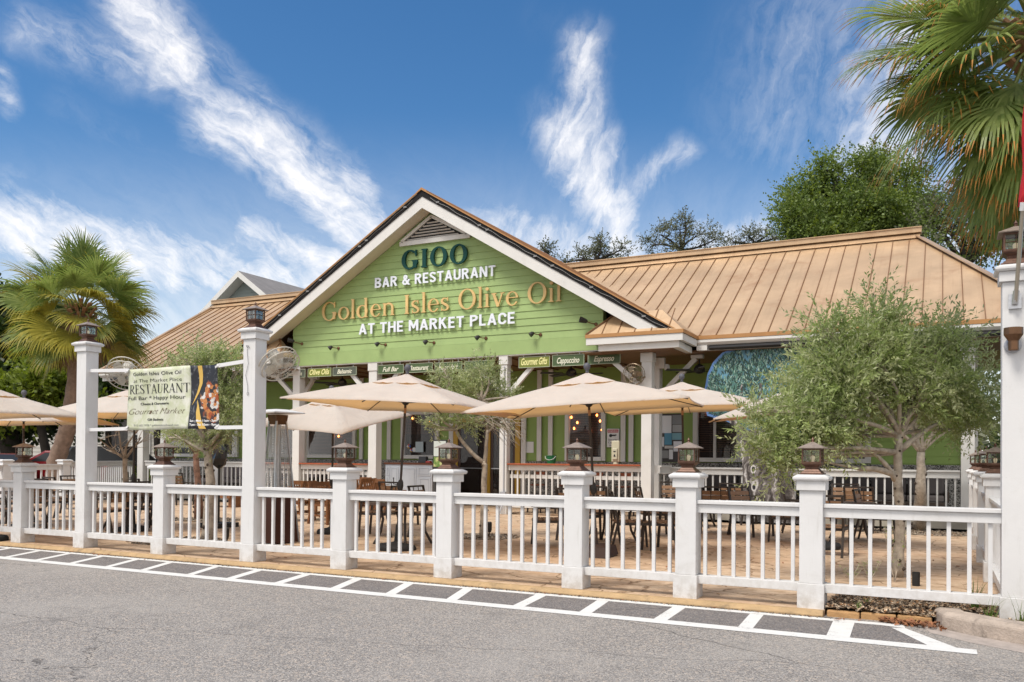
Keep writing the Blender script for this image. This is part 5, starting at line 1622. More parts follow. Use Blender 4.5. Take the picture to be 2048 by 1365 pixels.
# ================================================================== PYRAMID HEATER
p = at(553, 1086, Z=0)
root = thing('patio_heater', (p.x, p.y, 0), 'pyramid shaped steel patio heater with square white hood and brown base', 'patio heater', rz=R(-10))
b = MB(); b.frus(0, 0, .02, .27, .82, .225); b.build('base_cabinet', mat('dark_brown_steel', (.055, .018, .010), .4, .3), root)
b = MB()
H0, H1, a0, a1 = .02, 2.22, .275, .10
for sx in (-1, 1):
    for sy in (-1, 1): b.bar((sx*a0, sy*a0, H0), (sx*a1, sy*a1, H1), .028, .028)
b.build('corner_post', STEEL, root)
b = MB(); b.tube([(0, 0, .82), (0, 0, 2.12)], .062, 14); b.build('glass_tube', STEEL, root)
b = MB()
for k in range(30):
    z = .86+k*.044; a = a0+(a1-a0)*(z-H0)/(H1-H0)-.012
    for s in (-1, 1): b.bar((-a, s*a, z), (a, s*a, z), .005, .005); b.bar((s*a, -a, z), (s*a, a, z), .005, .005)
for k in range(-3, 4):
    for s in (-1, 1):
        aa = lambda z: a0+(a1-a0)*(z-H0)/(H1-H0)-.012
        b.bar((k*.28*aa(.86), s*aa(.86), .86), (k*.28*aa(2.1), s*aa(2.1), 2.1), .005, .005); b.bar((s*aa(.86), k*.28*aa(.86), .86), (s*aa(2.1), k*.28*aa(2.1), 2.1), .005, .005)
b.build('wire_guard', STEEL, root)
b = MB(); b.frus(0, 0, 2.13, .11, 2.30, .13); b.build('burner', BRONZE, root)
b = MB(); b.frus(0, 0, 2.325, .34, 2.345, .34); b.frus(0, 0, 2.3455, .34, 2.40, .12); b.build('hood', WHITE, root)

# ================================================================== CHAIRS AND TABLES
def make_chair(kind):
    fm, sm = (FRAME, SLAT) if kind == 'metal' else (WOODT, WOODT)
    root = thing('patio_chair' if kind == 'metal' else 'wooden_chair', (0, 0, 0), 'x', 'chair')
    w, d, sz, bt = .29, .28, .47, .97            # faces -Y; back at +Y
    t = .036 if kind == 'metal' else .05
    for s in (-1, 1):
        b = MB()
        if kind == 'metal':
            b.bar((s*w, -d+.0, .0), (s*w, -d+.05, .655), t, t, up=(0, 1, 0))
        else: b.bar((s*w, -d, 0), (s*w, -d, .66), t, t, up=(0, 1, 0))
        b.build('leg', fm, root)
        b = MB()
        b.bar((s*w, d+.10, .0), (s*w, d-.01, .46), t, t, up=(0, 1, 0)); b.bar((s*w, d-.012, .455), (s*w, d+.10, bt), t, t, up=(0, 1, 0))
        b.build('leg', fm, root)
        b = MB(); b.bar((s*w, -d-.01, .665), (s*w, d+.03, .675), .055, .028); b.build('armrest', fm, root)
    b = MB()
    if kind == 'metal':
        for k in range(5):
            y = -d+.04+k*.118; b.box(-w+.02, w-.02, y, y+.10, sz-.012, sz+.008)
    else:
        for k in range(8):
            x = -w+.03+k*.067; b.box(x, x+.055, -d, d-.02, sz-.015, sz+.008)
    b.build('seat', sm, root)
    b = MB(); b.box(-w, w, -d+.0, -d+.035, sz-.06, sz-.013); b.box(-w, w, d-.05, d-.015, sz-.06, sz-.013)
    for s in (-1, 1): b.box(s*w-.016, s*w+.016, -d+.036, d-.051, sz-.055, sz-.013)
    b.build('seat_frame', fm, root)
    b = MB()
    by = lambda z: d-.012+(z-.455)/(bt-.455)*.112
    if kind == 'metal':
        for z0 in (.60, .70, .80): b.bar((-w+.018, by(z0+.04)-.004, z0+.04), (w-.018, by(z0+.04)-.004, z0+.04), .014, .078, up=(0, .2, 1))
        o = b.build('backrest', sm, root)
        b = MB(); b.bar((-w-.018, by(bt), bt-.012), (w+.018, by(bt), bt-.012), .034, .034)
        for x in (-.10, .10): b.bar((x, by(.56)+.012, .56), (x, by(.95)+.012, .95), .012, .012, up=(0, 1, 0))
        b.build('back_frame', fm, root)
    else:
        b.bar((-w, by(.92), .92), (w, by(.92), .92), .03, .10); b.bar((-w, by(.60), .60), (w, by(.60), .60), .028, .06)
        for k in range(7):
            x = -w+.075+k*.0717; b.bar((x, by(.62), .62), (x, by(.88), .88), .036, .016, up=(0, 1, 0))
        b.build('backrest', sm, root)
        b = MB(); b.bar((-w, 0, .18), (w, 0, .18), .03, .04)
        for s in (-1, 1): b.bar((s*w, -d, .2), (s*w, d+.06, .2), .03, .04)
        b.build('stretcher', fm, root)
    return root


def make_table(round_=False):
    root = thing('patio_table', (0, 0, 0), 'x', 'table')
    b = MB()
    if round_: b.lathe([(.52, .715), (.54, .72), (.54, .745), (.52, .75)], 32)
    else:
        for k in range(9): b.box(-.45+k*.1, -.45+k*.1+.094, -.45, .45, .725, .75)
        b.box(-.46, .46, -.46, -.451, .70, .752); b.box(-.46, .46, .451, .46, .70, .752); b.box(-.46, -.451, -.45, .45, .70, .752); b.box(.451, .46, -.45, .45, .70, .752)
    b.build('tabletop', TTOP, root)
    for k in range(4):
        t = R(45+90*k); c, s = math.cos(t), math.sin(t); b = MB()
        b.tube([(.52*c, .52*s, .0), (.40*c, .40*s, .22), (.36*c, .36*s, .45), (.42*c, .42*s, .70)], .024, 8); b.build('leg', FRAME, root)
    b = MB(); b.bar((-.3, 0, .68), (.3, 0, .68), .03, .04); b.bar((0, -.3, .68), (0, .3, .68), .03, .04); b.build('cross_bar', FRAME, root)
    return root


MC, WC, TB = make_chair('metal'), make_chair('wood'), make_table()
_used = {}


def put(proto, x, y, rz, label, cat, group, sc=1.0):
    o = proto if id(proto) not in _used else copy_tree(proto); _used[id(proto)] = 1
    o.location = (x, y, 0); o.rotation_euler = (0, 0, rz); o.scale = (sc, sc, sc)
    return tag(o, label, cat, group)


GC, GT, GW = 'slatted bronze patio chairs', 'dark patio tables', 'brown wooden chairs by the porch'


def gp(px, py): p = at(px, py, Z=0); return p.x, p.y


chairs = [((756, 1072), -75, 'slatted chair left of the table under the umbrella beside the small olive'), ((866, 1074), 95, 'slatted chair right of the table under the umbrella beside the small olive'), ((800, 1050), 170, 'slatted chair behind the table under the umbrella beside the small olive'),
          ((1098, 1092), -60, 'slatted chair seen between the balusters below the left tip of the widest umbrella'), ((1265, 1098), 115, 'tan slatted chair close to the fence beside the brown umbrella base'), ((1190, 1068), -170, 'slatted chair behind the brown square umbrella base'),
          ((1436, 1066), 185, 'slatted chair with its back to the road, left of the painted tree trunk'), ((1478, 1048), 160, 'farther slatted chair beside the painted tree trunk, turned half away'), ((1312, 1072), 120, 'tan backed chair with dark arm at the foot of the white fan column'), ((1352, 1046), 30, 'slatted chair tucked behind the post below the notice board'), ((1395, 1042), 60, 'slatted chair behind the round black umbrella base'),
          ((1568, 1082), -80, 'slatted chair in front of the painted tree trunk, nearest the fence post'), ((1690, 1052), 5, 'slatted chair facing the road behind the right patio table'), ((1754, 1083), 85, 'slatted chair at the end of the right patio table by the olive trunk'), ((1655, 1110), 175, 'slatted chair at the near side of the right patio table behind the fence post'),
          ((100, 1043), 190, 'slatted chair behind the second short post in front of the red car'), ((128, 1034), 170, 'slatted chair whose back shows above the rail left of the banner post'), ((160, 1027), 90, 'slatted chair beside the tall post under the far boundary lantern'), ((20, 1046), 0, 'slatted chair behind the rail at the picture edge'),
          ((215, 1066), -80, 'slatted chair at the left side of the table below the banner'), ((300, 1060), 90, 'slatted chair at the right side of the table below the banner'), ((290, 1040), 175, 'slatted chair on the far side of the table below the banner'), ((40, 1066), -90, 'slatted chair by the dark table at the picture edge'), ((1602, 1066), 100, 'slatted chair between the painted trunk and the fence post under the branches'), ((1726, 1064), 170, 'slatted chair at the far corner of the right patio table'), ((1160, 1080), 175, 'slatted chair just left of the brown umbrella base'), ((1505, 1072), 60, 'slatted chair alone on the paving left of the painted trunk'), ((1330, 1100), -100, 'slatted chair close behind the rail below the notice board'), ((360, 1010), 80, 'slatted chair behind the post under the banner with a white cloth over it')]
for (px, py), rz, l in chairs:
    x, y = gp(px, py); put(MC, x, y, R(rz), l, 'chair', GC, 1.03)
for (px, py), l in (((806, 1088), 'dark table around the pole of the wide umbrella left of the small olive'), ((1222, 1085), 'dark table around the pole of the widest umbrella'), ((1392, 1054), 'dark table under the umbrella in front of the notice board'), ((1700, 1082), 'dark table behind the rail beside the big olive trunk'), ((258, 1060), 'dark table on the patio below the printed banner'), ((50, 1052), 'dark table on the patio at the picture edge'), ((130, 1018), 'dark table by the far boundary fence')):
    x, y = gp(px, py); put(TB, x, y, R(random.uniform(-8, 8)), l, 'table', GT)
for (px, py), rz, l in (((622, 1040), 178, 'brown wooden chair with its back to the road beside the steel heater'), ((658, 1048), 80, 'brown wooden chair turned sideways behind the short post by the heater'), ((590, 1042), -80, 'brown wooden chair tucked against the steel heater'), ((742, 1020), 176, 'brown wooden chair in front of the white cabinet, left one'), ((783, 1030), 150, 'brown wooden chair in front of the white cabinet, angled beside the umbrella crank'), ((716, 1026), -95, 'brown wooden chair half hidden behind the lantern post by the bar')):
    x, y = gp(px, py); put(WC, x, y, R(rz), l, 'chair', GW)
x, y = gp(625, 1030)
root = thing('wooden_table', (x, y, 0), 'brown wooden table between the wooden chairs by the bar', 'table')
b = MB()
for k in range(8): b.box(-.5+k*.126, -.5+k*.126+.118, -.45, .45, .73, .76)
b.build('tabletop', WOODT, root)
for sx in (-1, 1):
    for sy in (-1, 1): b = MB(); b.bar((sx*.42, sy*.38, 0), (sx*.42, sy*.38, .725), .07, .07); b.build('leg', WOODT, root)

# bar stools behind the counter
proto = thing('bar_stool', (0, 0, 0), 'x', 'bar stool')
for sx in (-1, 1):
    for sy in (-1, 1): b = MB(); b.bar((sx*.2, sy*.19, 0), (sx*.18, sy*.17, .78 if sy > 0 else 1.12), .035, .035, up=(0, 1, 0)); b.build('leg', mat_once('black_stool', (.03, .02, .018), .4), proto)
b = MB(); b.lathe([(.20, .76), (.22, .775), (.21, .80)], 18); b.build('seat', mat_once('stool_red', (.14, .035, .014), .4), proto)
b = MB(); b.bar((-.18, -.17, 1.10), (.18, -.17, 1.10), .025, .10); b.bar((-.18, -.17, .97), (.18, -.17, .97), .02, .05); b.build('backrest', mat_once('stool_red', (.14, .035, .014), .4), proto)
for k, (x, l) in enumerate(((-10.2, 'red wooden bar stool behind the counter next to the door column'), (-9.35, 'red wooden bar stool behind the counter below the green bucket'), (-8.45, 'red wooden bar stool behind the counter below the window'), (-7.6, 'red wooden bar stool behind the counter below the soap dispenser'), (-17.5, 'red wooden bar stool behind the left counter by the column'), (-16.6, 'red wooden bar stool in the middle of the left counter'), (-15.9, 'red wooden bar stool behind the left counter next to the cabinet'))):
    o = proto if k == 0 else copy_tree(proto); o.location = (x, 21.75, .031); o.rotation_euler = (0, 0, R(180)); tag(o, l, 'bar stool', 'red bar stools behind the counters')

# outdoor sofas on the porch wings
def sofa(x0, x1, y, label, m, n, zf=.25):
    root = thing('sofa', ((x0+x1)/2, y, zf), label, 'sofa'); h = (x1-x0)/2
    b = MB(); b.box(-h, h, -.38, .40, .12, .30); b.box(-h, h, .34, .42, .30, .72)
    for s in (-1, 1): b.box(s*h-.04, s*h+.04, -.38, .40, .30, .58); b.box(s*h-.05, s*h+.05, -.36, -.28, 0, .12); b.box(s*h-.05, s*h+.05, .30, .38, 0, .12)
    b.build('frame', FRAME, root, bevel=.01)
    w = (2*h-.1)/n
    for k in range(n):
        b = MB(); b.box(-h+.05+k*w+.01, -h+.05+(k+1)*w-.01, -.37, .26, .301, .46); b.build('seat_cushion', m, root, bevel=.04)
        b = MB(); b.box(-h+.05+k*w+.015, -h+.05+(k+1)*w-.015, .14, .31, .465, .98, Matrix.Translation((0, .0, 0))); b.build('back_cushion', m, root, bevel=.05)
    return root


sofa(-2.55, .15, 23.75, 'long dark grey sofa on the porch behind the second olive trunk', CUSH, 3)
sofa(-6.0, -3.2, 23.8, 'dark grey sofa on the porch behind the painted tree trunk', CUSH, 3)
sofa(-25.3, -19.8, 23.7, 'mauve grey sofa on the far left porch behind the left olive trunks', CUSHL, 4)
b = MB(); b.box(-.55, .55, -.3, .3, .28, .36); 
for s in (-1, 1): b.box(s*.45-.06, s*.45+.06, -.2, .2, 0, .28)
root = thing('coffee_table', (-19.6, 19.2, 0), 'low dark coffee table on the patio behind the left olive bed', 'table'); b.build('tabletop', WOODT, root)

# ================================================================== PORCH THINGS
YP = YB-.13


def wallxz(px, py, y=None):
    p = at(px, py, Y=YP if y is None else y); return p.x, p.z


x0, z1 = wallxz(1214, 858); x1, z0 = wallxz(1238, 895)
root = thing('warning_sign', ((x0+x1)/2, YP-.0, z0), 'white warning sign with red heading about security cameras on the green wall', 'sign'); hw, hh = (x1-x0)/2, z1-z0
b = MB(); b.box(-hw, hw, -.008, .07, 0, hh); b.build('plate', PAPER, root, bevel=.01)
b = MB(); b.box(-hw*.88, hw*.88, -.011, -.0085, hh*.79, hh*.95); b.build('red_heading', mat('sign_red', (.48, .03, .06), .5), root)
bb = mat_once('sign_black', (.02, .02, .025), .5)


def stext(root, txt, w, z, h, m, y=-.012):
    me = text_mesh(txt, 1, .001, .004); my = max(v.co.y for v in me.vertices); mn = min(v.co.x for v in me.vertices); mx = max(v.co.x for v in me.vertices)
    for v in me.vertices: v.co.x = (v.co.x-(mn+mx)/2)*w/(mx-mn); v.co.y *= h/my
    b = MB(); place_text(b, me, Matrix.Translation((0, y, z))); return b.build('lettering', m, root, fix=False)


stext(root, 'WARNING', hw*1.6, hh*.82, hh*.10, PAPER, -.0135)
stext(root, 'Security', hw*1.5, hh*.36, hh*.10, bb, -.0105); stext(root, 'Cameras', hw*1.45, hh*.21, hh*.10, bb, -.0105); stext(root, 'In Use', hw*1.1, hh*.06, hh*.10, bb, -.0105)
b = MB(); b.lathe([(.05, 0), (.05, .003)], 16, M=Matrix.Translation((-.07, -.009, hh*.63)) @ Matrix.Rotation(R(90), 4, 'X')); b.box(-.06, .08, -.012, -.009, hh*.60, hh*.68); b.box(.085, .11, -.012, -.009, hh*.61, hh*.70); b.build('camera_symbol', bb, root)
x0, z0 = wallxz(1232, 931, 21.1)
root = thing('soap_dispenser', (x0, 21.08, 1.421), 'cream hand sanitiser dispenser on the red counter by the column', 'dispenser')
b = MB(); b.box(-.11, .11, -.05, .05, .06, .62); b.box(-.07, .07, -.10, -.05, .12, .42); b.lathe([(.08, 0), (.06, .06)], 14); b.build('housing', mat('cream_plastic', (.48, .45, .33), .4), root, bevel=.02)
b = MB(); b.frus(0, -.103, .20, .03, .26, .012, .003, .003); b.box(-.03, .03, -.106, -.101, .32, .35); b.build('label_mark', bb, root)
x0, z0 = wallxz(1103, 931, 21.1)
root = thing('bucket', (x0, 21.08, 1.421), 'dark green bucket standing on the red bar counter', 'bucket')
b = MB(); b.lathe([(.115, 0), (.14, .20), (.15, .205), (.15, .222), (.135, .222), (.11, .02)], 20); b.build('pail', mat('green_plastic', (.005, .12, .04), .35), root, smooth=False)
b = MB(); b.tube([(.15*math.cos(t), -.06-.07*math.sin(t), .2-.10*math.sin(t)) for t in np.linspace(0, math.pi, 12)], .006, 5); b.build('handle', WHITE, root)
for px0, px1, py0, py1, l in ((1051, 1067, 884, 906, 'white paper notice taped to the green wall beside the door'), (880, 893, 883, 893, 'small paper notice on the narrow green panel left of the door')):
    x0, z1 = wallxz(px0, py0, YB-.04); x1, z0 = wallxz(px1, py1, YB-.04)
    b = MB(); b.box(x0, x1, YB-.04, YB-.030, z0, z1); tag(b.build('paper_notice', PAPER), l, 'notice', 'paper notices on the porch wall')
x0, z1 = wallxz(833, 884); x1, z0 = wallxz(848, 905)
root = thing('framed_menu', ((x0+x1)/2, YB-.19, z0), 'white framed certificate standing in the window above the cabinet', 'frame')
b = MB(); b.box(-(x1-x0)/2, (x1-x0)/2, 0, .02, 0, z1-z0); b.build('frame', mat_once('pale_certificate', (.48, .58, .62)), root)
# hazard diamond & stickers
for px, py, r_, l in ((819, 893, .09, 'blue red and white hazard diamond sticker on the window'), (824, 901, .07, 'small round white sticker below the hazard diamond'), (830, 900, .08, 'larger round white sticker beside the certificate')):
    x, z = wallxz(px, py)
    if 'diamond' in l:
        root = thing('hazard_sticker', (x, YB-.185, z), l, 'sticker')
        for k, cc in enumerate(((.03, .12, .5), (.5, .05, .03), (.7, .7, .7), (.55, .3, .05))):
            b = MB(); t = R(90*k); cx, cz = r_*.5*math.cos(t), r_*.5*math.sin(t)
            b.prism([(cx, 0, cz-r_*.48), (cx+r_*.48, 0, cz), (cx, 0, cz+r_*.48), (cx-r_*.48, 0, cz)], (0, .004, 0)); b.build('quadrant', mat('hazard_%d' % k, cc), root)
    else:
        b = MB(); b.lathe([(r_, 0), (r_, .004)], 18, M=Matrix.Translation((x, YB-.18, z)) @ Matrix.Rotation(R(90), 4, 'X')); tag(b.build('round_sticker', PAPER), l, 'sticker')
# white cabinet with wooden top and shelf clutter
x0, _ = wallxz(770, 960, 22.6); x1, _ = wallxz(863, 960, 22.6)
root = thing('cabinet', ((x0+x1)/2, 22.9, .031), 'white panelled cabinet with a brown wooden top below the porch window', 'cabinet'); hw = (x1-x0)/2
b = MB(); b.box(-hw, hw, -.28, .28, .08, 1.30); b.build('body', mat_once('cool_white', (.62, .66, .72), .45), root)
b = MB(); b.box(-hw-.04, hw+.05, -.32, .30, 1.301, 1.36); b.build('worktop', mat_once('brown_top', (.16, .05, .025), .35), root, bevel=.01)
for k, (a, c_, z0, z1) in enumerate(((-.97, -.80, .95, 1.24), (-.97, -.80, .66, .92), (-.76, -.42, .14, 1.22), (-.36, .34, .14, 1.22), (.42, .95, .95, 1.24), (.48, .95, .14, .9))):
    b = MB(); b.box(a*hw, c_*hw, -.302, -.281, z0, z1); p = b.build('cabinet_door', mat_once('cool_white', (.62, .66, .72), .45), root)
    b = MB()
    for u0, u1, w0, w1 in ((a*hw+.05, c_*hw-.05, z0+.05, z0+.06), (a*hw+.05, c_*hw-.05, z1-.06, z1-.05), (a*hw+.05, a*hw+.06, z0+.061, z1-.061), (c_*hw-.06, c_*hw-.05, z0+.061, z1-.061)):
        if u1 > u0: b.box(u0, u1, -.310, -.3025, w0, w1)
    b.build('moulding', mat_once('moulding_grey', (.42, .46, .52)), p)
b = MB(); b.box(hw+.0, hw+.30, -.2, .25, 0, 1.28); b.build('side_panel', mat_once('grey_side', (.10, .10, .10)), root)
xx = (x0+x1)/2
for dx, w_, h_, dp, c_, nm, l in ((.42, .16, .20, .1, (.03, .03, .035), 'card_terminal', 'black till box on the cabinet worktop'), (.62, .14, .09, .12, (.55, .55, .55), 'paper_tray', 'pale tray beside the till on the cabinet'), (.70, .09, .06, .08, (.5, .05, .04), 'red_tin', 'small red tin at the end of the cabinet worktop'), (.28, .08, .05, .08, (.4, .4, .38), 'napkin_box', 'small grey box on the cabinet worktop')):
    b = MB(); b.frus(xx+dx, 22.85+(.1 if nm == 'paper_tray' else -.12 if nm == 'red_tin' else 0), 1.392, w_, 1.392+h_, w_*.8, dp, dp*.7); tag(b.build(nm, mat(nm+'_paint', c_, .4), bevel=.01), l, 'counter item')
# menu board on easel
p = at(879, 960, Y=21.6)
root = thing('menu_board', (p.x, 21.6, .031), 'black framed menu board with photo standing left of the door lantern', 'menu board')
z1 = at(879, 880, Y=21.6).z-.03; z0 = at(879, 937, Y=21.6).z-.03; hw = .24
b = MB(); b.box(-hw, hw, 0, .03, z0, z1); b.bar((-.15, .02, 0), (-.15, .03, z0+.2), .03, .03); b.bar((.15, .02, 0), (.15, .03, z0+.2), .03, .03); b.build('frame', BLACK, root)
b = MB(); b.box(-hw+.03, hw-.03, -.004, -.001, z0+.42*(z1-z0), z1-.04); b.build('sheet', mat_once('menu_paper', (.55, .60, .56)), root)
m = mat('menu_picture', (.1, .2, .05)); t = m.node_tree; q = NG(t); q.put(t.nodes['Principled BSDF'].inputs['Base Color'], q.mix(q.rng(q.noise(q.n('ShaderNodeNewGeometry').outputs['Position'], 6, 5), .4, .6), (.10, .20, .03), (.5, .5, .22)))
b = MB(); b.box(-hw+.03, hw-.03, -.004, -.001, z0+.04, z0+.40*(z1-z0)); b.build('picture', m, root)
# notice board by the wing window
x0, z1 = wallxz(1326, 828, 22.9); x1, z0 = wallxz(1362, 925, 22.9)
root = thing('notice_board', ((x0+x1)/2, 22.9, z0), 'dark notice board crowded with posters beside the column', 'notice board'); hw, hh = (x1-x0)/2+.05, z1-z0
b = MB(); b.box(-hw, hw, 0, .05, 0, hh); b.build('board', mat_once('board_dark', (.05, .045, .045)), root)
for k, (a, c_, e, f_, cc) in enumerate(((-.95, -.05, .60, .96, (.70, .71, .74)), (.02, .9, .78, .97, (.20, .21, .22)), (.05, .9, .62, .77, (.32, .33, .34)), (-.98, -.72, .32, .52, (.62, .63, .66)), (-.68, -.02, .36, .60, (.09, .26, .38)), (.02, .88, .46, .60, (.16, .32, .38)), (.15, .9, .22, .43, (.62, .62, .66)), (-.66, .12, .28, .34, (.5, .48, .46)), (-.95, -.3, .08, .24, (.25, .25, .25)), (-.25, .1, .06, .26, (.66, .66, .68)))):
    b = MB(); b.box(a*hw, c_*hw, -.006-.001*k, -.003, e*hh, f_*hh); b.build('poster', mat('poster_%d' % k, cc, .6), root)

# painted olive tree cut out of board
root = thing('painted_tree', (-3.9, 21.86, 0), 'cut out board painted with an olive tree crown on blue and a grey gnarled trunk', 'mural')
b = MB()
out = [(-1.50, 2.70), (-1.58, 3.0), (-1.57, 3.4), (-1.50, 3.78), (-1.36, 4.08), (-1.12, 4.32), (-.78, 4.44), (-.2, 4.47), (.5, 4.46), (1.2, 4.42), (1.9, 4.32), (2.3, 4.05), (2.5, 3.6), (2.5, 3.1), (2.2, 2.75), (1.6, 2.5), (1.0, 2.42), (.62, 2.1), (.1, 2.1), (-.35, 2.28), (-.62, 2.36), (-1.0, 2.55)]
b.prism([(x, 0, z) for x, z in out], (0, .03, 0)); b.build('sky_panel', mat('painted_blue', (.14, .30, .66), .55, var=.15, vscale=2), root)
m = mat('painted_bark', (.3, .28, .27), .6); t = m.node_tree; q = NG(t); bs = t.nodes['Principled BSDF']
ge = q.n('ShaderNodeNewGeometry'); mp = q.n('ShaderNodeMapping'); q.put(mp.inputs[0], q.v('ADD', ge.outputs['Position'], q.v('SCALE', q.noise(ge.outputs['Position'], 2.2, 3, color=True), scale=.55))); mp.inputs['Scale'].default_value = (7, 1, 1.1)
n_ = q.noise(mp.outputs[0], 1.6, 4, .6)
q.put(bs.inputs['Base Color'], q.mix(q.rng(n_, .40, .60), (.035, .028, .026), q.mix(q.rng(n_, .55, .68), (.20, .18, .17), (.58, .56, .55))))
b = MB()
tr = [(-.95, 0), (-.62, .5), (-.56, 1.0), (-.60, 1.5), (-.66, 2.0), (-.55, 2.3), (-.2, 2.35), (.2, 2.3), (.45, 2.0), (.5, 1.5), (.62, 1.0), (.72, .5), (1.15, 0)]
b.prism([(x, -.02, z) for x, z in tr], (0, .018, 0))
b.prism([(-.62, -.021, 2.1), (-1.05, -.021, 2.72), (-.9, -.021, 2.72), (-.35, -.021, 2.2)], (0, .018, 0))
for px_, w_ in ((-.15, .08), (.35, .07), (-.62, .06)):
    b.prism([(px_-w_, -.012, 2.5), (px_-w_*.4, -.012, 3.5), (px_+w_*.3, -.012, 3.5), (px_+w_, -.012, 2.5)], (0, .006, 0))
b.build('painted_trunk', m, root)
cr = [(x*.955, 3.42+(z-3.4)*.92+.03*math.sin(x*9+z*7)) for x, z in out]
b = MB(); b.prism([(x, -.0015, z) for x, z in cr if z > 2.45], (0, .001, 0)); b.build('painted_crown', mat('painted_crown_green', (.11, .27, .38), .6, var=.5, vscale=5), root)
b = MB()
for cx, cz in ((-.32, 1.33), (-.30, .88)):
    b.lathe([(.085, 0), (.085, .003)], 16, M=Matrix.Translation((cx, -.021, cz)) @ Matrix.Rotation(R(90), 4, 'X') @ Matrix.Diagonal((.8, 1.35, 1, 1)))
b.build('knot_ring', mat('painted_pale', (.6, .58, .57)), root)
b = MB()
for cx, cz in ((-.32, 1.33), (-.30, .88)):
    b.lathe([(.05, 0), (.05, .003)], 14, M=Matrix.Translation((cx, -.0245, cz)) @ Matrix.Rotation(R(90), 4, 'X') @ Matrix.Diagonal((.8, 1.35, 1, 1)))
b.build('knot_hole', bb, root)
rr = random.Random(21); vs = []; mi = []


def inpoly(x, z, poly):
    r = False; j = len(poly)-1
    for i in range(len(poly)):
        if (poly[i][1] > z) != (poly[j][1] > z) and x < (poly[j][0]-poly[i][0])*(z-poly[i][1])/(poly[j][1]-poly[i][1])+poly[i][0]: r = not r
        j = i
    return r


shr = [(x*.955+.0, 3.4+(z-3.4)*.93) for x, z in out]
k = 0
while k < 9000:
    x = rr.uniform(-1.6, 2.5); z = rr.uniform(2.15, 4.45)
    if not inpoly(x, z, shr): continue
    hole = math.sin(x*5.1+1)*math.sin(z*4.3+x*2)
    if hole > .78 and rr.random() < .85: continue
    k += 1
    cx = min((-1.0, -.2, .55, 1.4), key=lambda c: abs(c-x))
    an = math.atan2(z-2.9, x-cx)+rr.uniform(-.7, .7); L = rr.uniform(.035, .07); w = L*.24
    c, s = math.cos(an), math.sin(an); y = -.003-.0000012*k
    vs += [(x-L*c, y, z-L*s), (x-w*s*-1, y, z-w*c), (x+L*c, y, z+L*s), (x+w*s*-1, y, z+w*c)]
    mi.append(rr.choice((0, 0, 0, 1, 1, 2)))
soup('painted_leaves', vs, None, [mat('painted_dark_green', (.02, .055, .045), .6), mat('painted_teal_green', (.09, .22, .18), .6), mat('painted_mint', (.30, .45, .38), .6)], root, mi)

# ================================================================== TREES
def leaf_quads(P, D, Nn, L, W, rng):
    """diamond leaves: base points P, directions D, side vectors Nn; arrays"""
    S = np.cross(D, Nn); S /= np.linalg.norm(S, axis=1, keepdims=True)+1e-9
    L = L[:, None]; W = W[:, None]
    a = P; b = P+D*L*.5+S*W; c = P+D*L; d = P+D*L*.5-S*W
    return np.stack([a, b, c, d], 1).reshape(-1, 3)


def unit(v): return v/(np.linalg.norm(v, axis=-1, keepdims=True)+1e-9)


def lobe_points(lobes, n, rng, shell=.55):
    w = np.array([l[3]*l[4]*l[5] for l in lobes])**.75; w /= w.sum()
    idx = rng.choice(len(lobes), n, p=w)
    Lc = np.array([l[:3] for l in lobes])[idx]; Lr = np.array([l[3:6] for l in lobes])[idx]
    d = unit(rng.normal(size=(n, 3))); r = rng.random((n, 1))**shell
    return Lc+d*r*Lr, d, idx


def clump(lobes, k, f, seed):
    rng = random.Random(seed); out = []
    for l in lobes:
        for i in range(k):
            d = Vector((rng.gauss(0, 1), rng.gauss(0, 1), rng.gauss(.15, 1))).normalized(); q = rng.uniform(.45, .95); s_f = f*rng.uniform(.7, 1.3)
            out.append((l[0]+d.x*l[3]*q, l[1]+d.y*l[4]*q, l[2]+d.z*l[5]*q, l[3]*s_f, l[4]*s_f, l[5]*s_f*.8))
    return out


def twig_foliage(name, lobes, n_twigs, per, twig, leaf, mats, parent, seed, up=.35, droop=0.0, width=.22, jitter=.6, wood=None, mix=.25, base=None, shell=.5):
    """foliage as many small twigs carrying paired leaves; returns also the twig axes"""
    rng = np.random.default_rng(seed)
    P, d, idx = lobe_points(lobes, n_twigs, rng, shell)
    A = unit(d*.8+rng.normal(size=P.shape)*jitter+np.array([0, 0, up-droop]))
    TL = twig*(.6+.8*rng.random(n_twigs))
    Q = []; Dd = []
    k = np.arange(per)/(per-1)
    ax = A[:, None, :]; pts = P[:, None, :]+ax*(k[None, :, None]*TL[:, None, None])-np.array([0, 0, 1])*((k**2)[None, :, None]*TL[:, None, None]*droop)
    side = unit(rng.normal(size=(n_twigs, per, 3))); side = unit(side-ax*np.sum(side*ax, -1, keepdims=True))
    dirs = unit(ax*.75+side*(.9-.3*k[None, :, None])+rng.normal(size=side.shape)*.15)
    pts = pts.reshape(-1, 3); dirs = dirs.reshape(-1, 3); nn = unit(rng.normal(size=pts.shape)+np.array([0, 0, .8]))
    L = leaf*(.6+.8*rng.random(len(pts)))
    V = leaf_quads(pts, dirs, nn, L, L*width, rng)
    mi = np.repeat((rng.random(n_twigs) < mix).astype(int), per) if len(mats) > 1 else None
    o = soup(name, V-(np.array(parent.location) if base is None else base), None, mats, parent, mi)
    return o, P, A, TL


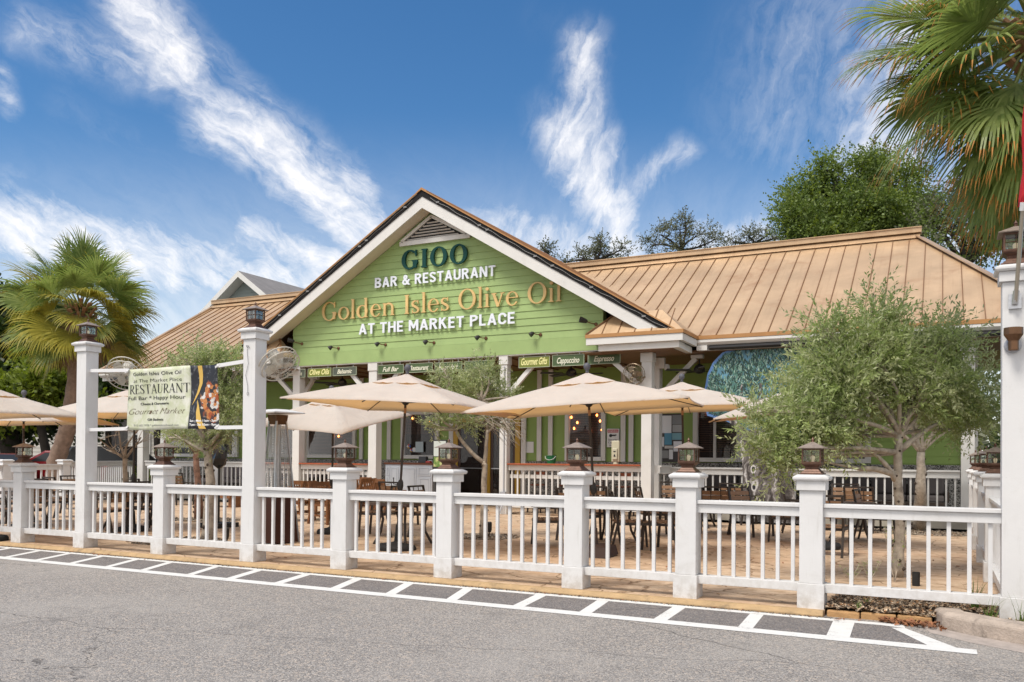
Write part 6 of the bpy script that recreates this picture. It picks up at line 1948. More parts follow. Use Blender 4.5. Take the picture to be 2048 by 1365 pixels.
def limb(b, p, q, r0, r1, rr, wob=.12, n=7, sides=8):
    p, q = Vector(p), Vector(q); L = (q-p).length; pts = []
    o1 = Vector((rr.uniform(-1, 1), rr.uniform(-1, 1), rr.uniform(-.3, .6)))*L*wob
    for i in range(n):
        t = i/(n-1); pts.append(p.lerp(q, t)+o1*math.sin(math.pi*t)+Vector((rr.uniform(-1, 1), rr.uniform(-1, 1), 0))*L*.012*(0 < i < n-1))
    b.tube(pts, [r0+(r1-r0)*(i/(n-1))**.8 for i in range(n)], sides)
    return pts


KNOT = mat('dark_pruned_knot', (.075, .055, .042), .9)


def olive_tree(base, trunk_pts, r0, lobes, n_tw, per, twig, leaf, label, seed, bark=BARK, mats=None, wood=True, limbs_from=None, subs=5, knots=True, mix=.3, name='olive_tree', cat='olive tree', up=.3, droop=0.0, jitter=.6, extra=()):
    rr = random.Random(seed); B = Vector(base)
    root = thing(name, base, label, cat)
    b = MB(); tp = [Vector(p)-B for p in trunk_pts]
    rad = [r0*(1.25 if i == 0 else 1-.35*i/(len(tp)-1)) for i in range(len(tp))]
    fine = []; fr = []
    for i in range(len(tp)-1):
        for s in range(4):
            t = s/4; fine.append(tp[i].lerp(tp[i+1], t)+Vector((rr.uniform(-1, 1), rr.uniform(-1, 1), 0))*r0*.12); fr.append((rad[i]*(1-t)+rad[i+1]*t)*rr.uniform(.92, 1.08))
    fine.append(tp[-1]); fr.append(rad[-1])
    b.tube(fine, fr, 12)
    if knots:
        b.cur = 1
        for k in range(int(10*tp[-1].z)):
            i = rr.randrange(len(fine)-1); a = rr.uniform(0, 6.28); q_ = fine[i].lerp(fine[i+1], rr.random()); d = Vector((math.cos(a), math.sin(a), .25))
            b.tube([q_+d*fr[i]*.7, q_+d*fr[i]*1.02, q_+d*(fr[i]*1.22)], [fr[i]*.34, fr[i]*.30, fr[i]*.12], 7)
    b.build('trunk', [bark, KNOT], root, smooth=True)
    top = fine[-1]
    b = MB()
    for l in lobes[::max(1, len(lobes)//18)]:
        c = Vector(l[:3])-B; c0 = Vector((c.x, c.y, c.z-l[5]*.25))
        src = top if limbs_from is None else min([Vector(p)-B for p in limbs_from], key=lambda p: (p-c0).length)
        st = src
        pts = limb(b, st, c0, r0*.5, r0*.16, rr)
        for k in range(subs):
            q_ = pts[rr.randrange(2, len(pts))]; d = Vector((rr.gauss(0, 1), rr.gauss(0, 1), rr.gauss(.3, .8))).normalized()
            e = c+Vector((d.x*l[3], d.y*l[4], d.z*l[5]))*.85
            p2 = limb(b, q_, e, r0*.16, r0*.04, rr, .18, 6, 6)
            for m_ in range(2):
                d2 = Vector((rr.gauss(0, 1), rr.gauss(0, 1), rr.gauss(.2, .8))).normalized()
                limb(b, p2[rr.randrange(2, 5)], e+Vector((d2.x*l[3], d2.y*l[4], d2.z*l[5]))*.4, r0*.06, r0*.02, rr, .2, 5, 5)
    for a_, c_, ra, rb in extra: limb(b, Vector(a_)-B, Vector(c_)-B, ra, rb, rr, .10, 8, 7)
    b.build('limb', bark, root, smooth=True)
    if n_tw: twig_foliage('crown', lobes, n_tw, per, twig, leaf, mats or [OLIVE, OLIVEG], root, seed, up=up, droop=droop, mix=mix, jitter=jitter, width=.155)
    return root


def lobe(px, py, d, rx, rz, ry=None):
    p = at(px, py, D=d); return (p.x, p.y, p.z, rx, ry or rx, rz)


# big olive on the right: low arching branches to the left, tall wisps on top
bp0 = at(1806, 1165, Z=0)
D0 = 11.4
tk = [bp0, at(1800, 1060, D=D0), at(1796, 960, D=D0), at(1796, 870, D=D0)]
tk[0] = Vector((tk[1].x-.03, tk[1].y, 0)) if True else tk[0]
lb = [lobe(1640, 835, 11.3, .52, .38), lobe(1700, 745, 11.4, .70, .45), lobe(1800, 755, 11.5, .72, .42), lobe(1890, 770, 11.6, .55, .52), lobe(1550, 860, 11.2, .42, .30), lobe(1620, 880, 11.1, .45, .28), lobe(1690, 835, 11.2, .55, .32),
      lobe(1840, 790, 11.5, .50, .25), lobe(1700, 690, 11.4, .42, .20), lobe(1655, 735, 11.3, .28, .20), lobe(1850, 685, 11.6, .40, .20), lobe(1930, 830, 11.9, .40, .40), lobe(1500, 825, 11.0, .16, .10), lobe(1530, 900, 11.0, .20, .10), lobe(1765, 650, 11.4, .22, .18), lobe(1742, 600, 11.4, .06, .16), lobe(1655, 660, 11.3, .20, .12), lobe(1900, 690, 11.6, .22, .14), lobe(1560, 940, 11.0, .13, .12)]
olive_tree((tk[0].x, tk[0].y, 0), tk, .074, clump(lb, 4, .50, 3)+lb[13:], 3900, 19, .40, .064, 'large bushy olive tree on the right hiding the corner of the copper roof', 31, limbs_from=[at(1796, 870, D=D0), at(1794, 905, D=D0), at(1797, 950, D=D0)], subs=4, mix=.45,
           extra=[(at(1790, 960, D=D0), at(1745, 905, D=11.3), .042, .022), (at(1745, 905, D=11.3), at(1640, 800, D=11.2), .03, .012), (at(1792, 950, D=D0), at(1720, 938, D=11.2), .05, .03), (at(1720, 938, D=11.2), at(1640, 922, D=11.1), .03, .01), (at(1800, 900, D=D0), at(1880, 845, D=11.6), .05, .02), (at(1796, 880, D=D0), at(1770, 800, D=D0), .05, .02), (at(1798, 880, D=D0), at(1840, 780, D=D0), .05, .02)])
# second olive behind it by the porch
b2 = at(1840, 1062, Z=0); d2 = 18.4
tk = [b2, at(1842, 980, D=d2), at(1842, 905, D=d2)]
lb = [lobe(1800, 800, 18.2, .6, .45), lobe(1880, 800, 18.4, .6, .4), lobe(1840, 770, 18.4, .6, .5), lobe(1935, 800, 18.3, .35, .4)]
olive_tree((b2.x, b2.y, 0), tk, .13, lb, 800, 18, .36, .065, 'second olive tree with pale knotted trunk in the gravel by the porch sofa', 32, extra=[(at(1842, 905, D=d2), at(1775, 850, D=18.1), .06, .02), (at(1842, 905, D=d2), at(1900, 860, D=18.3), .05, .02)])
# small olive in the centre
b3 = at(968, 1068, Z=0); d3 = 16.4
tk = [Vector((at(968, 1000, D=d3).x, at(968, 1000, D=d3).y, 0)), at(968, 1000, D=d3), at(969, 930, D=d3), at(968, 925, D=d3)]
lb = [lobe(925, 765, 16.4, .55, .28), lobe(985, 770, 16.4, .50, .26), lobe(900, 805, 16.3, .45, .22), lobe(950, 740, 16.4, .35, .16), lobe(872, 845, 16.2, .28, .22), lobe(915, 850, 16.3, .34, .20), lobe(985, 835, 16.5, .35, .2), lobe(1015, 800, 16.6, .25, .22), lobe(885, 745, 16.3, .2, .13), lobe(850, 850, 16.2, .12, .10)]
olive_tree((tk[0].x, tk[0].y, 0), tk, .068, clump(lb, 4, .45, 4), 950, 17, .26, .052, 'small olive tree with a forked white trunk in front of the yellow door', 33, limbs_from=[at(912, 860, D=d3), at(905, 802, D=d3), at(975, 862, D=d3), at(962, 802, D=d3)], subs=3, mix=.12,
           extra=[(at(968, 926, D=d3), at(912, 860, D=d3), .045, .03), (at(912, 860, D=d3), at(905, 800, D=d3), .03, .015), (at(970, 928, D=d3), at(975, 860, D=d3), .045, .03), (at(975, 860, D=d3), at(962, 800, D=d3), .03, .015), (at(976, 865, D=d3), at(1010, 830, D=d3), .03, .012)]
           + [(at(random.uniform(930, 1010), random.uniform(800, 850), D=d3), at(random.uniform(985, 1055), random.uniform(815, 900), D=d3+random.uniform(-.4, .4)), .010, .003) for _ in range(60)])
# left olive behind the banner
b4 = at(414, 1078, Z=0); d4 = 15.7
tk = [Vector((at(416, 1010, D=d4).x, at(416, 1010, D=d4).y, 0)), at(419, 1010, D=d4), at(420, 950, D=d4), at(414, 900, D=d4)]
lb = [lobe(455, 790, 15.6, .40, .40), lobe(400, 730, 15.7, .48, .20), lobe(355, 735, 15.8, .36, .14), lobe(440, 730, 15.6, .38, .22), lobe(460, 850, 15.5, .25, .25), lobe(400, 800, 15.7, .5, .35), lobe(350, 870, 15.8, .3, .16), lobe(390, 690, 15.7, .12, .10), lobe(470, 730, 15.6, .2, .14), lobe(430, 880, 15.6, .3, .12)]
olive_tree((tk[0].x, tk[0].y, 0), tk, .105, clump(lb, 4, .5, 5), 1450, 17, .30, .058, 'olive tree with speckled trunk standing behind the printed banner', 34, subs=4, mix=.3,
           extra=[(at(414, 905, D=d4), at(350, 870, D=15.8), .045, .012), (at(416, 910, D=d4), at(470, 860, D=15.6), .05, .012)])
b5 = at(398, 1038, Z=0); d5 = 20.3
tk = [b5, at(396, 980, D=d5), at(393, 925, D=d5), at(392, 905, D=d5)]
olive_tree((b5.x, b5.y, 0), tk, .095, [lobe(360, 860, 20.2, .5, .4), lobe(430, 850, 20.2, .45, .4)], 260, 14, .3, .07, 'reddish barked thin olive trunk behind the left olive in the same gravel', 35, bark=mat('reddish_bark', (.30, .17, .12), .85, var=.35, vscale=9, bump=.9, bscale=28, dirt=(.06, .03, .025), dscale=12, damt=.8), subs=3)
# bare sapling
b6 = at(252, 1000, D=18.6)
rr = random.Random(9); base6 = Vector((b6.x, b6.y, 0)); root = thing('bare_tree', base6, 'leafless young tree with forked twigs behind the banner post', 'tree')
b = MB(); j6 = at(250, 918, D=18.6)-base6; b.tube([(0, 0, 0), (.02, 0, .6), j6*.8, j6], [.07, .06, .055, .05], 8); b.build('trunk', BARK, root, smooth=True)
b = MB()
for q_ in ((200, 880), (235, 850), (270, 865), (285, 875), (215, 900)):
    e = at(q_[0]+rr.uniform(-4, 4), q_[1], D=18.6+rr.uniform(-.5, .5))-base6; pts = limb(b, j6, e, .035, .010, rr, .1, 7, 6)
    for k in range(7):
        d = Vector((rr.gauss(0, 1), rr.gauss(0, 1), rr.gauss(.5, .6))).normalized()*rr.uniform(.25, .6); limb(b, pts[rr.randrange(2, 7)], pts[rr.randrange(3, 7)]+d, .010, .003, rr, .12, 5, 4)
b.build('limb', BARK, root, smooth=True)


# ------------------------------------------------------------------ palms
def fan_blade(V, MI, base, axis, nrm, rad, nseg, spread, droop, tipmat, rng, tipfrac=.25, wseg=.05, rib=.35):
    """costapalmate blade; appends quads"""
    axis = axis.normalized(); nrm = (nrm-axis*nrm.dot(axis)).normalized(); side = axis.cross(nrm)
    down = Vector((0, 0, -1))
    for i in range(nseg):
        u = -1+2*i/(nseg-1); an = u*spread
        L = rad*(1-.28*abs(u)**2.2)*rng.uniform(.9, 1.06)
        o = base+axis*(rib*rad*(1-abs(u)))
        d = axis*math.cos(an)+side*math.sin(an)+nrm*(.10*abs(u)*(1 if True else 0)+rng.uniform(-.05, .05))
        d.normalize(); p = o; w = wseg*rad; L -= rib*rad*(1-abs(u))*.75
        nstep = 6; prev = None
        kink = rng.uniform(.4, .75); dr = droop*rng.uniform(.6, 1.5)
        wd = d.cross(nrm).normalized()
        for s in range(nstep+1):
            t = s/nstep
            ww = w*(.25+.75*min(1, t*3.2)) if t < .35 else w*(1-(t-.35)/.65)**.8+.0015
            a_, b_ = p-wd*ww*.5, p+wd*ww*.5
            if prev is not None:
                V.extend((tuple(prev[0]), tuple(prev[1]), tuple(b_), tuple(a_)))
                MI.append(tipmat if (t > 1-tipfrac) else 0)
            prev = (a_, b_)
            dd = d + down*(dr*max(0, t-kink*.5)**1.3*2.2)
            p = p+dd.normalized()*(L/nstep)


def palm(base, hub, fronds, label, seed, trunk_pts, r0, rad, pet, mats, dead=10, boots=True, wseg=.05, nseg=46, spread=R(118)):
    rng = random.Random(seed); B = Vector(base); root = thing('palm_tree', base, label, 'palm tree')
    b = MB()
    tp = [Vector(p)-B for p in trunk_pts]; fine = []
    for i in range(len(tp)-1):
        for s in range(10): fine.append(tp[i].lerp(tp[i+1], s/10))
    fine.append(tp[-1])
    b.tube(fine, [r0*(1.25-.25*min(1, i/12))*(1+.05*math.sin(i*2.1)+.03*rng.uniform(-1, 1)) for i in range(len(fine))], 14); b.build('trunk', PALMB, root, smooth=True)
    H = Vector(hub)-B
    if boots:
        b = MB()
        for k in range(42):
            a = k*2.4; z = -.75+.9*k/42; p = H+Vector((math.cos(a)*r0*.95, math.sin(a)*r0*.95, z)); d = Vector((math.cos(a), math.sin(a), 1.0)).normalized()
            b.bar(p, p+d*.34, .10, .035, up=(math.cos(a), math.sin(a), -.6))
        b.build('leaf_boot', mat_once('leaf_boot', (.27, .145, .07), .8), root)
    V, MI = [], []; pb = MB()
    for (dvec, sc, dr, tip, frac) in fronds:
        d = Vector(dvec).normalized(); L = pet*sc*rng.uniform(.85, 1.1)
        p0 = H+d*.12; p1 = H+d*L+Vector((0, 0, -.12*L*(1-d.z))); pb.tube([p0, H+d*L*.55, p1], [.028, .02, .014], 6)
        ax = (d+Vector((0, 0, -.25*(1-abs(d.z))))).normalized(); nr = Vector((0, 0, 1))-ax*ax.z
        if nr.length < .1: nr = Vector((rng.uniform(-1, 1), rng.uniform(-1, 1), .1))
        nr = (nr.normalized()+ax.cross(nr)*rng.uniform(-1.1, 1.1)+Vector((rng.uniform(-.3, .3), rng.uniform(-.3, .3), 0))).normalized()
        V2, M2 = [], []
        fan_blade(V2, M2, p1, ax, nr, rad*sc*rng.uniform(.9, 1.08), nseg, spread, dr, 1, rng, frac, wseg)
        MI += [tip if m_ else (2 if tip == 2 and rng.random() < .0 else 0) for m_ in M2] if tip != 9 else [2 if not m_ else 1 for m_ in M2]
        V += V2
    soup('crown', np.array(V), None, mats, root, MI)
    pb.build('frond_stem', mat_once('frond_stem', (.20, .22, .06), .5), root, smooth=True)
    if dead:
        V, MI = [], []
        for k in range(dead):
            a = (2.69 if k % 3 else -.45)+rng.uniform(-.9, .9); d = Vector((math.cos(a)*.25, math.sin(a)*.25, -.9)); p1 = H+Vector((math.cos(a)*.55, math.sin(a)*.55, -.45))*rng.uniform(.75, 1.35)
            fan_blade(V, MI, p1, d, Vector((math.cos(a), math.sin(a), .5)), rad*rng.uniform(.85, 1.1), 30, R(38), 1.2, 0, rng, .2, .045)
        soup('dead_frond', np.array(V), None, [FRONDD], root)
    return root


rng = random.Random(4)
pbx = at(108, 960, D=28.5); hub = at(162, 622, D=27.8)
fr = []
for k in range(60):
    a = k*2.39996; e = math.asin(max(-.75, min(.98, 1.0-1.72*(k+.5)/60)))+rng.uniform(-.12, .12)
    low = e < .18
    fr.append(((math.cos(a)*math.cos(e), math.sin(a)*math.cos(e), math.sin(e)), rng.uniform(.85, 1.1), .55 if e > .5 else .95, (9 if rng.random() < (.55 if low else .06) else 1), .30 if low else .10))
palm((pbx.x, pbx.y, 0), hub, fr, 'sabal palm with yellowing lower fronds behind the far boundary fence', 41, [Vector((pbx.x, pbx.y, 0)), at(112, 925, D=28.4), at(140, 845, D=28.1), at(152, 760, D=28), at(160, 660, D=27.8), at(162, 630, D=27.8)], .27, 1.42, 1.20, [FROND, FRONDY, FRONDY], dead=22, wseg=.038, spread=R(84))

# near palm at the right edge: crown hangs over the post, trunk outside the frame
hub = at(2085, 80, D=10.0); pbase = Vector((hub.x+.35, hub.y+.25, 0))
fr = []
targets = [(1880, 30), (1900, -20), (1870, 80), (1890, 110), (1905, 150), (1930, 60), (1940, 190), (1920, 210), (1950, 120), (1975, 230), (1985, 160), (1990, 40), (2000, 100), (2005, 270), (2030, 200), (2040, 300), (2060, 240), (2070, 120), (2075, 330), (1960, -40), (2020, -60), (2060, 30), (1945, 10), (1925, 110), (1965, 200), (2015, 320), (2050, 370), (1900, 60), (1895, 190), (1985, 290), (2085, 280), (2040, 130)]
for i, (x, y) in enumerate(targets):
    v = at(x, y, D=10.0+rng.uniform(-1.2, .8))-hub
    fr.append((tuple(v.normalized()), max(.62, min(1.12, v.length/1.10)), 1.25 if y > 60 else .8, 1, .16 if y > 150 and i % 2 else .05))
for k in range(10):
    a = k*2.4; fr.append(((math.cos(a), math.sin(a), rng.uniform(.1, .9)), 1, .4, 1, .1))
palm(pbase, hub, fr, 'tall palm leaning in from the right edge with drooping orange tipped fronds', 42, [pbase, pbase+Vector((0, 0, 2.5)), hub+Vector((0.03, 0, -.2))], .17, 1.16, 1.05, [FROND, FRONDO, FRONDY], dead=0, wseg=.033, nseg=56, spread=R(96))


# ------------------------------------------------------------------ background trees
def big_tree(name, base_px, dist, lobes, n, leaf, mats, label, seed, r0=.35, cat='tree', bark=BARKD, per=9, twig=.9, width=.36, subs=3, group=None, mix=.3, gz=0, cf=.48, shell=.5):
    p = at(base_px, 905, D=dist); B = Vector((p.x, p.y, ZR)); rr = random.Random(seed)
    root = thing(name, B, label, cat, group)
    L = [lobe(*l) for l in lobes]
    zlow = min(l[2]-l[5] for l in L); cx = sum(l[0] for l in L)/len(L); cy = sum(l[1] for l in L)/len(L)
    b = MB(); top = Vector(((cx-B.x)*.4, (cy-B.y)*.4, max(1.5, zlow-ZR+.5))); b.tube([(0, 0, -.1), (.05, .02, top.z*.5), top], [r0*1.2, r0, r0*.8], 10); b.build('trunk', bark, root, smooth=True)
    b = MB()
    for l in L:
        c = Vector(l[:3])-B; pts = limb(b, top, c, r0*.55, r0*.14, rr, .12)
        for k in range(subs):
            d = Vector((rr.gauss(0, 1), rr.gauss(0, 1), rr.gauss(.2, .8))).normalized(); limb(b, pts[rr.randrange(3, 7)], c+Vector((d.x*l[3], d.y*l[4], d.z*l[5]))*.9, r0*.14, r0*.03, rr, .15, 6, 5)
    b.build('limb', bark, root, smooth=True)
    twig_foliage('crown', clump(L, 6, cf, seed), n, per, twig, leaf, mats, root, seed, up=.25, width=width, jitter=.8, mix=mix, shell=shell)
    return root


big_tree('oak_tree', 1700, 48, [(1650, 395, 48, 1.9, 1.6), (1720, 375, 48, 2.1, 1.7), (1790, 400, 48, 1.7, 1.5), (1620, 455, 47, 1.5, 1.1), (1700, 450, 46.5, 2.0, 1.2), (1780, 460, 47, 1.6, 1.1), (1665, 345, 48, 1.1, .8), (1745, 335, 48.5, 1.3, .8), (1600, 420, 48, .8, .8), (1815, 365, 48, .9, .9), (1740, 410, 46, 1.4, 1.0), (1640, 480, 47, 1.4, .8)],
         7800, .14, [OAKL, SHRUB], 'dense bright green oak rising behind the right end of the copper roof', 51, .5, 'oak tree', twig=1.0, per=10, mix=.22)
big_tree('oak_tree', 1930, 44, [(1890, 460, 44, 1.5, .9), (1960, 430, 44, 1.5, .8), (1920, 520, 44, 1.3, .8), (1860, 430, 44, .8, .6), (1990, 490, 44, 1.0, .8), (1850, 490, 43, .9, .6), (1950, 380, 45, 1.0, .6), (2030, 420, 45, 1.2, .8), (1880, 400, 45, .6, .4)],
         1500, .15, [OAKL, OAKF], 'thin crowned oak with sky showing through behind the hip of the roof', 52, .34, 'oak tree', twig=.9, per=9, mix=.5)
for k, (bx, L, n, l, ht) in enumerate(((1190, [(1190, 500, 56, 1.0, .9), (1160, 515, 56, .8, .6), (1220, 510, 56, .9, .6), (1245, 498, 56, .6, .5), (1200, 478, 56, .6, .4), (1130, 525, 56, .5, .4)], 620, 'sparse dark tree top behind the ridge next to the gable', 0),
                                   (1360, [(1360, 460, 58, 1.3, 1.1), (1320, 470, 58, 1.0, .8), (1400, 470, 58, 1.1, .8), (1300, 490, 58, .8, .6), (1430, 480, 58, .9, .6), (1370, 437, 58, .8, .5), (1345, 495, 58, 1.2, .7)], 900, 'sparse dark tree top in the middle behind the copper ridge', 0),
                                   (1500, [(1500, 475, 60, 1.0, .6), (1540, 468, 60, .9, .6), (1465, 485, 60, .8, .5), (1570, 475, 60, .8, .7), (1520, 490, 60, 1.2, .5)], 620, 'sparse dark tree top left of the bright green oak', 0),
                                   (1088, [(1088, 497, 57, .45, .35), (1100, 505, 57, .4, .4)], 110, 'small tuft of tree top just above the right rake of the gable', 0))):
    big_tree('oak_tree', bx, L[0][2], L, int(n*.7), .11, [OAKF, OAKF], l, 60+k, .22, 'oak tree', group='sparse trees behind the ridge', twig=.5, per=8, subs=7, cf=.42, shell=.8)
# left hedge trees
big_tree('evergreen_tree', 18, 42, [(40, 690, 42, 2.6, 1.5), (-40, 670, 42, 2.5, 2.0), (110, 720, 42, 2.0, 1.2), (20, 620, 43, 1.8, 1.0), (20, 780, 41, 2.4, 1.2), (110, 820, 41, 1.8, 1.2), (60, 850, 40.5, 1.6, .7), (-20, 840, 41, 1.5, 1.2), (160, 780, 42, 1.4, 1.4), (200, 730, 43, 1.3, .9)], 3000, .30, [DARKL, DARKL], 'dark evergreen with leaning black trunk in front of the clapboard house', 71, .42, 'tree', twig=.9)
big_tree('green_shrub', 90, 38, [(40, 790, 38, 1.6, .9), (110, 780, 38, 1.5, .9), (-20, 800, 38, 1.3, .8), (75, 750, 38.5, 1.2, .6), (130, 810, 38, .9, .7), (10, 830, 38, 1.2, .5)], 2100, .2, [SHRUB, SHRUB], 'bright yellow green bushy tree behind the left palm', 72, .2, 'tree', twig=.6)
big_tree('green_shrub', 215, 37, [(215, 790, 37, .9, .9), (235, 770, 37.5, .7, .7), (200, 830, 37, .7, .5)], 500, .2, [DARKL, SHRUB], 'dark bush between the tall post and the banner', 73, .14, 'tree', twig=.6)
b = MB(); p = at(-10, 830, D=40); q_ = at(32, 905, D=40); b.tube([(p.x, p.y, p.z), at(15, 860, D=40), (q_.x, q_.y, ZR)], [.35, .42, .5], 10)
tag(b.build('tree_trunk', BARKD, smooth=True), 'thick black leaning tree trunk at the left edge above the lantern', 'tree')
# low yellow-green hedge seen through the far fence
pb_ = at(225, 950, D=33); root = thing('low_hedge', (pb_.x, pb_.y, 0), 'low yellow green hedge behind the balusters of the far fence', 'hedge')
twig_foliage('foliage', [(pb_.x-1.2+.6*k, pb_.y+.3*k, .55, .6, .5, .5) for k in range(5)], 700, 8, .3, .11, [SHRUB], root, 77)


# weeds, grass tufts, seedlings
def tuft(x, y, n, h, label, seed, z=.03, name='grass_tuft'):
    rng = random.Random(seed); V = []
    for k in range(n):
        a = rng.uniform(0, 6.28); l = h*rng.uniform(.5, 1.1); out = rng.uniform(.15, .8); w = .006
        p = Vector((rng.uniform(-.03, .03), rng.uniform(-.03, .03), 0)); prev = None; s = Vector((-math.sin(a), math.cos(a), 0))
        for i in range(5):
            t = i/4; c = p+Vector((math.cos(a)*out*l*t**1.6, math.sin(a)*out*l*t**1.6, l*(t-.25*out*t*t))); ww = w*(1-t*.9)
            cur = (c-s*ww, c+s*ww)
            if prev: V += [tuple(prev[0]), tuple(prev[1]), tuple(cur[1]), tuple(cur[0])]
            prev = cur
    root = thing(name, (x, y, z), label, 'grass tuft'); soup('blade', np.array(V), None, GRASSM, root); return root


q_ = at(1950, 1170, Y=9.9); tuft(q_.x, 9.9, 40, .34, 'grass tuft behind the last balusters next to the tall right post', 81)
q_ = at(1975, 1240, Y=9.30); tuft(q_.x, 9.26, 16, .30, 'upright weed in the mulch in front of the last rail', 82)
q_ = at(1988, 1240, Y=9.22); tuft(q_.x, 9.2, 5, .26, 'single bright green blade by the concrete kerb', 83)
q_ = at(1735, 1200, Y=9.75); tuft(q_.x, 9.75, 14, .10, 'tiny weed in the mulch under the bottom rail', 84)
q_ = at(1718, 1220, Y=9.5); tuft(q_.x, 9.42, 12, .10, 'tiny weed against the tan edging stones', 85)
q_ = at(2040, 1235, Y=9.3); tuft(q_.x, 9.26, 9, .35, 'long grass blades at the foot of the right tall post', 86)
for x, y, h, l, sd in ((1790, 1130, .85, 'thin olive sucker rising beside the big olive trunk', 91), (1740, 1170, .32, 'small leafy seedling left of the big olive trunk', 92), (1705, 1165, .22, 'smallest leafy seedling beside the last short post', 93)):
    q_ = at(x, y, D=10.9); root = thing('seedling', (q_.x, q_.y, .0), l, 'plant'); rr = random.Random(sd); b = MB(); tips = []
    for k in range(4 if h > .5 else 5):
        e = Vector((rr.uniform(-.14, .14), rr.uniform(-.1, .1), h*rr.uniform(.6, 1))); limb(b, (0, 0, 0), e, .006, .002, rr, .06, 6, 5); tips.append(e)
    b.build('stem', BARK, root)
    V = []
    for e in tips:
        for k in range(int(30*h)+6):
            t = rr.uniform(.25, 1); c = e*t; a = rr.uniform(0, 6.28); d = Vector((math.cos(a), math.sin(a), rr.uniform(0, .6)))*rr.uniform(.03, .055); s = Vector((-math.sin(a), math.cos(a), 0))*.008
            V += [tuple(c), tuple(c+d*.5+s), tuple(c+d), tuple(c+d*.5-s)]
    soup('leaf', np.array(V), None, [OLIVEG], root)
q_ = at(1832, 1170, D=10.6)
b = MB(); b.lathe([(.045, 0), (.045, .19), (.037, .19), (.037, .02)], 16); o = b.build('drain_pipe', RUBBER); o.location = (q_.x, q_.y, -.02); tag(o, 'short open black pipe standing in the bed beside the big olive trunk', 'pipe')
for px, py, d, l in ((453, 1075, 15.2, 'small black garden spotlight in the gravel of the left olive'), (979, 1060, 16.7, 'small black garden spotlight at the foot of the small olive')):
    q_ = at(px, py+12, Z=0.01); root = thing('garden_light', (q_.x, q_.y, .01), l, 'garden light'); b = MB(); b.tube([(0, 0, 0), (0, 0, .08)], .012, 6); b.build('stake', BLACK, root)
    b = MB(); b.lathe([(.03, .07), (.045, .12), (.048, .26), (.03, .28)], 12); b.build('lamp_head', BLACK, root)


# ================================================================== CARS AND HOUSES BEHIND
def car(base, rz, paint, label, prof, glass, W=.92, light=(.35, .01, .01)):
    """prof: side outline (x, z) of the body; glass: outline of the side windows"""
    root = thing('parked_car', base, label, 'car', 'cars parked beyond the far fence', rz)
    b = MB(); n = len(prof)
    vs = []
    for s, ins in ((-1, 1), (1, 1)):
        for x, z in prof: vs.append((x, s*W*(1-.16*max(0, (z-.95)/.6)), z))
    b.add(vs, [tuple(range(n-1, -1, -1)), tuple(range(n, 2*n))]+[(i, (i+1) % n, n+(i+1) % n, n+i) for i in range(n)]); b.build('body', paint, root, bevel=.05)
    gm = mat_once('car_glass', (.012, .014, .016), .3)
    for s in (-1, 1):
        for pane in glass:
            b = MB(); b.prism([(x, s*(W*(1-.16*max(0, (z-.95)/.6))+.004), z) for x, z in pane], (0, s*.006, 0)); b.build('window', gm, root)
    # windscreen and rear window on sloping parts of the outline
    for i in range(n):
        (xa, za), (xb, zb) = prof[i], prof[(i+1) % n]
        if min(za, zb) > .85 and abs(zb-za) > .3:
            d = Vector((xb-xa, 0, zb-za)); nn = Vector((d.z, 0, -d.x)).normalized()*(-1 if (xa+xb)/2*d.z < 0 else 1)*.012
            ins = .10; A = Vector((xa, 0, za))+d*.12+nn; Bq = Vector((xb, 0, zb))-d*.10+nn; w0 = W*(1-.16*max(0, (A.z-.95)/.6))-ins; w1 = W*(1-.16*max(0, (Bq.z-.95)/.6))-ins
            b = MB(); b.prism([(A.x, -w0, A.z), (A.x, w0, A.z), (Bq.x, w1, Bq.z), (Bq.x, -w1, Bq.z)], tuple(nn*.4)); b.build('windscreen', gm, root)
    L0, L1 = min(p[0] for p in prof), max(p[0] for p in prof)
    for x in (L0+.85, L1-.85):
        for s in (-1, 1):
            b = MB(); M = Matrix.Translation((x, s*(W-.10), .34)) @ Matrix.Rotation(R(90), 4, 'X'); b.lathe([(.20, -.11), (.34, -.11), (.34, .11), (.20, .11)], 20, M=M); w = b.build('wheel', RUBBER, root)
            b = MB(); b.lathe([(.03, -.115), (.22, -.113), (.22, .113), (.03, .115)], 14, M=M); b.build('rim', STEEL, w)
    for s in (-1, 1):
        b = MB(); b.box(L0-.015, L0+.22, s*(W-.06)-.16 if s > 0 else -(W-.06)-.02, s*(W-.06)+.02 if s > 0 else -(W-.06)+.16, .86, 1.02); b.build('tail_light', mat_once('tail_red', (.45, .01, .015), .2), root)
        b = MB(); b.box(L1-.2, L1+.012, s*(W-.2)-.14, s*(W-.2)+.14, .68, .82); b.build('headlight', STEEL, root)
    b = MB(); b.box(L0-.03, L0+.03, -.26, .26, .62, .74); b.build('number_plate', PAPER, root)
    return root


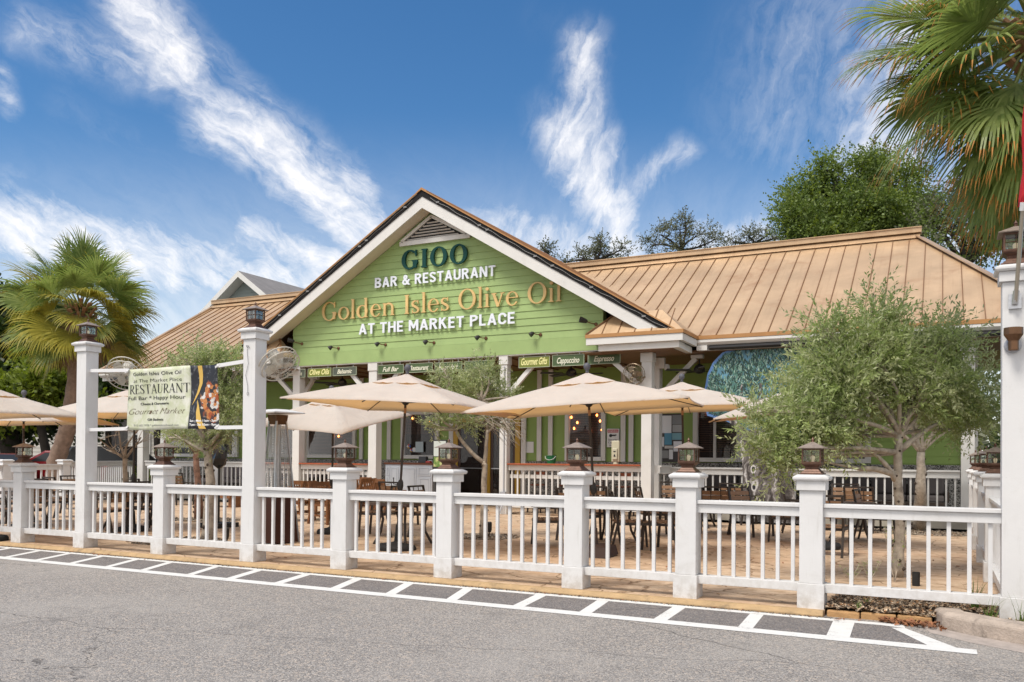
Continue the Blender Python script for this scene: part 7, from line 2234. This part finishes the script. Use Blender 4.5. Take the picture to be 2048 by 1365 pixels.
RED = mat('red_car_paint', (.17, .004, .006), .35, .0, coat=.3); BLK = mat('black_car_paint', (.008, .008, .009), .3, .0, coat=.4); WHT = mat('white_car_paint', (.70, .70, .71), .3, coat=.6)
SUVP = [(-2.35, .35), (-2.42, .9), (-2.2, 1.12), (-1.85, 1.66), (.55, 1.70), (1.25, 1.12), (2.25, .98), (2.4, .6), (2.3, .35)]
SUVG = [[(-1.95, 1.14), (-1.65, 1.55), (-.95, 1.58), (-.95, 1.14)], [(-.88, 1.14), (-.88, 1.58), (0, 1.59), (0, 1.14)], [(.07, 1.14), (.07, 1.59), (.5, 1.58), (1.05, 1.14)]]
SEDP = [(-2.3, .35), (-2.38, .82), (-2.15, 1.04), (-1.45, 1.1), (-.75, 1.48), (.35, 1.5), (1.2, 1.06), (2.15, .9), (2.35, .6), (2.25, .35)]
SEDG = [[(-1.15, 1.1), (-.65, 1.38), (-.2, 1.41), (-.2, 1.08)], [(-.13, 1.08), (-.13, 1.41), (.3, 1.41), (.95, 1.06)]]
p = at(132, 940, D=34); car((p.x, p.y, .22), R(198), RED, 'dark red car seen over the far fence left of the palm trunk', SEDP, SEDG)
p = at(240, 935, D=34); car((p.x, p.y, .22), R(62), BLK, 'black car seen from behind over the far fence beside the bare sapling', SUVP, SUVG)
p = at(375, 935, D=36); car((p.x, p.y, .2), R(200), WHT, 'white car behind the left olive trunks', SUVP, SUVG)
p = at(5, 930, D=33); car((p.x, p.y, .1), R(150), mat('rust_red_paint', (.20, .035, .015), .3, coat=.7), 'rust red car at the picture edge behind the far lantern', SEDP, SEDG)

# clapboard house beyond the hedge
hp = at(120, 900, D=52); root = thing('clapboard_house', (hp.x, hp.y, 0), 'pale clapboard house wall beyond the parked cars', 'house', rz=R(22))
b = MB(); b.box(-14, 11, 0, 8, -.1, 4.6); b.box(-14, 11, -.03, -.001, -.1, .3)
laps(b, lambda z: -14, lambda z: 11, .3, 4.5, -.001, .24, .03); b.build('wall', CLAP, root)
b = MB(); b.prism([(-14.5, -.7, 4.5), (-14.5, 4, 6.6), (-14.5, 8.7, 4.5), (-14.5, 8.7, 4.3), (-14.5, -.7, 4.3)], (26, 0, 0)); b.build('roof', ROOFG, root)
for x in (-9, -3, 5.2):
    b = MB(); b.box(x-.6, x+.6, -.10, -.035, 1.2, 2.9); w = b.build('window', TRIM, root); b = MB(); b.box(x-.5, x+.5, -.112, -.101, 1.3, 2.8); b.build('pane', mat_once('car_glass', (.012, .014, .016), .08), w)
p = at(237, 900, D=46); o = MB(); o.box(-.32, .32, -.32, .32, 0, 4.4); o.box(-.4, .4, -.4, .4, 0, .3); o.box(-.4, .4, -.4, .4, 4.2, 4.4); o = o.build('stone_pillar', mat('grey_stone_pillar', (.20, .18, .17), .85, var=.2, vscale=4)); o.location = (p.x, p.y, 0); tag(o, 'grey stone pillar behind the black car', 'pillar')
# grey gabled building behind the left wing
GY = 36.0
ap = at(476.7, 541.8, Y=GY); root = thing('grey_building', (ap.x, GY, 0), 'grey shingled building with white gable trim behind the left copper wing', 'building')
hz = ap.z; sl = .72; hw = 5.2
b = MB(); b.prism([(-hw+.6, .7, 3), (hw-.6, .7, 3), (hw-.6, .7, hz-.35-sl*(hw-.6)), (0, .7, hz-.35), (-hw+.6, .7, hz-.35-sl*(hw-.6))], (0, 12, 0))
wallg = mat('grey_green_shingle_wall', (.26, .30, .29), .8)
laps(b, lambda z: -min(hw-.6, max(0, (hz-.35-z)/sl)), lambda z: min(hw-.6, max(0, (hz-.35-z)/sl)), 3, hz-.4, .699, .2, .02); b.build('wall', wallg, root)
b = MB()
for s in (-1, 1): b.prism([(0, 0, hz), (s*hw, 0, hz-sl*hw), (s*hw, 0, hz-sl*hw-.12), (0, 0, hz-.12)], (0, 16, 0))
b.build('roof', ROOFG, root)
b = MB()
for s in (-1, 1): b.prism([(0, -.04, hz-.02), (s*(hw+.02), -.04, hz-sl*hw-.02), (s*(hw+.02), -.04, hz-sl*hw-.36), (0, -.04, hz-.36)], (0, .035, 0))
b.build('rake_board', TRIM, root)
b = MB()
for s in (-1, 1): b.prism([(0, .0, hz-.30), (s*hw, .0, hz-sl*hw-.30), (s*hw, .0, hz-sl*hw-.33), (0, .0, hz-.33)], (0, .69, 0))
b.build('soffit', TRIM, root)
b = MB(); b.prism([(-9.5, 2.5, 8.3), (-3.5, 2.5, 8.3), (-3.5, 6, 10.3), (-9.5, 6, 8.9)], (0, 0, -.15)); b.build('lower_roof', ROOFG, root)
b = MB(); b.box(-9.2, -3.6, 3, 8, 0, 8.1); b.box(-9.6, -3.5, 2.44, 2.5, 8.05, 8.32); b.build('lower_wall', wallg, root)

# woods closing the view beyond the lot
rngw = np.random.default_rng(5); lobw = []
for k in range(70):
    a = R(-62+k*1.95); d_ = 95+rngw.uniform(-10, 12); p = Vector((math.sin(a)*d_, math.cos(a)*d_, 0))
    hgt = rngw.uniform(3.0, 5.5); lobw.append((p.x, p.y, hgt*.75, 4.2, 4.2, hgt))
o, *_ = twig_foliage('far_woods', lobw, 5200, 7, 1.5, .75, [OAKF, DARKL], None, 9, base=(0, 0, 0), width=.4, mix=.4)
o['kind'] = 'stuff'
